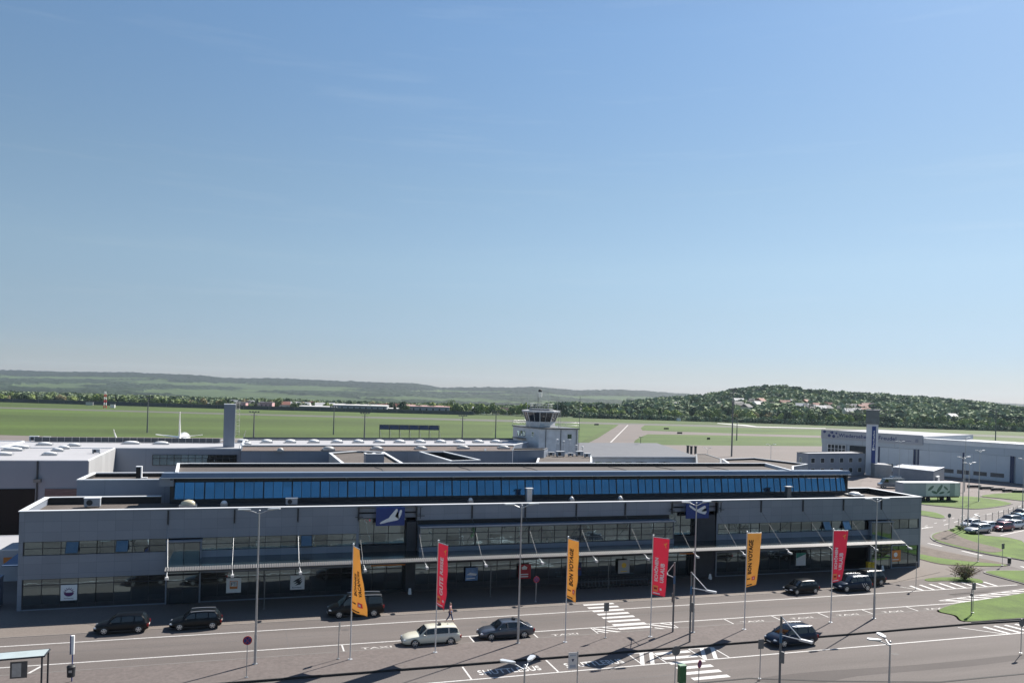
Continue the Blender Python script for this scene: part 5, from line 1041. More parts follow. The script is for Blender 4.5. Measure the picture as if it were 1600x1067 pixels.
# ---------------------------------------------------------------- village houses
HP = {}
def house(kind, x, y, z, rz, s, label, grp):
    dims, rc, wc, flat = kind
    if kind not in HP:
        t = thing('house', None, 'house'); w2, d2, h2 = dims[0] / 2, dims[1] / 2, dims[2]
        b = MB(); b.box(-w2, w2, -d2, d2, -2, h2); b.build('wall', mat('house_wall_%s' % wc, {'white': (.62, .60, .56), 'cream': (.52, .47, .38), 'grey': (.30, .32, .34), 'pink': (.55, .33, .33)}[wc], .85, noise=.06, ns=.5), t)
        b = MB(); o = .4; rh = .6 if flat else d2 * .75
        b.add([(-w2 - o, -d2 - o, h2), (w2 + o, -d2 - o, h2), (w2 + o, d2 + o, h2), (-w2 - o, d2 + o, h2), (-w2 - o, 0, h2 + rh), (w2 + o, 0, h2 + rh)], [(0, 1, 5, 4), (2, 3, 4, 5), (1, 2, 5), (3, 0, 4), (3, 2, 1, 0)])
        b.build('roof', mat('house_roof_%s' % rc, {'red': (.24, .10, .075), 'brown': (.13, .085, .07), 'dark': (.07, .072, .08), 'pale': (.55, .54, .53), 'pink': (.42, .26, .25)}[rc], .8, noise=.12, ns=.4), t)
        b = MB()
        for k in range(max(2, int(dims[0] / 4))): xx = -w2 + (k + .5) * dims[0] / max(2, int(dims[0] / 4)); b.box(xx - .5, xx + .5, -d2 - .04, -d2 + .02, h2 * .35, h2 * .75)
        b.build('window', mat('house_pane', (.04, .045, .055), .2, noise=.2, ns=.5), t); HP[kind] = t; o_ = t
    else: o_ = copy_tree(HP[kind])
    o_.location = (x, y, z); o_.rotation_euler.z = rz; o_.scale = (s, s, s); tag(o_, label, 'house', grp); return o_
A_ = ((11, 9, 5.5), 'red', 'white', False); B_ = ((12, 9, 5), 'dark', 'white', False); C_ = ((10, 8, 5), 'brown', 'cream', False); D_k = ((13, 9, 5), 'pale', 'white', False); E_ = ((38, 14, 5), 'pale', 'grey', True); F_ = ((30, 14, 5), 'pink', 'grey', True); G_ = ((14, 12, 9), 'dark', 'pink', True)
rnd = random.Random(3)
for i in range(30):
    x = 348 + i * 15.2 + rnd.random() * 6; t = float(t_edge(x)) + 24 + rnd.random() * 40; d = ray(x, 620); k = rnd.choice((A_, B_, C_, D_k, D_k))
    house(k, d[0] * t, d[1] * t, -.5, rnd.uniform(-.4, .4) - YAW, .8, 'small far house with %s roof in the village behind the airfield on the left' % {'red': 'a red', 'dark': 'a dark', 'brown': 'a brown', 'pale': 'a pale'}[k[1]], 'small %s-roofed village houses on the left' % k[1])
for (x, k, s, lb, t_) in ((500, E_, .8, 'low pale-roofed shed block left of the long hall in the far village', 16), (565, E_, 1.15, 'longest pale-roofed hall in the far village', 20), (635, E_, .75, 'short pale-roofed hall left of the pink-roofed hall', 24), (668, F_, 1.25, 'pink-roofed long hall in the far village', 24), (418, G_, .7, 'pinkish block of flats in the far village', 14), (378, G_, .6, 'block with dark roof beside the flue shaft', 20), (335, E_, .7, 'pale-roofed hall left of the flue shaft', 40), (300, E_, .6, 'leftmost pale-roofed hall of the far village', 44), (905, ((38, 14, 5), 'dark', 'grey', True), 1.05, 'wide grey hall beyond the airfield right of the control cab', 60)):
    d = ray(x, 620); t = float(t_edge(x)) + t_; house(k, d[0] * t, d[1] * t, -.5 if x < 900 else 1, -YAW + .05, s, lb, None)
for i in range(34):
    x = 1122 + rnd.random() * 250; t = float(t_edge(x)) + 75 + rnd.random() * 130; d = ray(x, 640); k = rnd.choice((A_, B_, B_, C_, D_k)); zz = float(land(x, t))
    house(k, d[0] * t, d[1] * t, zz + 3.2, rnd.uniform(-.8, .8), .9, 'small house with %s roof half hidden on the wooded slope at right' % {'red': 'a red', 'dark': 'a dark', 'brown': 'a brown', 'pale': 'a pale'}[k[1]], 'small %s-roofed houses on the wooded slope' % k[1])
for (x, k, s, lb, t_) in ((1487, D_k, .95, 'pale-roofed white house among trees above the hangar roof', 60), (1434, E_, .55, 'long pale roof among trees left of the pale-roofed white house', 75), (1476, D_k, .6, 'little white house beside the pale-roofed white house', 62), (1057, D_k, .9, 'lone pale house high on the wooded slope right of the taxiway', 190)):
    d = ray(x, 640); t = float(t_edge(x)) + t_; house(k, d[0] * t, d[1] * t, float(land(x, t)) + 3, .3, s, lb, None)
t = thing('boundary_wall', 'long dark boundary wall along the far edge of the airfield at left', 'boundary wall', (0, 0, 0))
b = MB(); xs_ = list(range(-60, 760, 40)); pts = [np.array(P(x, float(np.interp(x, *EDGE)), z=0)) for x in xs_]; u_ = cf[:2] * .4
for a, c in zip(pts[:-1], pts[1:]): b.hexa([(a[0], a[1], -.2), (c[0], c[1], -.2), (c[0] + u_[0], c[1] + u_[1], -.2), (a[0] + u_[0], a[1] + u_[1], -.2)], [(a[0], a[1], 3.0), (c[0], c[1], 3.0), (c[0] + u_[0], c[1] + u_[1], 3.0), (a[0] + u_[0], a[1] + u_[1], 3.0)])
b.build('panel', mat('boundary_dark', (.075, .085, .09), .8, noise=.2, ns=.05), t)
b = MB()
for a in pts: b.box(a[0] - .2, a[0] + .2, a[1] - .2, a[1] + .2, 0, 3.2)
b.build('post', M_steel_d, t)

# ================================================================ the air: fine even haze, sky wholly outside it
hz = MB(); hz.box(-5500, 5500, -5500, 5500, -300, 110); ho = hz.build('haze', [], None, kind='stuff')
mh_ = bpy.data.materials.new('haze_air'); mh_.use_nodes = True; t_ = mh_.node_tree; t_.nodes.clear()
pv = t_.nodes.new('ShaderNodeVolumePrincipled'); pv.inputs['Color'].default_value = (.72, .86, 1, 1); pv.inputs['Density'].default_value = .000045; pv.inputs['Anisotropy'].default_value = .1
om = t_.nodes.new('ShaderNodeOutputMaterial'); t_.links.new(pv.outputs[0], om.inputs['Volume']); ho.data.materials.append(mh_); tag(ho, 'faint pale blue haze over the far hills', 'haze')

# ================================================================ vehicles
M_tyre = mat('tyre_rubber', (.018, .018, .019), .85, noise=.15, ns=6); M_rim = mat('alloy_rim', (.55, .56, .57), .3, .8, noise=.05, ns=6)
M_carglass = mat('car_glass', (.008, .010, .012), .04, spec=.9, noise=.05, ns=2); M_lamp = mat('headlamp_glass', (.62, .64, .66), .12, .2, noise=.05, ns=9); M_tail = mat('tail_lamp', (.30, .012, .012), .2, noise=.05, ns=9)
M_plast = mat('car_plastic', (.022, .023, .025), .6, noise=.1, ns=5); M_plate = mat('number_plate', (.7, .7, .66), .5, noise=.04, ns=5)
def paint(name, c, metal=.35): return mat('paint_' + name, c, .3, metal, noise=.04, ns=.8, clear=.8 if max(c) > .05 else .25, spec=.5 if max(c) > .05 else .2)
# profile: hood/belt heights and greenhouse stations, lengths as fractions from tail (0) to nose (1)
KIND = {
 'hatch':  dict(L=4.2, W=1.76, H=1.48, belt=[(0, .62), (.015, .80), (.06, .95), (.3, .96), (.62, .93), (.72, .90), (.85, .80), (.95, .68), (1, .50)], g=[(.02, 0), (.13, .92), (.30, 1), (.48, .99), (.60, .93), (.76, 0)], pil=(.02, .26, .50, .76), wh=(.175, .80), wr=.32),
 'compact':dict(L=3.85, W=1.66, H=1.44, belt=[(0, .62), (.015, .80), (.06, .93), (.3, .94), (.62, .92), (.74, .88), (.87, .78), (.96, .64), (1, .48)], g=[(.03, 0), (.15, .90), (.30, 1), (.48, .99), (.60, .92), (.79, 0)], pil=(.03, .28, .52, .79), wh=(.17, .81), wr=.30),
 'wagon':  dict(L=4.9, W=1.85, H=1.5, belt=[(0, .62), (.012, .82), (.05, .96), (.3, .96), (.62, .94), (.70, .91), (.85, .83), (.95, .70), (1, .48)], g=[(.015, 0), (.08, .90), (.25, .98), (.45, 1), (.58, .93), (.72, 0)], pil=(.015, .22, .46, .72), wh=(.19, .80), wr=.33),
 'sedan':  dict(L=4.85, W=1.84, H=1.46, belt=[(0, .62), (.012, .84), (.05, .98), (.15, 1.0), (.3, .97), (.62, .94), (.70, .90), (.85, .82), (.95, .68), (1, .48)], g=[(.10, 0), (.25, .88), (.36, .99), (.48, 1), (.58, .92), (.73, 0)], pil=(.13, .30, .50, .73), wh=(.20, .81), wr=.33),
 'suv':    dict(L=4.45, W=1.84, H=1.66, belt=[(0, .70), (.015, .92), (.05, 1.06), (.3, 1.07), (.62, 1.04), (.74, 1.0), (.88, .92), (.96, .76), (1, .55)], g=[(.02, 0), (.11, .90), (.28, .99), (.46, 1), (.58, .94), (.76, 0)], pil=(.02, .24, .48, .76), wh=(.18, .81), wr=.36),
 'mpv':    dict(L=4.5, W=1.84, H=1.64, belt=[(0, .68), (.015, .92), (.05, 1.04), (.3, 1.04), (.62, 1.0), (.76, .96), (.88, .86), (.96, .72), (1, .52)], g=[(.02, 0), (.12, .88), (.28, .98), (.46, 1), (.58, .95), (.80, 0)], pil=(.02, .24, .48, .80), wh=(.175, .80), wr=.34),
 'van':    dict(L=5.1, W=1.93, H=1.92, belt=[(0, .70), (.01, 1.0), (.03, 1.16), (.3, 1.16), (.66, 1.12), (.78, 1.06), (.90, .96), (.97, .80), (1, .58)], g=[(.008, 0), (.045, .92), (.2, .99), (.5, 1), (.64, .95), (.81, 0)], pil=(.01, .30, .56, .81), wh=(.19, .81), wr=.34),
}
def car(label, pos, rz, kind, pm, cat='car', group=None, name='parked_car', extras=()):
    K = KIND[kind]; L, W, H = K['L'], K['W'], K['H']; t = thing(name, label, cat, (*pos[:2], pos[2] if len(pos) > 2 else .012), rz, group)
    X = lambda s: (s - .5) * L; bs, bz = zip(*K['belt']); beltz = lambda s: float(np.interp(s, bs, bz))
    def hw(s): return W / 2 * (1 - .26 * max(0, (s - .80) / .20) ** 2.2 - .12 * max(0, (.16 - s) / .16) ** 2)
    st = sorted(set(list(bs) + [.1, .2, .4, .5, .55, .78, .9, .98])); b = MB(); rings = []
    for s in st:
        w_, zt = hw(s), beltz(s); zb = .22 if .06 < s < .94 else .22 + .10 * min(1, (abs(s - .5) - .44) / .06); k = zt - zb
        half = [(0, zb), (w_ * .86, zb), (w_ * .96, zb + .10), (w_ * 1.0, zb + k * .45), (w_ * .985, zb + k * .78), (w_ * .93, zt - .02), (w_ * .6, zt + .025), (0, zt + .04)]
        rings.append([(X(s), y, z) for y, z in half] + [(X(s), -y, z) for y, z in half[-2:0:-1]])
    n = len(rings[0]); V = [p for r_ in rings for p in r_]; b.add(V, [(i * n + j, i * n + (j + 1) % n, (i + 1) * n + (j + 1) % n, (i + 1) * n + j) for i in range(len(rings) - 1) for j in range(n)] + [tuple(range(n))[::-1], tuple(range((len(rings) - 1) * n, len(rings) * n))], 0, True)
    # greenhouse shell: base outline on the belt, roof outline inside it
    gs = K['g']; s0, s1 = gs[0][0], gs[-1][0]; ss = sorted(set(list(np.linspace(s0, s1, 12)) + [g[0] for g in gs])); gx_, gz_ = zip(*gs)
    def roofz(s): u = float(np.interp(s, gx_, gz_)); bz0 = beltz(s) + .02; return bz0 + (H - bz0) * u if u > 0 else bz0
    def bw(s): return hw(s) * .93
    def rw_(s): zt = roofz(s); f = (zt - beltz(s)) / max(.01, H - beltz(s)); return bw(s) * (1 - .20 * f)
    rg = []
    for s in ss:
        zt, zb = roofz(s), beltz(s) - .02; a, c = bw(s), rw_(s); rg.append([(X(s), a, zb), (X(s), c, zt - .05 * (zt - zb)), (X(s), c * .82, zt), (X(s), 0, zt + .02), (X(s), -c * .82, zt), (X(s), -c, zt - .05 * (zt - zb)), (X(s), -a, zb)])
    m_ = 7; V = [p for r_ in rg for p in r_]; b.add(V, [(i * m_ + j, (i + 1) * m_ + j, (i + 1) * m_ + j + 1, i * m_ + j + 1) for i in range(len(rg) - 1) for j in range(m_ - 1)], 0, True)
    body = b.build('body', pm, t); bv = body.modifiers.new('bevel', 'BEVEL'); bv.width = .02; bv.segments = 1; bv.limit_method = 'ANGLE'; bv.angle_limit = R(50)
    # windows lie just proud of the shell
    def side(sa, sb, sg, nm='side_window'):
        q = MB(); lo, hi = [], []
        for s in np.linspace(sa, sb, 6):
            zb, zt = beltz(s) + .05, roofz(s) - .07; zt = max(zt, zb + .01)
            def yy_(z): f = (z - beltz(s)) / max(.01, roofz(s) - beltz(s)); return (bw(s) + (rw_(s) - bw(s)) * f + .012) * sg
            lo.append((X(s), yy_(zb), zb)); hi.append((X(s), yy_(zt), zt))
        q.add(lo + hi, [(i, i + 1, 7 + i, 6 + i) for i in range(5)]); q.build(nm, M_carglass, t, fix=False)
    p0, p1, p2, p3 = K['pil']
    for sg in (1, -1):
        g1_ = gs[1][0]; side(p0 + (g1_ - p0) * .75, p1 - .012, sg); side(p1 + .012, p2 - .010, sg); side(p2 + .010, gs[-1][0] - (gs[-1][0] - gs[-2][0]) * .45, sg)
    def screen(sa, sb, nm, off):
        q = MB(); rows = []
        for s in np.linspace(sa, sb, 4): z = roofz(s); c = rw_(s); rows.append([(X(s) + off, c * k, z + (.024 if abs(k) < .5 else .014)) for k in (-.88, -.45, 0, .45, .88)])
        q.add([p for r_ in rows for p in r_], [(i * 5 + j, i * 5 + j + 1, (i + 1) * 5 + j + 1, (i + 1) * 5 + j) for i in range(3) for j in range(4)], 0, True); q.build(nm, M_carglass, t, fix=False)
    screen(gs[-2][0] + (gs[-1][0] - gs[-2][0]) * .10, gs[-1][0] - .012, 'windscreen', .012); screen(gs[0][0] + (gs[1][0] - gs[0][0]) * .25, gs[1][0] - (gs[1][0] - gs[0][0]) * .06, 'rear_window', -.012)
    for sg in (1, -1):
        for s in K['wh']:
            x, y, r = X(s), sg * (hw(s) - .11), K['wr']
            q = MB(); q.tube([(x, y - .10 * sg, r), (x, y + .125 * sg, r)], r, 20); wl = q.build('wheel', M_tyre, t)
            q = MB(); q.tube([(x, y + .115 * sg, r), (x, y + .135 * sg, r)], r * .22, 10)
            for k in range(5):
                a = k * 1.2566 + .3; c_, s_ = math.cos(a), math.sin(a); q.hexa([(x + c_ * r * .15 - s_ * .05, y + .122 * sg, r + s_ * r * .15 + c_ * .05), (x + c_ * r * .62 - s_ * .05, y + .122 * sg, r + s_ * r * .62 + c_ * .05), (x + c_ * r * .62 + s_ * .05, y + .122 * sg, r + s_ * r * .62 - c_ * .05), (x + c_ * r * .15 + s_ * .05, y + .122 * sg, r + s_ * r * .15 - c_ * .05)],
                       [(x + c_ * r * .15 - s_ * .05, y + .14 * sg, r + s_ * r * .15 + c_ * .05), (x + c_ * r * .62 - s_ * .05, y + .14 * sg, r + s_ * r * .62 + c_ * .05), (x + c_ * r * .62 + s_ * .05, y + .14 * sg, r + s_ * r * .62 - c_ * .05), (x + c_ * r * .15 + s_ * .05, y + .14 * sg, r + s_ * r * .15 - c_ * .05)])
            ang = np.linspace(0, 2 * math.pi, 17)[:-1]; q.add([(x + math.cos(a) * r * .70, y + .13 * sg, r + math.sin(a) * r * .70) for a in ang] + [(x + math.cos(a) * r * .60, y + .14 * sg, r + math.sin(a) * r * .60) for a in ang], [(i, (i + 1) % 16, 16 + (i + 1) % 16, 16 + i) for i in range(16)])
            q.build('rim', M_rim, wl)
            q = MB(); aa = np.linspace(-.15, math.pi + .15, 12); q.add([(x + math.cos(a) * r * f, sg * (hw(s) + .004 if f > 1.1 else hw(s) - .02), r + math.sin(a) * r * f) for f in (1.17, 1.0) for a in aa], [(i, i + 1, 13 + i, 12 + i) for i in range(11)])
            q.build('wheel_arch', M_plast, t, fix=False)
        zl = beltz(.94) - .14; q = MB(); q.ico((X(.95), sg * hw(.95) * .80, zl), 1, 2, sc=(.24, .17, .085)); q.build('headlight', M_lamp, t)
        zl = beltz(.02) - .10; q = MB(); q.box(X(.0) - .012, X(.035), sg * hw(.01) * .72 if sg < 0 else sg * hw(.01) * .72, sg * (hw(.01) + .012), zl - .22, zl + .02); q.build('tail_light', M_tail, t)
        sm = gs[-2][0] + (gs[-1][0] - gs[-2][0]) * .55; q = MB(); q.ico((X(sm), sg * (hw(sm) + .10), beltz(sm) + .07), 1, 1, sc=(.09, .13, .075)); q.build('mirror', pm, t)
    q = MB(); q.box(X(1) - .06, X(1) + .015, -W * .27, W * .27, .34, .50); q.build('grille', M_plast, t)
    q = MB(); q.box(X(1) + .012, X(1) + .03, -.26, .26, .36, .46); q.box(X(0) - .02, X(0) + .01, -.26, .26, .5, .6); q.build('number_plate', M_plate, t)
    q = MB()
    for sg in (1, -1): q.box(X(K['wh'][0] + .09), X(K['wh'][1] - .09), sg * (hw(.5) - .03), sg * (hw(.5) + .006), .22, .32)
    q.build('sill', M_plast, t)
    if 'rails' in extras:
        for sg in (1, -1):
            q = MB(); q.tube([(X(s), sg * rw_(s) * .9, roofz(s) + .06) for s in np.linspace(gs[1][0], gs[-2][0], 6)], .025, 5); q.build('roof_rail', M_alu, t)
    if 'beacon' in extras:
        q = MB(); q.box(X(.33), X(.37), -.22, .22, H + .02, H + .16); q.build('taxi_sign', mat('taxi_sign_dark', (.03, .03, .03), .4, noise=.05, ns=5), t)
    if 'antenna' in extras:
        q = MB(); q.ico((X(.2), 0, H + .05), 1, 1, sc=(.10, .03, .06)); q.build('antenna', pm, t)
    if 'stripes' in extras:
        for sg in (1, -1):
            q = MB()
            for k in range(3): x0 = X(.22 + .06 * k); q.add([(x0, sg * (hw(.3) + .006), .92), (x0 + .08, sg * (hw(.3) + .006), .92), (x0 - .22, sg * (hw(.3) + .008), .45), (x0 - .30, sg * (hw(.3) + .008), .45)], [(0, 1, 2, 3)])
            q.build('stripe', M_alu, t, fix=False)
    return t
P_black = paint('black', (.004, .0045, .0055), 0); P_navy = paint('navy', (.012, .022, .045)); P_ivory = paint('ivory', (.66, .64, .53), 0); P_grey = paint('grey', (.075, .085, .105)); P_silver = paint('silver', (.36, .37, .38), .5); P_white = paint('white', (.68, .69, .70), 0); P_red = paint('dark_red', (.16, .012, .022)); P_lblue = paint('pale_blue', (.20, .36, .50))
PI = math.pi
def at(x_, y_, dy=.92, z=0): q = P(x_, y_, z=z); return (q[0], q[1] + dy, .012 + z)
car('black five-door hatchback parked nearest the left corner of the terminal', at(188, 991), PI, 'hatch', P_black)
car('black hatchback in the building shadow behind the first black car', at(305, 984.5, .9), PI, 'hatch', P_black, extras=('rails',))
car('large black people carrier with roof rails behind the orange banner', at(557, 965, .95), PI, 'van', P_black, extras=('rails',))
car('ivory estate taxi waiting at the traffic island', at(676, 1010, .92), PI, 'wagon', P_ivory, extras=('beacon', 'antenna'), name='taxi')
car('dark grey saloon taxi waiting behind the ivory estate', at(794, 999.5, .92), PI, 'sedan', P_grey, extras=('beacon',), name='taxi')
car('small black three-door car left of the last red banner', at(1259, 928.5, .83), PI + .04, 'compact', P_black)
car('dark blue off-roader with silver side stripes beside the last red banner', at(1339, 924.5, .9), PI, 'suv', P_navy, extras=('rails', 'stripes'))
car('black car standing in shadow behind the striped off-roader', (P(1347, 910, z=0)[0] - .3, 75.9, .04), PI, 'suv', P_black, extras=('rails',))
car('dark blue compact van driving on the near carriageway', at(1246, 1010.5, .94), PI + .02, 'mpv', P_navy, extras=('rails',), name='driving_car')
P_gblue = paint('grey_blue', (.12, .15, .19))
cz = .18
row = [(1535, 833.5, 'wagon', P_silver, 'silver estate nearest the planted corner in the car park'), (1548, 829.5, 'hatch', P_white, 'white hatchback half hidden behind the silver estate'), (1573, 830, 'hatch', P_red, 'dark red hatchback in the car park'), (1590, 827, 'hatch', P_white, 'white hatchback right of the dark red one'), (1584, 819, 'wagon', P_grey, 'grey estate behind the dark red hatchback'), (1601, 816, 'hatch', P_lblue, 'pale blue car at the right edge of the car park'), (1524, 825, 'compact', P_white, 'little white car whose nose shows left of the silver estate'), (1602, 808, 'sedan', P_black, 'black car furthest back at the right edge')]
for (x_, y_, k, pm, lb) in row: q = P(x_, y_, z=cz); car(lb, (q[0], q[1] + .9, cz + .01), PI + .12, k, pm)
# vans, trailer and cars in the yard
def yard_van(x_, y_, label, pm, rz, s=1):
    t = thing('delivery_van', label, 'van', tuple(P(x_, y_, z=0)), rz); b = MB(); prof = [(-2.9, .35), (2.9, .35), (2.95, .95), (2.3, 1.25), (1.75, 2.3), (-2.9, 2.45)]
    b.add([(x, y, z) for y in (-1, 1) for x, z in prof], [tuple(range(6)), tuple(range(6, 12))[::-1]] + [(i, (i + 1) % 6, 6 + (i + 1) % 6, 6 + i) for i in range(6)]); b.build('body', pm, t)
    b = MB(); b.add([(2.28, -.9, 1.32), (2.28, .9, 1.32), (1.80, .85, 2.2), (1.80, -.85, 2.2)], [(0, 1, 2, 3)]); b.v = [(x + .02, y, z) for x, y, z in b.v]; b.build('windscreen', M_carglass, t, fix=False)
    for sg in (1, -1):
        b = MB(); b.add([(1.0, sg * 1.008, 1.35), (2.15, sg * 1.008, 1.35), (1.75, sg * 1.008, 2.1), (1.0, sg * 1.008, 2.1)], [(0, 1, 2, 3)]); b.build('side_window', M_carglass, t, fix=False)
        for x in (-1.9, 1.9): b = MB(); b.tube([(x, sg * .8, .36), (x, sg * 1.02, .36)], .36, 16); wl = b.build('wheel', M_tyre, t); b = MB(); b.tube([(x, sg * 1.0, .36), (x, sg * 1.04, .36)], .2, 12); b.build('rim', M_rim, wl)
    return t
yard_van(1404, 758, 'white delivery van parked by the site cabins', P_white, -.35 + PI)
yard_van(1392, 762, 'low dark flatbed van left of the white delivery van', P_gblue, -.35 + PI)
tr = thing('semi_trailer', 'long parked semi-trailer with pale green leaf pictures on its side', 'trailer', tuple(P(1456, 783.5, z=0)), .0)
q0, q1 = P(1411, 784, z=0), P(1500, 783.5, z=0); tl = np.linalg.norm(q1 - q0) / 2; tr.rotation_euler.z = math.atan2(q1[1] - q0[1], q1[0] - q0[0])
b = MB(); b.box(-tl, tl, 0, 2.5, 1.15, 4.0); b.build('box_body', mat('trailer_grey', (.36, .39, .42), .5, .1, noise=.06, ns=.6), tr); b = MB(); b.box(-tl - .02, tl + .02, -.02, 2.52, 4.0, 4.08); b.build('roof', M_white, tr)
b = MB(); b.box(-tl * .22, tl * .98, -.03, -.001, 1.2, 3.95); pc = b.build('side_picture', mat('trailer_cream', (.66, .68, .62), .5, noise=.12, ns=.7), tr)
M_leaf = mat('leaf_print', (.12, .19, .14), .5, noise=.3, ns=1.5)
for (cx, cz_, rr, an) in ((-.05, 2.9, .9, .6), (.08, 2.0, .8, -.3), (.26, 2.8, 1.1, .9), (.34, 1.9, .7, .2), (.48, 2.9, .7, -.6), (.60, 2.1, .6, .4)):
    pts = [(cx * tl + rr * math.cos(a) * math.cos(an) - rr * .33 * math.sin(a) * math.sin(an), min(3.9, max(1.25, cz_ + rr * math.cos(a) * math.sin(an) + rr * .33 * math.sin(a) * math.cos(an)))) for a in np.linspace(0, 6.28, 13)[:-1]]
    b = MB(); b.add([(x, -.034, z) for x, z in pts], [tuple(range(12))]); b.build('leaf_print', M_leaf, tr, fix=False)
b = MB(); b.box(tl * .62, tl * .8, -.04, -.031, 1.2, 3.95); b.build('green_panel', mat('green_panel', (.34, .39, .37), .5, noise=.1, ns=1), tr)
b = MB(); b.box(-tl, tl, .3, 2.2, .85, 1.14); b.box(-tl * .95, -tl * .4, .02, .1, .5, 1.1); b.build('chassis', M_plast, tr)
for x in (-tl * .45, -tl * .28, -tl * .11, tl * .62):
    for y in (.12, 2.15): b = MB(); b.tube([(x, y, .5), (x, y + .25, .5)], .5, 16); b.build('wheel', M_tyre, tr)
b = MB()
for y in (.4, 2.0): b.box(tl * .45, tl * .48, y, y + .12, 0, .9)
b.build('landing_leg', M_steel_d, tr)
for (x_, y_, lb, pm) in ((1449, 768, 'white car behind the leaf-picture trailer', P_white), (1463, 771, 'silver car behind the right half of the trailer', P_silver), (1437, 768, 'white pickup behind the trailer, left of the others', P_white)):
    q = P(x_, y_, z=0); car(lb, (q[0], q[1], .012), PI - .2, 'wagon', pm)

# ================================================================ airliner on the apron, tail towards us
pl = thing('airliner', 'white airliner parked beyond the terminal roofs with only tail fin and tailplanes showing', 'airplane', tuple(P(281, 716, z=0)), 0)
dv = P(281, 690, z=0); pos = P(281, 690, z=0); rr_ = 221; d = ray(281, 645); pl.location = (d[0] * rr_, d[1] * rr_, 0); plx, ply = pl.location.x, pl.location.y
pl.rotation_euler.z = -math.atan2(plx, ply) - .05; M_plane = mat('aircraft_white', (.80, .80, .79), .3, noise=.02, ns=.3, clear=.5)
b = MB(); prof = [(0, .35, 5.2), (1.5, .7, 5.0), (4, 1.15, 4.5), (8, 1.7, 3.8), (12, 1.88, 3.6), (28, 1.88, 3.6), (32, 1.6, 3.5), (34.5, .9, 3.3), (35.5, .2, 3.2)]; vs = []
for (y, r, z) in prof: vs += [(r * math.cos(a), y, z + r * math.sin(a)) for a in np.linspace(0, 2 * PI, 17)[:-1]]
b.add(vs, [(i * 16 + j, i * 16 + (j + 1) % 16, (i + 1) * 16 + (j + 1) % 16, (i + 1) * 16 + j) for i in range(len(prof) - 1) for j in range(16)] + [tuple(range(16)), tuple(range(8 * 16, 9 * 16))[::-1]], 0, True); b.build('fuselage', M_plane, pl)
def slab(b, a0, a1, c0, c1, th): # leading/trailing at root (a0,a1) and tip (c0,c1)
    a0, a1, c0, c1 = map(np.array, (a0, a1, c0, c1)); n = np.cross(a1 - a0, c0 - a0); n = n / np.linalg.norm(n) * th; b.hexa([a0 - n, a1 - n, c1 - n * .4, c0 - n * .4], [a0 + n, a1 + n, c1 + n * .4, c0 + n * .4])
b = MB(); slab(b, (0, 6.8, 4.8), (0, .6, 4.8), (0, -.6, 12.7), (0, 1.6, 12.7), .2); slab(b, (0, 10.5, 5.3), (0, 6.5, 5.0), (0, 4.6, 7.4), (0, 4.2, 7.4), .1); b.build('tail_fin', M_plane, pl)
for sg in (1, -1): b = MB(); slab(b, (0, 5.4, 5.5), (0, 1.4, 5.5), (sg * 6.0, .2, 6.4), (sg * 6.0, 1.6, 6.4), .13); b.build('tailplane', M_plane, pl)
for sg in (1, -1):
    b = MB(); slab(b, (sg * 1, 24, 2.6), (sg * 1, 15, 2.6), (sg * 17, 11, 4.5), (sg * 17, 13, 4.5), .2); wg_ = b.build('wing', M_plane, pl); b = MB(); slab(b, (sg * 17, 12.8, 4.5), (sg * 17, 11, 4.5), (sg * 17.6, 10.2, 7.1), (sg * 17.6, 11, 7.1), .12); b.build('winglet', M_plane, wg_)
    b = MB(); b.tube([(sg * 5, 17, 1.7), (sg * 5, 22, 1.7)], .9, 14, r2=1.05); b.build('engine', M_steel, pl)
for (x, y) in ((-2.8, 17), (2.8, 17), (0, 31)): b = MB(); b.tube([(x, y, .55), (x + .35, y, .55)], .55, 12); b.tube([(x, y, .5), (x * .8, y, 2.4)], .12, 6); b.build('landing_gear', M_tyre, pl)

# ================================================================ lamps, masts, poles
def street_lamp(label, x, y, h, group, arms=(0, PI), al=1.1, z=.14, r=.085, dark=False, name='street_lamp'):
    t = thing(name, label, 'street lamp', (x, y, z), 0, group); m = M_steel_d if dark else M_steel
    b = MB(); b.tube([(0, 0, 0), (0, 0, 2.2)], r * 1.25, 8); b.tube([(0, 0, 2.2), (0, 0, h - .25)], r, 8, r2=r * .6); b.tube([(0, 0, 0), (0, 0, .04)], r * 2.4, 8); b.build('post', m, t)
    for a in arms:
        c, s = math.cos(a), math.sin(a); b = MB(); b.tube([(0, 0, h - .35), (c * al * .5, s * al * .5, h - .12), (c * al, s * al, h - .04)], .035, 6); ar = b.build('arm', m, t)
        b = MB(); q = [(al * .55, -.05), (al * .75, -.14), (al + .35, -.17), (al + .45, 0), (al + .35, .17), (al * .75, .14), (al * .55, .05)]; n = len(q); R_ = lambda u, v, zz: (c * u - s * v, s * u + c * v, zz)
        b.add([R_(u, v, h - .06 + .03 * u) for u, v in q] + [R_(u, v, h + .03 + .03 * u) for u, v in q], [tuple(range(n))[::-1], tuple(range(n, 2 * n))] + [(i, (i + 1) % n, n + (i + 1) % n, n + i) for i in range(n)]); b.build('lamp_head', M_alu, ar)
    b = MB(); b.ico((0, 0, h - .1), .09, 1); b.build('cap', m, t); return t
GL = 'double-armed lamp posts on the traffic island'
for (x, y, lb) in ((.5, 63.3, 'tall double-armed lamp post on the island at the far left'), (21.5, 63.75, 'tall double-armed lamp post beside the grey saloon taxi'), (37.84, 63.3, 'tall double-armed lamp post in front of the arrivals board'), (57.9, 63.5, 'tall double-armed lamp post at the right end of the island')):
    street_lamp(lb, x, y, 11.65, GL, arms=(.05, PI + .05, ))
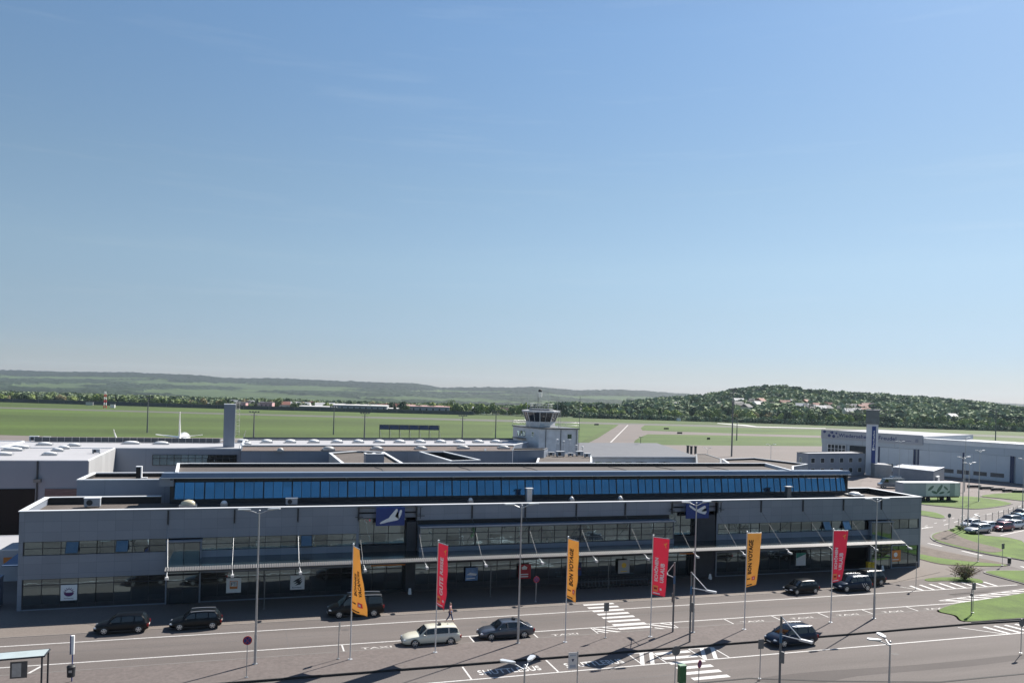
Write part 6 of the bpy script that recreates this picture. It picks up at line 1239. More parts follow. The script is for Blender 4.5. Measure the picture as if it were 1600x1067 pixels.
for (xt, yt, lb) in ((820, 1040, 'lamp head on a lower post at the bottom edge over the shuttle bus bay'), (1391, 1003, 'double-armed lamp post in the foreground at lower right')):
    zt = 6.2; q = P(xt, yt, z=zt); street_lamp(lb, q[0], q[1], zt, 'foreground lamp posts', arms=((.9, PI - .6) if xt < 1000 else (1.35, PI - .35)), al=1.0, z=.12, r=.075)
GS = 'lamp posts along the side road'
for (x_, y_, h_, lb) in ((1503, 828, 12.2, 'lamp post on the planted corner by the silver estate'), (1512, 827, 11.2, 'lamp post just right of the one on the planted corner'), (1529, 783, 11.0, 'lamp post on the middle grass island behind the corner'), (1597.5, 800, 10.6, 'lamp post at the right edge by the car park'), (1507, 768, 13, 'distant lamp post in the yard in front of the hangar')):
    q = P(x_, y_, z=.1); street_lamp(lb, q[0], q[1], h_, GS, arms=(.15, PI + .15), al=1.2)
q = P(1528, 877, z=.1); t = street_lamp('slim post without visible arms beside the side road', q[0], q[1], 6.1, None, arms=(PI / 2 - .2,), al=.5, r=.05)
def mast(label, x, y, h, group, heads=4, z=0):
    t = thing('floodlight_mast', label, 'floodlight mast', (x, y, z), 0, group); b = MB(); b.tube([(0, 0, 0), (0, 0, h)], .30, 8, r2=.16); b.build('pole', M_steel_d, t)
    b = MB(); b.tube([(-1.6, 0, h), (1.6, 0, h)], .07, 5); b.tube([(-1.2, 0, h - 1.1), (1.2, 0, h - 1.1)], .06, 5); b.build('crossbar', M_steel_d, t)
    for k in range(heads): xx = -1.5 + 3 * k / (heads - 1); b = MB(); b.box(xx - .3, xx + .3, -.35, .15, h + .05, h + .4); b.build('floodlight', M_steel_d, t)
    return t
for (x_, y_, yt, lb) in ((230, 676, 622, 'apron floodlight mast left of the airliner tail'), (396, 690, 644, 'apron floodlight mast just right of the flue shaft'), (521, 679, 636, 'thin mast standing on the grass behind the white domes'), (569, 690, 646, 'apron floodlight mast left of the solar frame'), (722, 689, 650, 'apron floodlight mast right of the solar frame'), (774, 688, 643, 'apron floodlight mast left of the control cab'), (1143, 713, 609, 'tallest floodlight mast on the apron right of the hipped roof'), (1151, 688, 657, 'low mast on the grass behind the tallest floodlight mast'), (1555, 700, 640, 'floodlight mast behind the hangar roof')):
    q = P(x_, y_, z=0); h_ = P(x_, yt, Y=q[1])[2]; mast(lb, q[0], q[1], h_, 'apron masts')
for (x_, y_, yt, lb) in ((1105, 735, 700, 'roof-high lamp post in front of the white office building'), (1203, 760, 695, 'roof-high lamp post above the right end of the clerestory'), (1404, 766, 690, 'thin lamp post right of the white control tower'), (876, 735, 693, 'short lamp post in front of the control tower')):
    q = P(x_, y_, z=0); h_ = P(x_, yt, Y=q[1])[2]; street_lamp(lb, q[0], q[1], h_, 'lamp posts behind the terminal', arms=(0, PI), al=1.0, r=.07)
sf = thing('solar_frame', 'raised frame of six dark solar panels behind the white domes', 'solar panels', (0, 0, 0)); Ys = 158.0
for i in range(6):
    xa_, xb_ = P(592.5 + i * 15.5, 690, Y=Ys)[0], P(592.5 + (i + 1) * 15.5, 690, Y=Ys)[0]
    b = MB(); b.hexa([(xa_ + .05, Ys, 12.9), (xb_ - .05, Ys, 12.9), (xb_ - .05, Ys + .1, 12.9), (xa_ + .05, Ys + .1, 12.9)], [(xa_ + .05, Ys + .35, 13.75), (xb_ - .05, Ys + .35, 13.75), (xb_ - .05, Ys + .45, 13.75), (xa_ + .05, Ys + .45, 13.75)]); b.build('panel', mat('solar_panel', (.07, .085, .13), .3, noise=.1, ns=1), sf)
b = MB()
for i in range(7): x = P(592.5 + i * 15.5, 690, Y=Ys)[0]; b.box(x - .05, x + .05, Ys - .05, Ys + .05, 11, 13.8); b.tube([(x, Ys, 13.1), (x + .6, Ys + 1, 11)], .04, 4, mi=1)
for z in (12.85, 13.75): b.box(P(592.5, 690, Y=Ys)[0], P(685.5, 690, Y=Ys)[0], Ys - .04, Ys + .04, z, z + .06)
b.build('frame', [M_dark, M_alu], sf)

# poles with a triangular bracket reaching over the zebra crossings
def bracket_pole(label, x, y, h, ang, reach=1.5, drop=1.35, z=.14, box=True):
    t = thing('crossing_light', label, 'crossing light', (x, y, z), ang, 'bracketed crossing lights'); b = MB(); b.tube([(0, 0, 0), (0, 0, h)], .085, 8); b.build('post', M_steel_d, t)
    b = MB(); b.tube([(0, 0, h - .05), (reach, 0, h - drop)], .035, 6); b.tube([(0, 0, h - drop), (reach, 0, h - drop - .02)], .035, 6); ar = b.build('bracket', M_alu, t); b = MB(); b.box(reach - .15, reach + .75, -.13, .13, h - drop - .08, h - drop + .06); b.build('lamp_head', M_alu, ar)
    if box: b = MB(); b.box(-.07, .28, -.06, .06, 2.6, 3.4); b.build('sign', M_steel_d, t)
    b = MB(); b.tube([(0, 0, h - 1.9), (0, 0, h - 1.2)], .1, 8); b.build('blue_sleeve', mat('sleeve_blue', (.02, .10, .20), .5, noise=.1, ns=4), t)
    return t
bracket_pole('crossing light on the island reaching over the far zebra', 36.1, 63.8, 6.2, 1.57, reach=1.5)
bracket_pole('crossing light at the island edge reaching over the near zebra', 36.12, 60.9, 6.0, -.95, reach=1.5)
q = P(1221, 962, z=5.9); bracket_pole('foreground crossing light in front of the dark blue compact van', q[0], q[1], 5.9, -1.05, reach=1.5, z=.01)
# signs
def sign(label, x, y, h, shape_, z=.14, face=0.0, size=.32, back=True, group=None, draw=None):
    t = thing('road_sign', label, 'road sign', (x, y, z), face, group); b = MB(); b.tube([(0, 0, 0), (0, 0, h)], .035, 6); b.tube([(0, 0, 0), (0, 0, .05)], .12, 8); b.build('post', M_steel, t)
    b = MB(); zc = h - size
    if shape_ == 'round': b.disc((0, -.05, zc), size, (0, 1, 0), .02, 24)
    else: b.box(-size * .8, size * .8, -.06, -.04, h - size * 2.4, h)
    pn = b.build('panel', M_steel_d if back else (M_red if shape_ == 'round' else M_white), t)
    if shape_ == 'round' and not back:
        b = MB(); b.disc((0, -.064, zc), size * .78, (0, 1, 0), .006, 24); b.build('blue_disc', mat('sign_disc_blue', (.012, .03, .16), .4, noise=.05, ns=5), pn)
        b = MB()
        for sg in ((1,) if draw == 'one' else (1, -1)): b.hexa([(-.55 * size, -.072, zc - sg * .62 * size), (-.45 * size, -.072, zc - sg * .68 * size), (-.45 * size, -.066, zc - sg * .68 * size), (-.55 * size, -.066, zc - sg * .62 * size)], [(.45 * size, -.072, zc + sg * .68 * size), (.55 * size, -.072, zc + sg * .62 * size), (.55 * size, -.066, zc + sg * .62 * size), (.45 * size, -.066, zc + sg * .68 * size)])
        b.build('red_bar', M_red, pn)
    return t
q = P(385, 1058, z=.14); sign('round no-stopping sign on the island left of the first lamp post', q[0], q[1], 3.0, 'round', back=False)
q = P(837, 940, z=.035); sign('round no-stopping sign in the terminal shadow by the second yellow banner', q[0], q[1], 2.6, 'round', z=.035, back=False)
q = P(1091, 1085, z=.12); sign('small round no-stopping sign at the bottom edge by the near zebra', q[0], q[1], P(1091, 1031, Y=q[1])[2] - .1, 'round', z=.12, back=False, size=.28, face=.5)
q = P(1054, 1080, z=.12); sign('grey back of a round sign above the green bin', q[0], q[1], P(1054, 1009, Y=q[1])[2] - .1, 'round', z=.12, size=.34)
q = P(1595, 1020, z=.12); sign('grey back of a round sign at the right edge', q[0], q[1], 2.95, 'round', z=.12, size=.34)
for (x_, y_, h_, lb, z_) in ((528.5, 1029, 2.85, 'narrow dark sign edge-on left of the orange banner pole', .14), (946, 996, 3.05, 'dark square sign back in front of the far zebra', .14), (1187, 1060, 3.0, 'dark square sign back in the foreground left of the compact van', .12), (1520, 957, 3.05, 'dark square sign back on the grass tip', .17), (1566, 883, 2.9, 'dark square sign back beside the side road', .1), (1431, 920, 3.1, 'slender signpost by the right corner of the terminal', .02)):
    q = P(x_, y_, z=z_); sign(lb, q[0], q[1], h_, 'sq', z=z_, size=.3 if x_ not in (528.5, 1431) else .28, face=0 if x_ not in (528.5, 1431) else 1.25)
q = P(1482.5, 827, z=.16); sign('dark round sign above a small plate at the tip of the planted corner', q[0], q[1], 2.7, 'round', z=.16, size=.36)
q = P(1517.5, 961, z=.17); t = thing('post', 'short dark slim post beside the sign on the grass tip', 'post', (q[0], q[1], .17)); b = MB(); b.tube([(0, 0, 0), (0, 0, 2.7)], .05, 6); b.build('shaft', M_steel_d, t); b = MB(); b.box(-.1, .1, -.1, .1, 1.9, 2.2); b.build('collar', M_steel_d, t)
q = P(895, 1095, z=.12); t = thing('bus_stop_sign', 'pale rectangular stop sign with a small dark arrow at the bottom edge', 'bus stop sign', (q[0], q[1], .12)); zt = P(895, 1020, Y=q[1])[2]
b = MB(); b.tube([(.28, 0, 0), (.28, 0, zt)], .04, 6); b.build('post', M_steel, t); b = MB(); b.box(-.42, .22, -.04, 0, zt - 1.2, zt - .05); pn = b.build('panel', M_alu, t); b = MB(); b.add([(-.2, -.047, zt - .5), (0, -.047, zt - .5), (-.1, -.047, zt - .72)], [(0, 1, 2)]); b.build('arrow', M_navy, pn, fix=False); b = MB(); b.box(-.32, .12, -.046, -.04, zt - 1.08, zt - .9); b.box(-.32, .12, -.046, -.04, zt - .30, zt - .2); b.build('text_plate', mat('pale_text', (.42, .44, .48), .5, noise=.1, ns=8), pn)
# stop post with litter bin, shelter
q = P(112, 1064, z=.14); t = thing('bus_stop_pole', 'blue and white stop totem with a dark litter bin at lower left', 'bus stop pole', (q[0], q[1], .14)); b = MB(); b.tube([(0, 0, 0), (0, 0, 2.2)], .04, 8); b.build('post', M_rblue, t); b = MB(); b.tube([(0, 0, 1.9), (0, 0, 2.1), (0, 0, 3.05), (0, 0, 3.2)], .12, 12); o = b.build('totem', M_white, t); b = MB(); b.box(-.16, -.115, -.08, .08, 1.9, 3.2); b.build('blue_edge', M_rblue, o)
t = thing('litter_bin', 'dark litter bin fixed to the blue stop pole', 'litter bin', (q[0], q[1] - .3, .14)); b = MB(); b.tube([(0, 0, .45), (0, 0, 1.15)], .25, 14, r2=.28); b.build('body', M_dark, t); b = MB(); b.tube([(0, 0, 1.15), (0, 0, 1.25)], .30, 14, r2=.2); b.build('lid', M_plast, t); b = MB(); b.box(-.1, .1, -.29, -.26, .8, .95); b.build('sticker', M_steel, t)
q = P(1063, 1072, z=.12); t = thing('litter_bin', 'green litter bin at the bottom edge under the round grey sign', 'litter bin', (q[0] + .1, q[1], .12)); b = MB(); b.box(-.25, .25, -.2, .2, .3, 1.5); b.build('body', M_green, t); b = MB(); b.box(-.27, .27, -.22, .22, 1.5, 1.58); b.build('lid', mat('pale_green_lid', (.2, .3, .2), .5, noise=.1, ns=5), t); b = MB(); b.box(-.05, .05, -.05, .05, 0, .3); b.build('foot', M_steel_d, t)
q = P(1577, 880, z=.1); t = thing('bollard', 'stubby dark bollard at the end of the grass strip', 'bollard', (q[0], q[1], .1)); b = MB(); b.cyl((0, 0), .22, 0, .7, 12); b.build('body', M_dark, t); b = MB(); b.cyl((0, 0), .25, .7, .78, 12); b.build('cap', M_plast, t)
sh = thing('bus_shelter', 'glass-roofed bus shelter cut by the lower left corner', 'bus shelter', (0, 0, 0)); zr = 2.6
r0, r1, r2, r3 = P(-40, 1024, z=zr), P(78, 1014, z=zr), P(69, 1025, z=zr), P(-40, 1034, z=zr)
b = MB(); b.hexa([(*r3[:2], zr), (*r2[:2], zr), (*r1[:2], zr), (*r0[:2], zr)], [(*r3[:2], zr + .05), (*r2[:2], zr + .05), (*r1[:2], zr + .05), (*r0[:2], zr + .05)]); b.build('glass_roof', mat('milky_roof_glass', (.42, .48, .48), .12, noise=.08, ns=1), sh)
b = MB()
for a, c in ((r3, r2), (r2, r1), (r1, r0)): b.tube([(*a[:2], zr), (*c[:2], zr)], .06, 6)
b.build('roof_frame', M_frame, sh)
for k, (p_) in enumerate((r2 + (r3 - r2) * .03, r1 + (r0 - r1) * .02, r2 + (r3 - r2) * .95, r1 + (r0 - r1) * .95)): b = MB(); b.box(p_[0] - .05, p_[0] + .05, p_[1] - .05, p_[1] + .05, .12, zr); b.build('post', M_frame, sh)
yb_ = r2[1] + .08; b = MB(); b.box(P(16, 1040, Y=yb_)[0], P(43, 1040, Y=yb_)[0], yb_ - .05, yb_, 1.25, 2.35); o = b.build('display_case', mat('brown_case', (.10, .09, .085), .5, noise=.15, ns=4), sh); b = MB(); xa_ = P(19, 1040, Y=yb_)[0]; b.box(xa_, xa_ + .55, yb_ - .07, yb_ - .052, 1.35, 2.25); b.build('timetable', M_steel, o)
b = MB(); xa_, xb_ = P(36, 1055, Y=yb_ + .3)[0], P(66, 1055, Y=yb_ + .3)[0]; b.box(xa_, xb_, yb_ + .1, yb_ + .55, .52, .58); b.box(xa_ + .2, xa_ + .28, yb_ + .25, yb_ + .35, .12, .52); b.box(xb_ - .3, xb_ - .22, yb_ + .25, yb_ + .35, .12, .52); b.build('bench', M_steel_d, sh)

# fence of the car park
fe = thing('mesh_fence', 'grey mesh fence with slim posts behind the parked cars', 'fence', (0, 0, 0)); fp = [P(x, y, z=.15) for x, y in ((1497, 826), (1530, 820.5), (1560, 813), (1590, 804), (1630, 792))]
pts = []
for a, c in zip(fp[:-1], fp[1:]):
    k = max(1, int(np.linalg.norm(c - a) / 3)); pts += [a + (c - a) * i / k for i in range(k)]
pts.append(fp[-1])
for p_ in pts: b = MB(); b.tube([(p_[0], p_[1], .1), (p_[0], p_[1], 1.9)], .045, 5); b.build('post', M_steel_d, fe)
b = MB()
for a, c in zip(pts[:-1], pts[1:]):
    for z in (.4, .8, 1.2, 1.6, 1.85): b.tube([(a[0], a[1], z), (c[0], c[1], z)], .014, 3)
    for j in range(8): p_ = a + (c - a) * j / 8; b.tube([(p_[0], p_[1], .25), (p_[0], p_[1], 1.85)], .009, 3)
b.build('mesh_panel', M_steel_d, fe)

# ================================================================ banners
def cloth(name, c):
    m = mat(name, c, .75, noise=.05, ns=1); t = m.node_tree; tr_ = t.nodes.new('ShaderNodeBsdfTranslucent'); tr_.inputs[0].default_value = (*c, 1); x = t.nodes.new('ShaderNodeMixShader'); x.inputs[0].default_value = .45
    t.links.new(t.nodes['Principled BSDF'].outputs[0], x.inputs[1]); t.links.new(tr_.outputs[0], x.inputs[2]); t.links.new(x.outputs[0], t.nodes['Material Output'].inputs[0]); return m
M_flagY = cloth('banner_orange', (.80, .52, .17)); M_flagR = cloth('banner_red', (.68, .085, .15))
M_ftxt = mat('banner_black', (.02, .018, .018), .8, noise=.1, ns=4); M_fw = mat('banner_white', (.78, .76, .74), .8, noise=.04, ns=4)
def banner(label, x, y, top, arm, lines, col, wave, botcut, seed, bend=0.0, shrink=1.0):
    """arm: direction the banner stands out from its pole, in plan; bend swings the free lower corner"""
    t = thing('flagpole', label, 'banner flag', (x, y, .14)); b = MB(); b.tube([(0, 0, 0), (0, 0, top)], .055, 8, r2=.042); b.cyl((0, 0), .18, 0, .03, 12); b.ico((0, 0, top + .05), .09, 1); b.build('pole', M_alu, t)
    Wd, Hh = 1.5, 4.95; a0 = math.atan2(arm[1], arm[0]); Z1 = top - .12; rg = random.Random(seed)
    def f(u, v):                                          # u out from the pole 0..1, v down 0..1
        a = a0 + bend * (v ** 1.3) * (.3 + .7 * u); amp = wave * (.25 + v) * u; ph = 4.2 * u + 3.4 * v + seed
        o = amp * (math.sin(ph) + .4 * math.sin(2.3 * ph + 9 * v)); wd = Wd * (1 - (1 - shrink) * v)
        dx, dy = math.cos(a), math.sin(a); return np.array([dx * u * wd - dy * o, dy * u * wd + dx * o, Z1 - v * Hh - u * botcut * v - .10 * u * math.sin(3 * v)])
    nu, nv = 14, 40; b = MB(); b.add([f(i / nu, j / nv) for j in range(nv + 1) for i in range(nu + 1)], [(j * (nu + 1) + i, j * (nu + 1) + i + 1, (j + 1) * (nu + 1) + i + 1, (j + 1) * (nu + 1) + i) for j in range(nv) for i in range(nu)], 0, True)
    cl = b.build('banner', M_flagY if col == 'y' else M_flagR, t, fix=False); so_ = cl.modifiers.new('thick', 'SOLIDIFY'); so_.thickness = .004
    b = MB(); b.tube([(0, 0, top - .08), (math.cos(a0) * Wd, math.sin(a0) * Wd, top - .08)], .025, 6); b.build('arm', M_alu, t)
    def stick(b, v2, fs, sgn):
        V = []
        for u, v in v2: p = f(u, v); e = f(min(1, u + .02), v) - f(max(0, u - .02), v); g = f(u, min(1, v + .01)) - f(u, max(0, v - .01)); n = np.cross(e, g); n /= np.linalg.norm(n); V.append(p + n * .03 * sgn)
        b.add(V, fs)
    camd = np.array([-x, -y, 12.]); e = f(.6, .5) - f(.4, .5); g = f(.5, .55) - f(.5, .45); sgn = 1 if np.cross(e, g) @ camd > 0 else -1
    mt = M_ftxt if col == 'y' else M_fw; b = MB()
    for (s, ua, hh, va, ln) in lines:                     # vertical lettering climbing the banner
        v, fs, wid = text_mesh(s, .045); v2 = [(ua + hh * (1 - p[1]), va - p[0] / wid * ln) for p in v] if sgn < 0 else [(ua + hh * (1 - p[1]), va - p[0] / wid * ln) for p in v]
        stick(b, v2, fs, sgn)
    b.build('lettering', mt, cl, fix=False)
    def patch(u0, u1, v0, v1): k = 4; return [(u0 + (u1 - u0) * i / k, v0 + (v1 - v0) * j / k) for j in range(k + 1) for i in range(k + 1)], [(j * 5 + i, j * 5 + i + 1, (j + 1) * 5 + i + 1, (j + 1) * 5 + i) for j in range(4) for i in range(4)]
    b = MB(); stick(b, *patch(.10, .44, .83, .935) if col == 'r' else patch(.52, .80, .81, .885), sgn); b.build('emblem', M_flagY if col == 'r' else M_flagR, cl, fix=False)
    b = MB(); stick(b, *patch(.16, .38, .865, .90) if col == 'r' else patch(.60, .72, .83, .865), sgn * 1.8); b.build('emblem_detail', M_prd if col == 'r' else M_fw, cl, fix=False)
    b = MB(); stick(b, *patch(.10, .60, .955, .975), sgn); stick(b, *patch(.58, .72, .86, .90), sgn) if col == 'r' else stick(b, *patch(.12, .40, .84, .86), sgn); b.build('small_print', mt, cl, fix=False)
    b = MB(); stick(b, [(.66, .10), (.88, .06), (.86, .085), (.80, .10), (.84, .15), (.80, .15), (.76, .11)], [tuple(range(7))], sgn); b.build('plane_mark', mat('mark_yellow', (.75, .45, .08), .7, noise=.05, ns=5) if col == 'r' else M_flagY, cl, fix=False); return t
banner('flagpole with a strongly turned orange banner reading BONNES VACANCES', 7.52, 62.8, 8.85, (.33, -1.5), [('BONNES', .30, .22, .72, .34), ('VACANCES', .62, .20, .72, .40)], 'y', .10, .25, 1, bend=.55)
banner('flagpole with a narrow red banner reading GUTE REISE', 14.27, 62.97, 8.9, (.46, -1.41), [('GUTE REISE', .30, .34, .80, .60)], 'r', .10, .15, 2, bend=-.1)
banner('flagpole with a narrow orange banner reading BON VOYAGE beside the far zebra', 25.52, 63.16, 8.85, (.32, -1.24), [('BON VOYAGE', .22, .36, .76, .62)], 'y', .10, .1, 3, bend=-.05)
banner('flagpole with a red banner reading SCHÖNEN URLAUB between zebra and crossing lights', 33.43, 62.96, 8.8, (1.05, -1.2), [('SCHÖNEN', .12, .28, .76, .42), ('URLAUB', .54, .28, .76, .34)], 'r', .06, .05, 4, bend=.0, shrink=.85)
banner('flagpole with a broad orange banner reading BON VOYAGE in front of the canopy', 43.03, 63.1, 8.85, (1.82, -.1), [('BON VOYAGE', .14, .34, .76, .64)], 'y', .10, -.35, 5, bend=-.35, shrink=.62)
banner('flagpole with a broad red banner reading SCHÖNEN URLAUB nearest the right corner', 52.68, 63.3, 8.8, (1.62, -.3), [('SCHÖNEN', .12, .28, .74, .42), ('URLAUB', .52, .28, .76, .34)], 'r', .11, -.3, 6, bend=-.25, shrink=.62)

# ================================================================ by the entrances
M_chrome = mat('trolley_wire', (.16, .17, .18), .35, .8, noise=.1, ns=8); tro = None
for i in range(22):
    if tro is None:
        tro = thing('luggage_trolley', 'luggage trolley nested in the long row under the canopy', 'luggage trolley', (0, 0, 0), 0, 'luggage trolleys nested under the canopy')
        b = MB(); b.box(-.3, .3, -.45, .45, .18, .22); b.tube([(-.3, .42, .2), (-.28, .5, .95), (.28, .5, .95), (.3, .42, .2)], .022, 5); b.tube([(-.28, .48, .6), (.28, .48, .6)], .018, 5); b.build('frame', M_chrome, tro)
        b = MB(); b.box(-.25, .25, .3, .5, .66, .7); b.build('basket', M_chrome, tro)
        for (x, y) in ((-.26, .4), (.26, .4), (0, -.42)): b = MB(); b.tube([(x - .03, y, .09), (x + .03, y, .09)], .09, 8); b.build('wheel', M_tyre, tro)
        o = tro
    else: o = copy_tree(tro)
    o.location = (33.6 + i * .42, 80.6, .035); o.rotation_euler.z = PI / 2 + .25
for k, (x, z) in enumerate(((72.9, 1.25), (73.5, 1.2))):
    t = thing('letter_box', ['yellow letter box left of its twin by the right entrance', 'yellow letter box right of its twin by the right entrance'][k], 'letter box', (x, FY - 1.5, .035), 0, 'pair of yellow letter boxes'); b = MB(); b.box(-.24, .24, -.2, .2, 0, z); b.build('body', M_yel, t); b = MB(); b.box(-.26, .26, -.22, .22, z, z + .06); b.build('lid', M_yel, t); b = MB(); b.box(-.16, .16, -.21, -.19, z - .25, z - .2); b.build('slot', M_black, t)
for k, x in enumerate((15.65, 50.9, 75.6)):
    t = thing('floor_stand', ['small white folding stand at the departures entrance pier', 'small white folding stand at the arrivals entrance pier', 'small white folding stand near the yellow letter boxes'][k], 'floor stand', (x, FY - .9, .035)); b = MB()
    for s in (1, -1): b.hexa([(-.16, s * .16 - .01, 0), (.16, s * .16 - .01, 0), (.16, s * .16 + .01, 0), (-.16, s * .16 + .01, 0)], [(-.12, -.01, .62), (.12, -.01, .62), (.12, .01, .62), (-.12, .01, .62)])
    b.build('leaf', M_white, t)
for k, (x, y) in enumerate(((1.3, 79.0), (36.9, 79.4), (23.5, 79.0))):
    t = thing('canopy_post', ['slender post under the canopy left of the wing-stroke poster', 'slender post under the canopy behind the luggage trolleys', 'slender post under the canopy right of the pale blue poster'][k], 'post', (x, y, .035)); b = MB(); b.tube([(0, 0, 0), (0, 0, 3.3)], .05, 6); b.build('shaft', M_steel_d, t); b = MB(); b.tube([(0, 0, 0), (0, 0, .05)], .12, 8); b.build('foot', M_steel_d, t)

# ================================================================ the pedestrian by the black people carrier
def person(label, loc, rz, shirt, trousers, hairm, skinm, step=.28):
    t = thing('person', label, 'person', loc, rz); H_ = 1.76; s = H_ / 1.76
    def skin(name, verts, edges, rad, m, parent, lvl=1):
        me_ = bpy.data.meshes.new(name); me_.from_pydata([tuple(v) for v in verts], edges, []); o = bpy.data.objects.new(name, me_); COL.objects.link(o); o.parent = parent
        sk = o.modifiers.new('skin', 'SKIN'); sk.use_smooth_shade = True; lay = me_.skin_vertices or (o.modifiers.update() if False else None)
        if not me_.skin_vertices: me_.attributes  # layer appears with the modifier
        for i, r in enumerate(rad): me_.skin_vertices[0].data[i].radius = (r, r * (.8 if name in ('shirt',) else 1)); me_.skin_vertices[0].data[i].use_root = (i == 0)
        ss_ = o.modifiers.new('sub', 'SUBSURF'); ss_.levels = lvl; ss_.render_levels = lvl; me_.materials.append(m); return o
    J = {'pel': (0, 0, .95), 'wai': (0, .0, 1.10), 'che': (0, .01, 1.32), 'nec': (0, 0, 1.49), 'hea': (0, -.01, 1.60), 'top': (0, -.01, 1.72)}
    V = [J['pel'], J['wai'], J['che'], J['nec'], J['hea'], J['top']]; Rr = [.125, .115, .135, .055, .092, .075]; E_2 = [(0, 1), (1, 2), (2, 3), (3, 4), (4, 5)]
    def add(p, r, j): V.append(p); Rr.append(r); E_2.append((j, len(V) - 1)); return len(V) - 1
    limbs = {}
    for sg in (1, -1):
        k = add((sg * .19, 0, 1.43), .055, 2); k = add((sg * .25, -.03 + sg * .05, 1.16), .042, k); el_ = k; w1 = (sg * .25, -.12 - sg * .06, .93); k = add(w1, .030, k); hd_ = (sg * .25, -.15 - sg * .06, .86); k = add(hd_, .032, k)
        for f in range(4): a = (f - 1.5) * .018; k2 = add((sg * .25 + a * .3, hd_[1] + a, .80), .009, k); k2 = add((sg * .245 + a * .3, hd_[1] - .015 + a, .765 + abs(f - 1.3) * .006), .008, k2)
        k2 = add((sg * .235, hd_[1] - .045, .84), .010, k); add((sg * .232, hd_[1] - .06, .805), .009, k2)
        k = add((sg * .09, 0, .90), .085, 0); k = add((sg * .10, -.03 - sg * step * .3, .50), .055, k); k = add((sg * .10, .04 - sg * step, .09 + (0 if sg > 0 else .03)), .038, k); add((sg * .10, -.10 - sg * step, .04), .035, k)
    skin('body', V, E_2, Rr, skinm, t)
    hv = [(0, .015, 1.66), (0, .03, 1.71), (0, -.02, 1.745)]; skin('hair', hv, [(0, 1), (1, 2)], [.092, .09, .07], hairm, t)
    b = MB(); b.ico((0, -.105, 1.60), .018, 1, sc=(1, 1.2, 1.4)); b.ico((.035, -.092, 1.625), .012, 1, mi=1); b.ico((-.035, -.092, 1.625), .012, 1, mi=1); b.box(-.025, .025, -.1, -.09, 1.555, 1.563, 2); b.ico((.095, -.01, 1.60), .025, 1, sc=(.4, 1, 1.3)); b.ico((-.095, -.01, 1.60), .025, 1, sc=(.4, 1, 1.3)); b.build('face', [skinm, M_black, M_prd], t)
    sv = [(0, 0, .93), (0, 0, 1.10), (0, .01, 1.30), (0, .005, 1.44)]; se = [(0, 1), (1, 2), (2, 3)]; sr = [.145, .14, .155, .095]
    for sg in (1, -1): sv += [(sg * .19, 0, 1.43), (sg * .24, -.02 + sg * .03, 1.24)]; n_ = len(sv); se += [(2, n_ - 2), (n_ - 2, n_ - 1)]; sr += [.072, .062]
    skin('shirt', sv, se, sr, shirt, t)
    tv = [(0, 0, .95)]; te_ = []; tr_ = [.14]
    for sg in (1, -1): tv += [(sg * .09, 0, .88), (sg * .10, -.03 - sg * step * .3, .50), (sg * .10, .035 - sg * step, .12)]; n_ = len(tv); te_ += [(0, n_ - 3), (n_ - 3, n_ - 2), (n_ - 2, n_ - 1)]; tr_ += [.10, .072, .06]
    skin('trousers', tv, te_, tr_, trousers, t); return t
M_skin = mat('skin', (.50, .30, .22), .6, noise=.06, ns=6); q = P(703, 970.5, z=.012)
person('person in a pink checked shirt and blue jeans walking beside the black people carrier', (q[0], q[1], .012), -.5 + PI / 2, mat('pink_shirt', (.50, .22, .26), .8, noise=.25, ns=14), mat('blue_jeans', (.035, .06, .15), .85, noise=.15, ns=9), mat('brown_hair', (.05, .035, .025), .8, noise=.2, ns=20), M_skin)

# ================================================================ twiggy shrub by the crossing
q = P(1508, 905, z=.05); t = thing('shrub', 'large twiggy bronze-green shrub beside the hatched strip', 'shrub', (q[0], q[1], .05)); b = MB(); rg = random.Random(5)
for i in range(110):
    a = rg.random() * 6.28; rr = .3 + rg.random() * 2.2; hh = 1.1 + rg.random() * 1.1 * (1.2 - rr / 2.4); p1 = (rr * .5 * math.cos(a), rr * .35 * math.sin(a), hh * .6); b.tube([(0, 0, 0), p1, (rr * math.cos(a) * 1.05, rr * .8 * math.sin(a), hh)], .022, 4, r2=.008)
b.build('stem', mat('reddish_twig', (.13, .075, .06), .85, noise=.2, ns=5), t)
v, f, s_ = leaf_crown(77, 1500, lobes=16, leaf=.026, fill=.12); v = (v - [0, 0, .03]) * np.array([3.0, 2.1, 1.9]); me_ = np_mesh('foliage', v, f, attr_mat('bronze_leaves', [(.17, .12, .08), (.20, .19, .09), (.26, .27, .12)], ns=3), s_, smooth=False); o = bpy.data.objects.new('foliage', me_); COL.objects.link(o); o.parent = t
# rough grass and herbs on the planted corner
rgn = np.random.RandomState(9); v, f, s_ = leaf_crown(78, 500, lobes=5, leaf=.12, fill=.3)
for i, (x_, y_, sc_) in enumerate(((1497, 825, .55), (1503, 827, .6), (1489, 829, .4), (1513, 831, .4))):
    q = P(x_, y_, z=.2); t = thing('shrub', 'low weedy green clump on the planted corner by the lamp posts', 'shrub', (q[0], q[1], .2), i, 'weedy clumps on the planted corner'); me_ = np_mesh('foliage', v * np.array([1.7, 1.3, .75]) * sc_, f, FOL['mid'], s_, smooth=False); o = bpy.data.objects.new('foliage', me_); COL.objects.link(o); o.parent = t
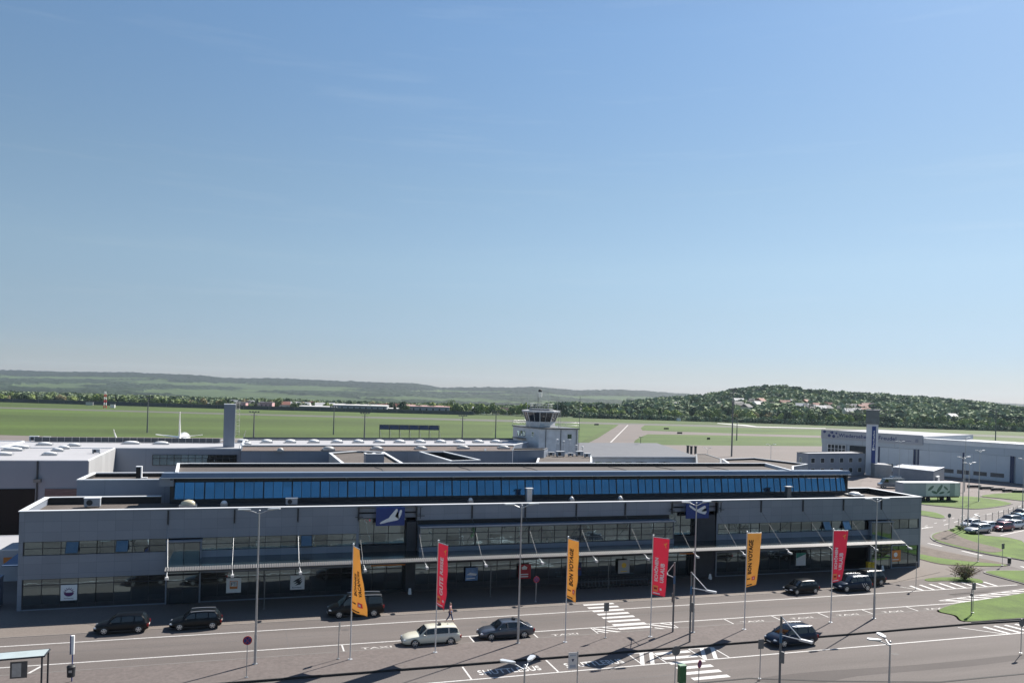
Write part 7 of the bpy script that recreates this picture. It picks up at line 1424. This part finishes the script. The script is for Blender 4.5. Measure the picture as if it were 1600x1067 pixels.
# striped red and white approach mast and small field huts in the distance
q = P(164, 637.5, z=0); t = thing('lattice_mast', 'red and white lattice mast at the far edge of the airfield at left', 'mast', tuple(q)); 
for k in range(6):
    b = MB()
    for (x, y) in ((-.8, -.8), (.8, -.8), (.8, .8), (-.8, .8)): b.tube([(x * (1 - k * .1), y * (1 - k * .1), k * 2), (x * (.9 - k * .1), y * (.9 - k * .1), k * 2 + 2)], .17, 4)
    b.tube([(-.8, -.8, k * 2 + 1), (.8, -.8, k * 2 + 1)], .15, 4); b.tube([(-.8, -.8, k * 2), (.8, -.8, k * 2 + 2)], .12, 4); b.build('section', M_white if k % 2 else M_red, t)
for (x_, y_, w_, lb, m) in ((176, 637, 3, 'small white hut at the foot of the lattice mast', M_white), (140, 633, 5, 'pale field shelter left of the lattice mast', M_steel), (1060, 650 + 7.5, 3, 'tiny white hut beyond the runway right of the taxiway', M_white)):
    q = P(x_, y_, z=0); t = thing('field_hut', lb, 'hut', tuple(q)); b = MB(); b.box(-w_ / 2, w_ / 2, -1.5, 1.5, 0, 2.4); b.build('wall', m, t); b = MB(); b.box(-w_ / 2 - .2, w_ / 2 + .2, -1.7, 1.7, 2.4, 2.6); b.build('roof', M_steel_d, t)
for i, (x_, y_, w_, lb) in enumerate(((1041, 671, 3.2, 'dark sign board on the grass right of the taxiway'), (932, 664.6, 3, 'dark sign board on the grass left of the taxiway'), (1062, 678, 3, 'low dark board beside the pale perimeter road'), (1107, 687, 1.6, 'small dark round marker on the infield grass'))):
    q = P(x_, y_, z=0); t = thing('taxiway_sign', lb, 'airfield sign', tuple(q)); b = MB(); b.box(-w_ / 2, w_ / 2, -.15, .15, .2, 1.1); b.build('panel', M_dark, t); b = MB(); b.box(-w_ / 2 + .2, -w_ / 2 + .35, -.1, .1, 0, .2); b.box(w_ / 2 - .35, w_ / 2 - .2, -.1, .1, 0, .2); b.build('foot', M_steel_d, t)
# rows of low marker boards and parked ground gear in front of the hangar
for i, (x_, y_) in enumerate(((1522, 762), (1541, 764.5), (1559, 766.5), (1577, 768.5), (1592, 770))):
    q = P(x_, y_, z=0); t = thing('barrier', 'low dark barrier segment in front of the hangar', 'barrier', (q[0], q[1], 0), -.1, 'low barriers in front of the hangar'); b = MB(); b.box(-1.9, 1.9, -.25, .25, .12, .75); b.build('rail', M_dark, t); b = MB(); b.box(-1.7, -1.4, -.25, .25, 0, .12); b.box(1.4, 1.7, -.25, .25, 0, .12); b.build('foot', M_steel_d, t)
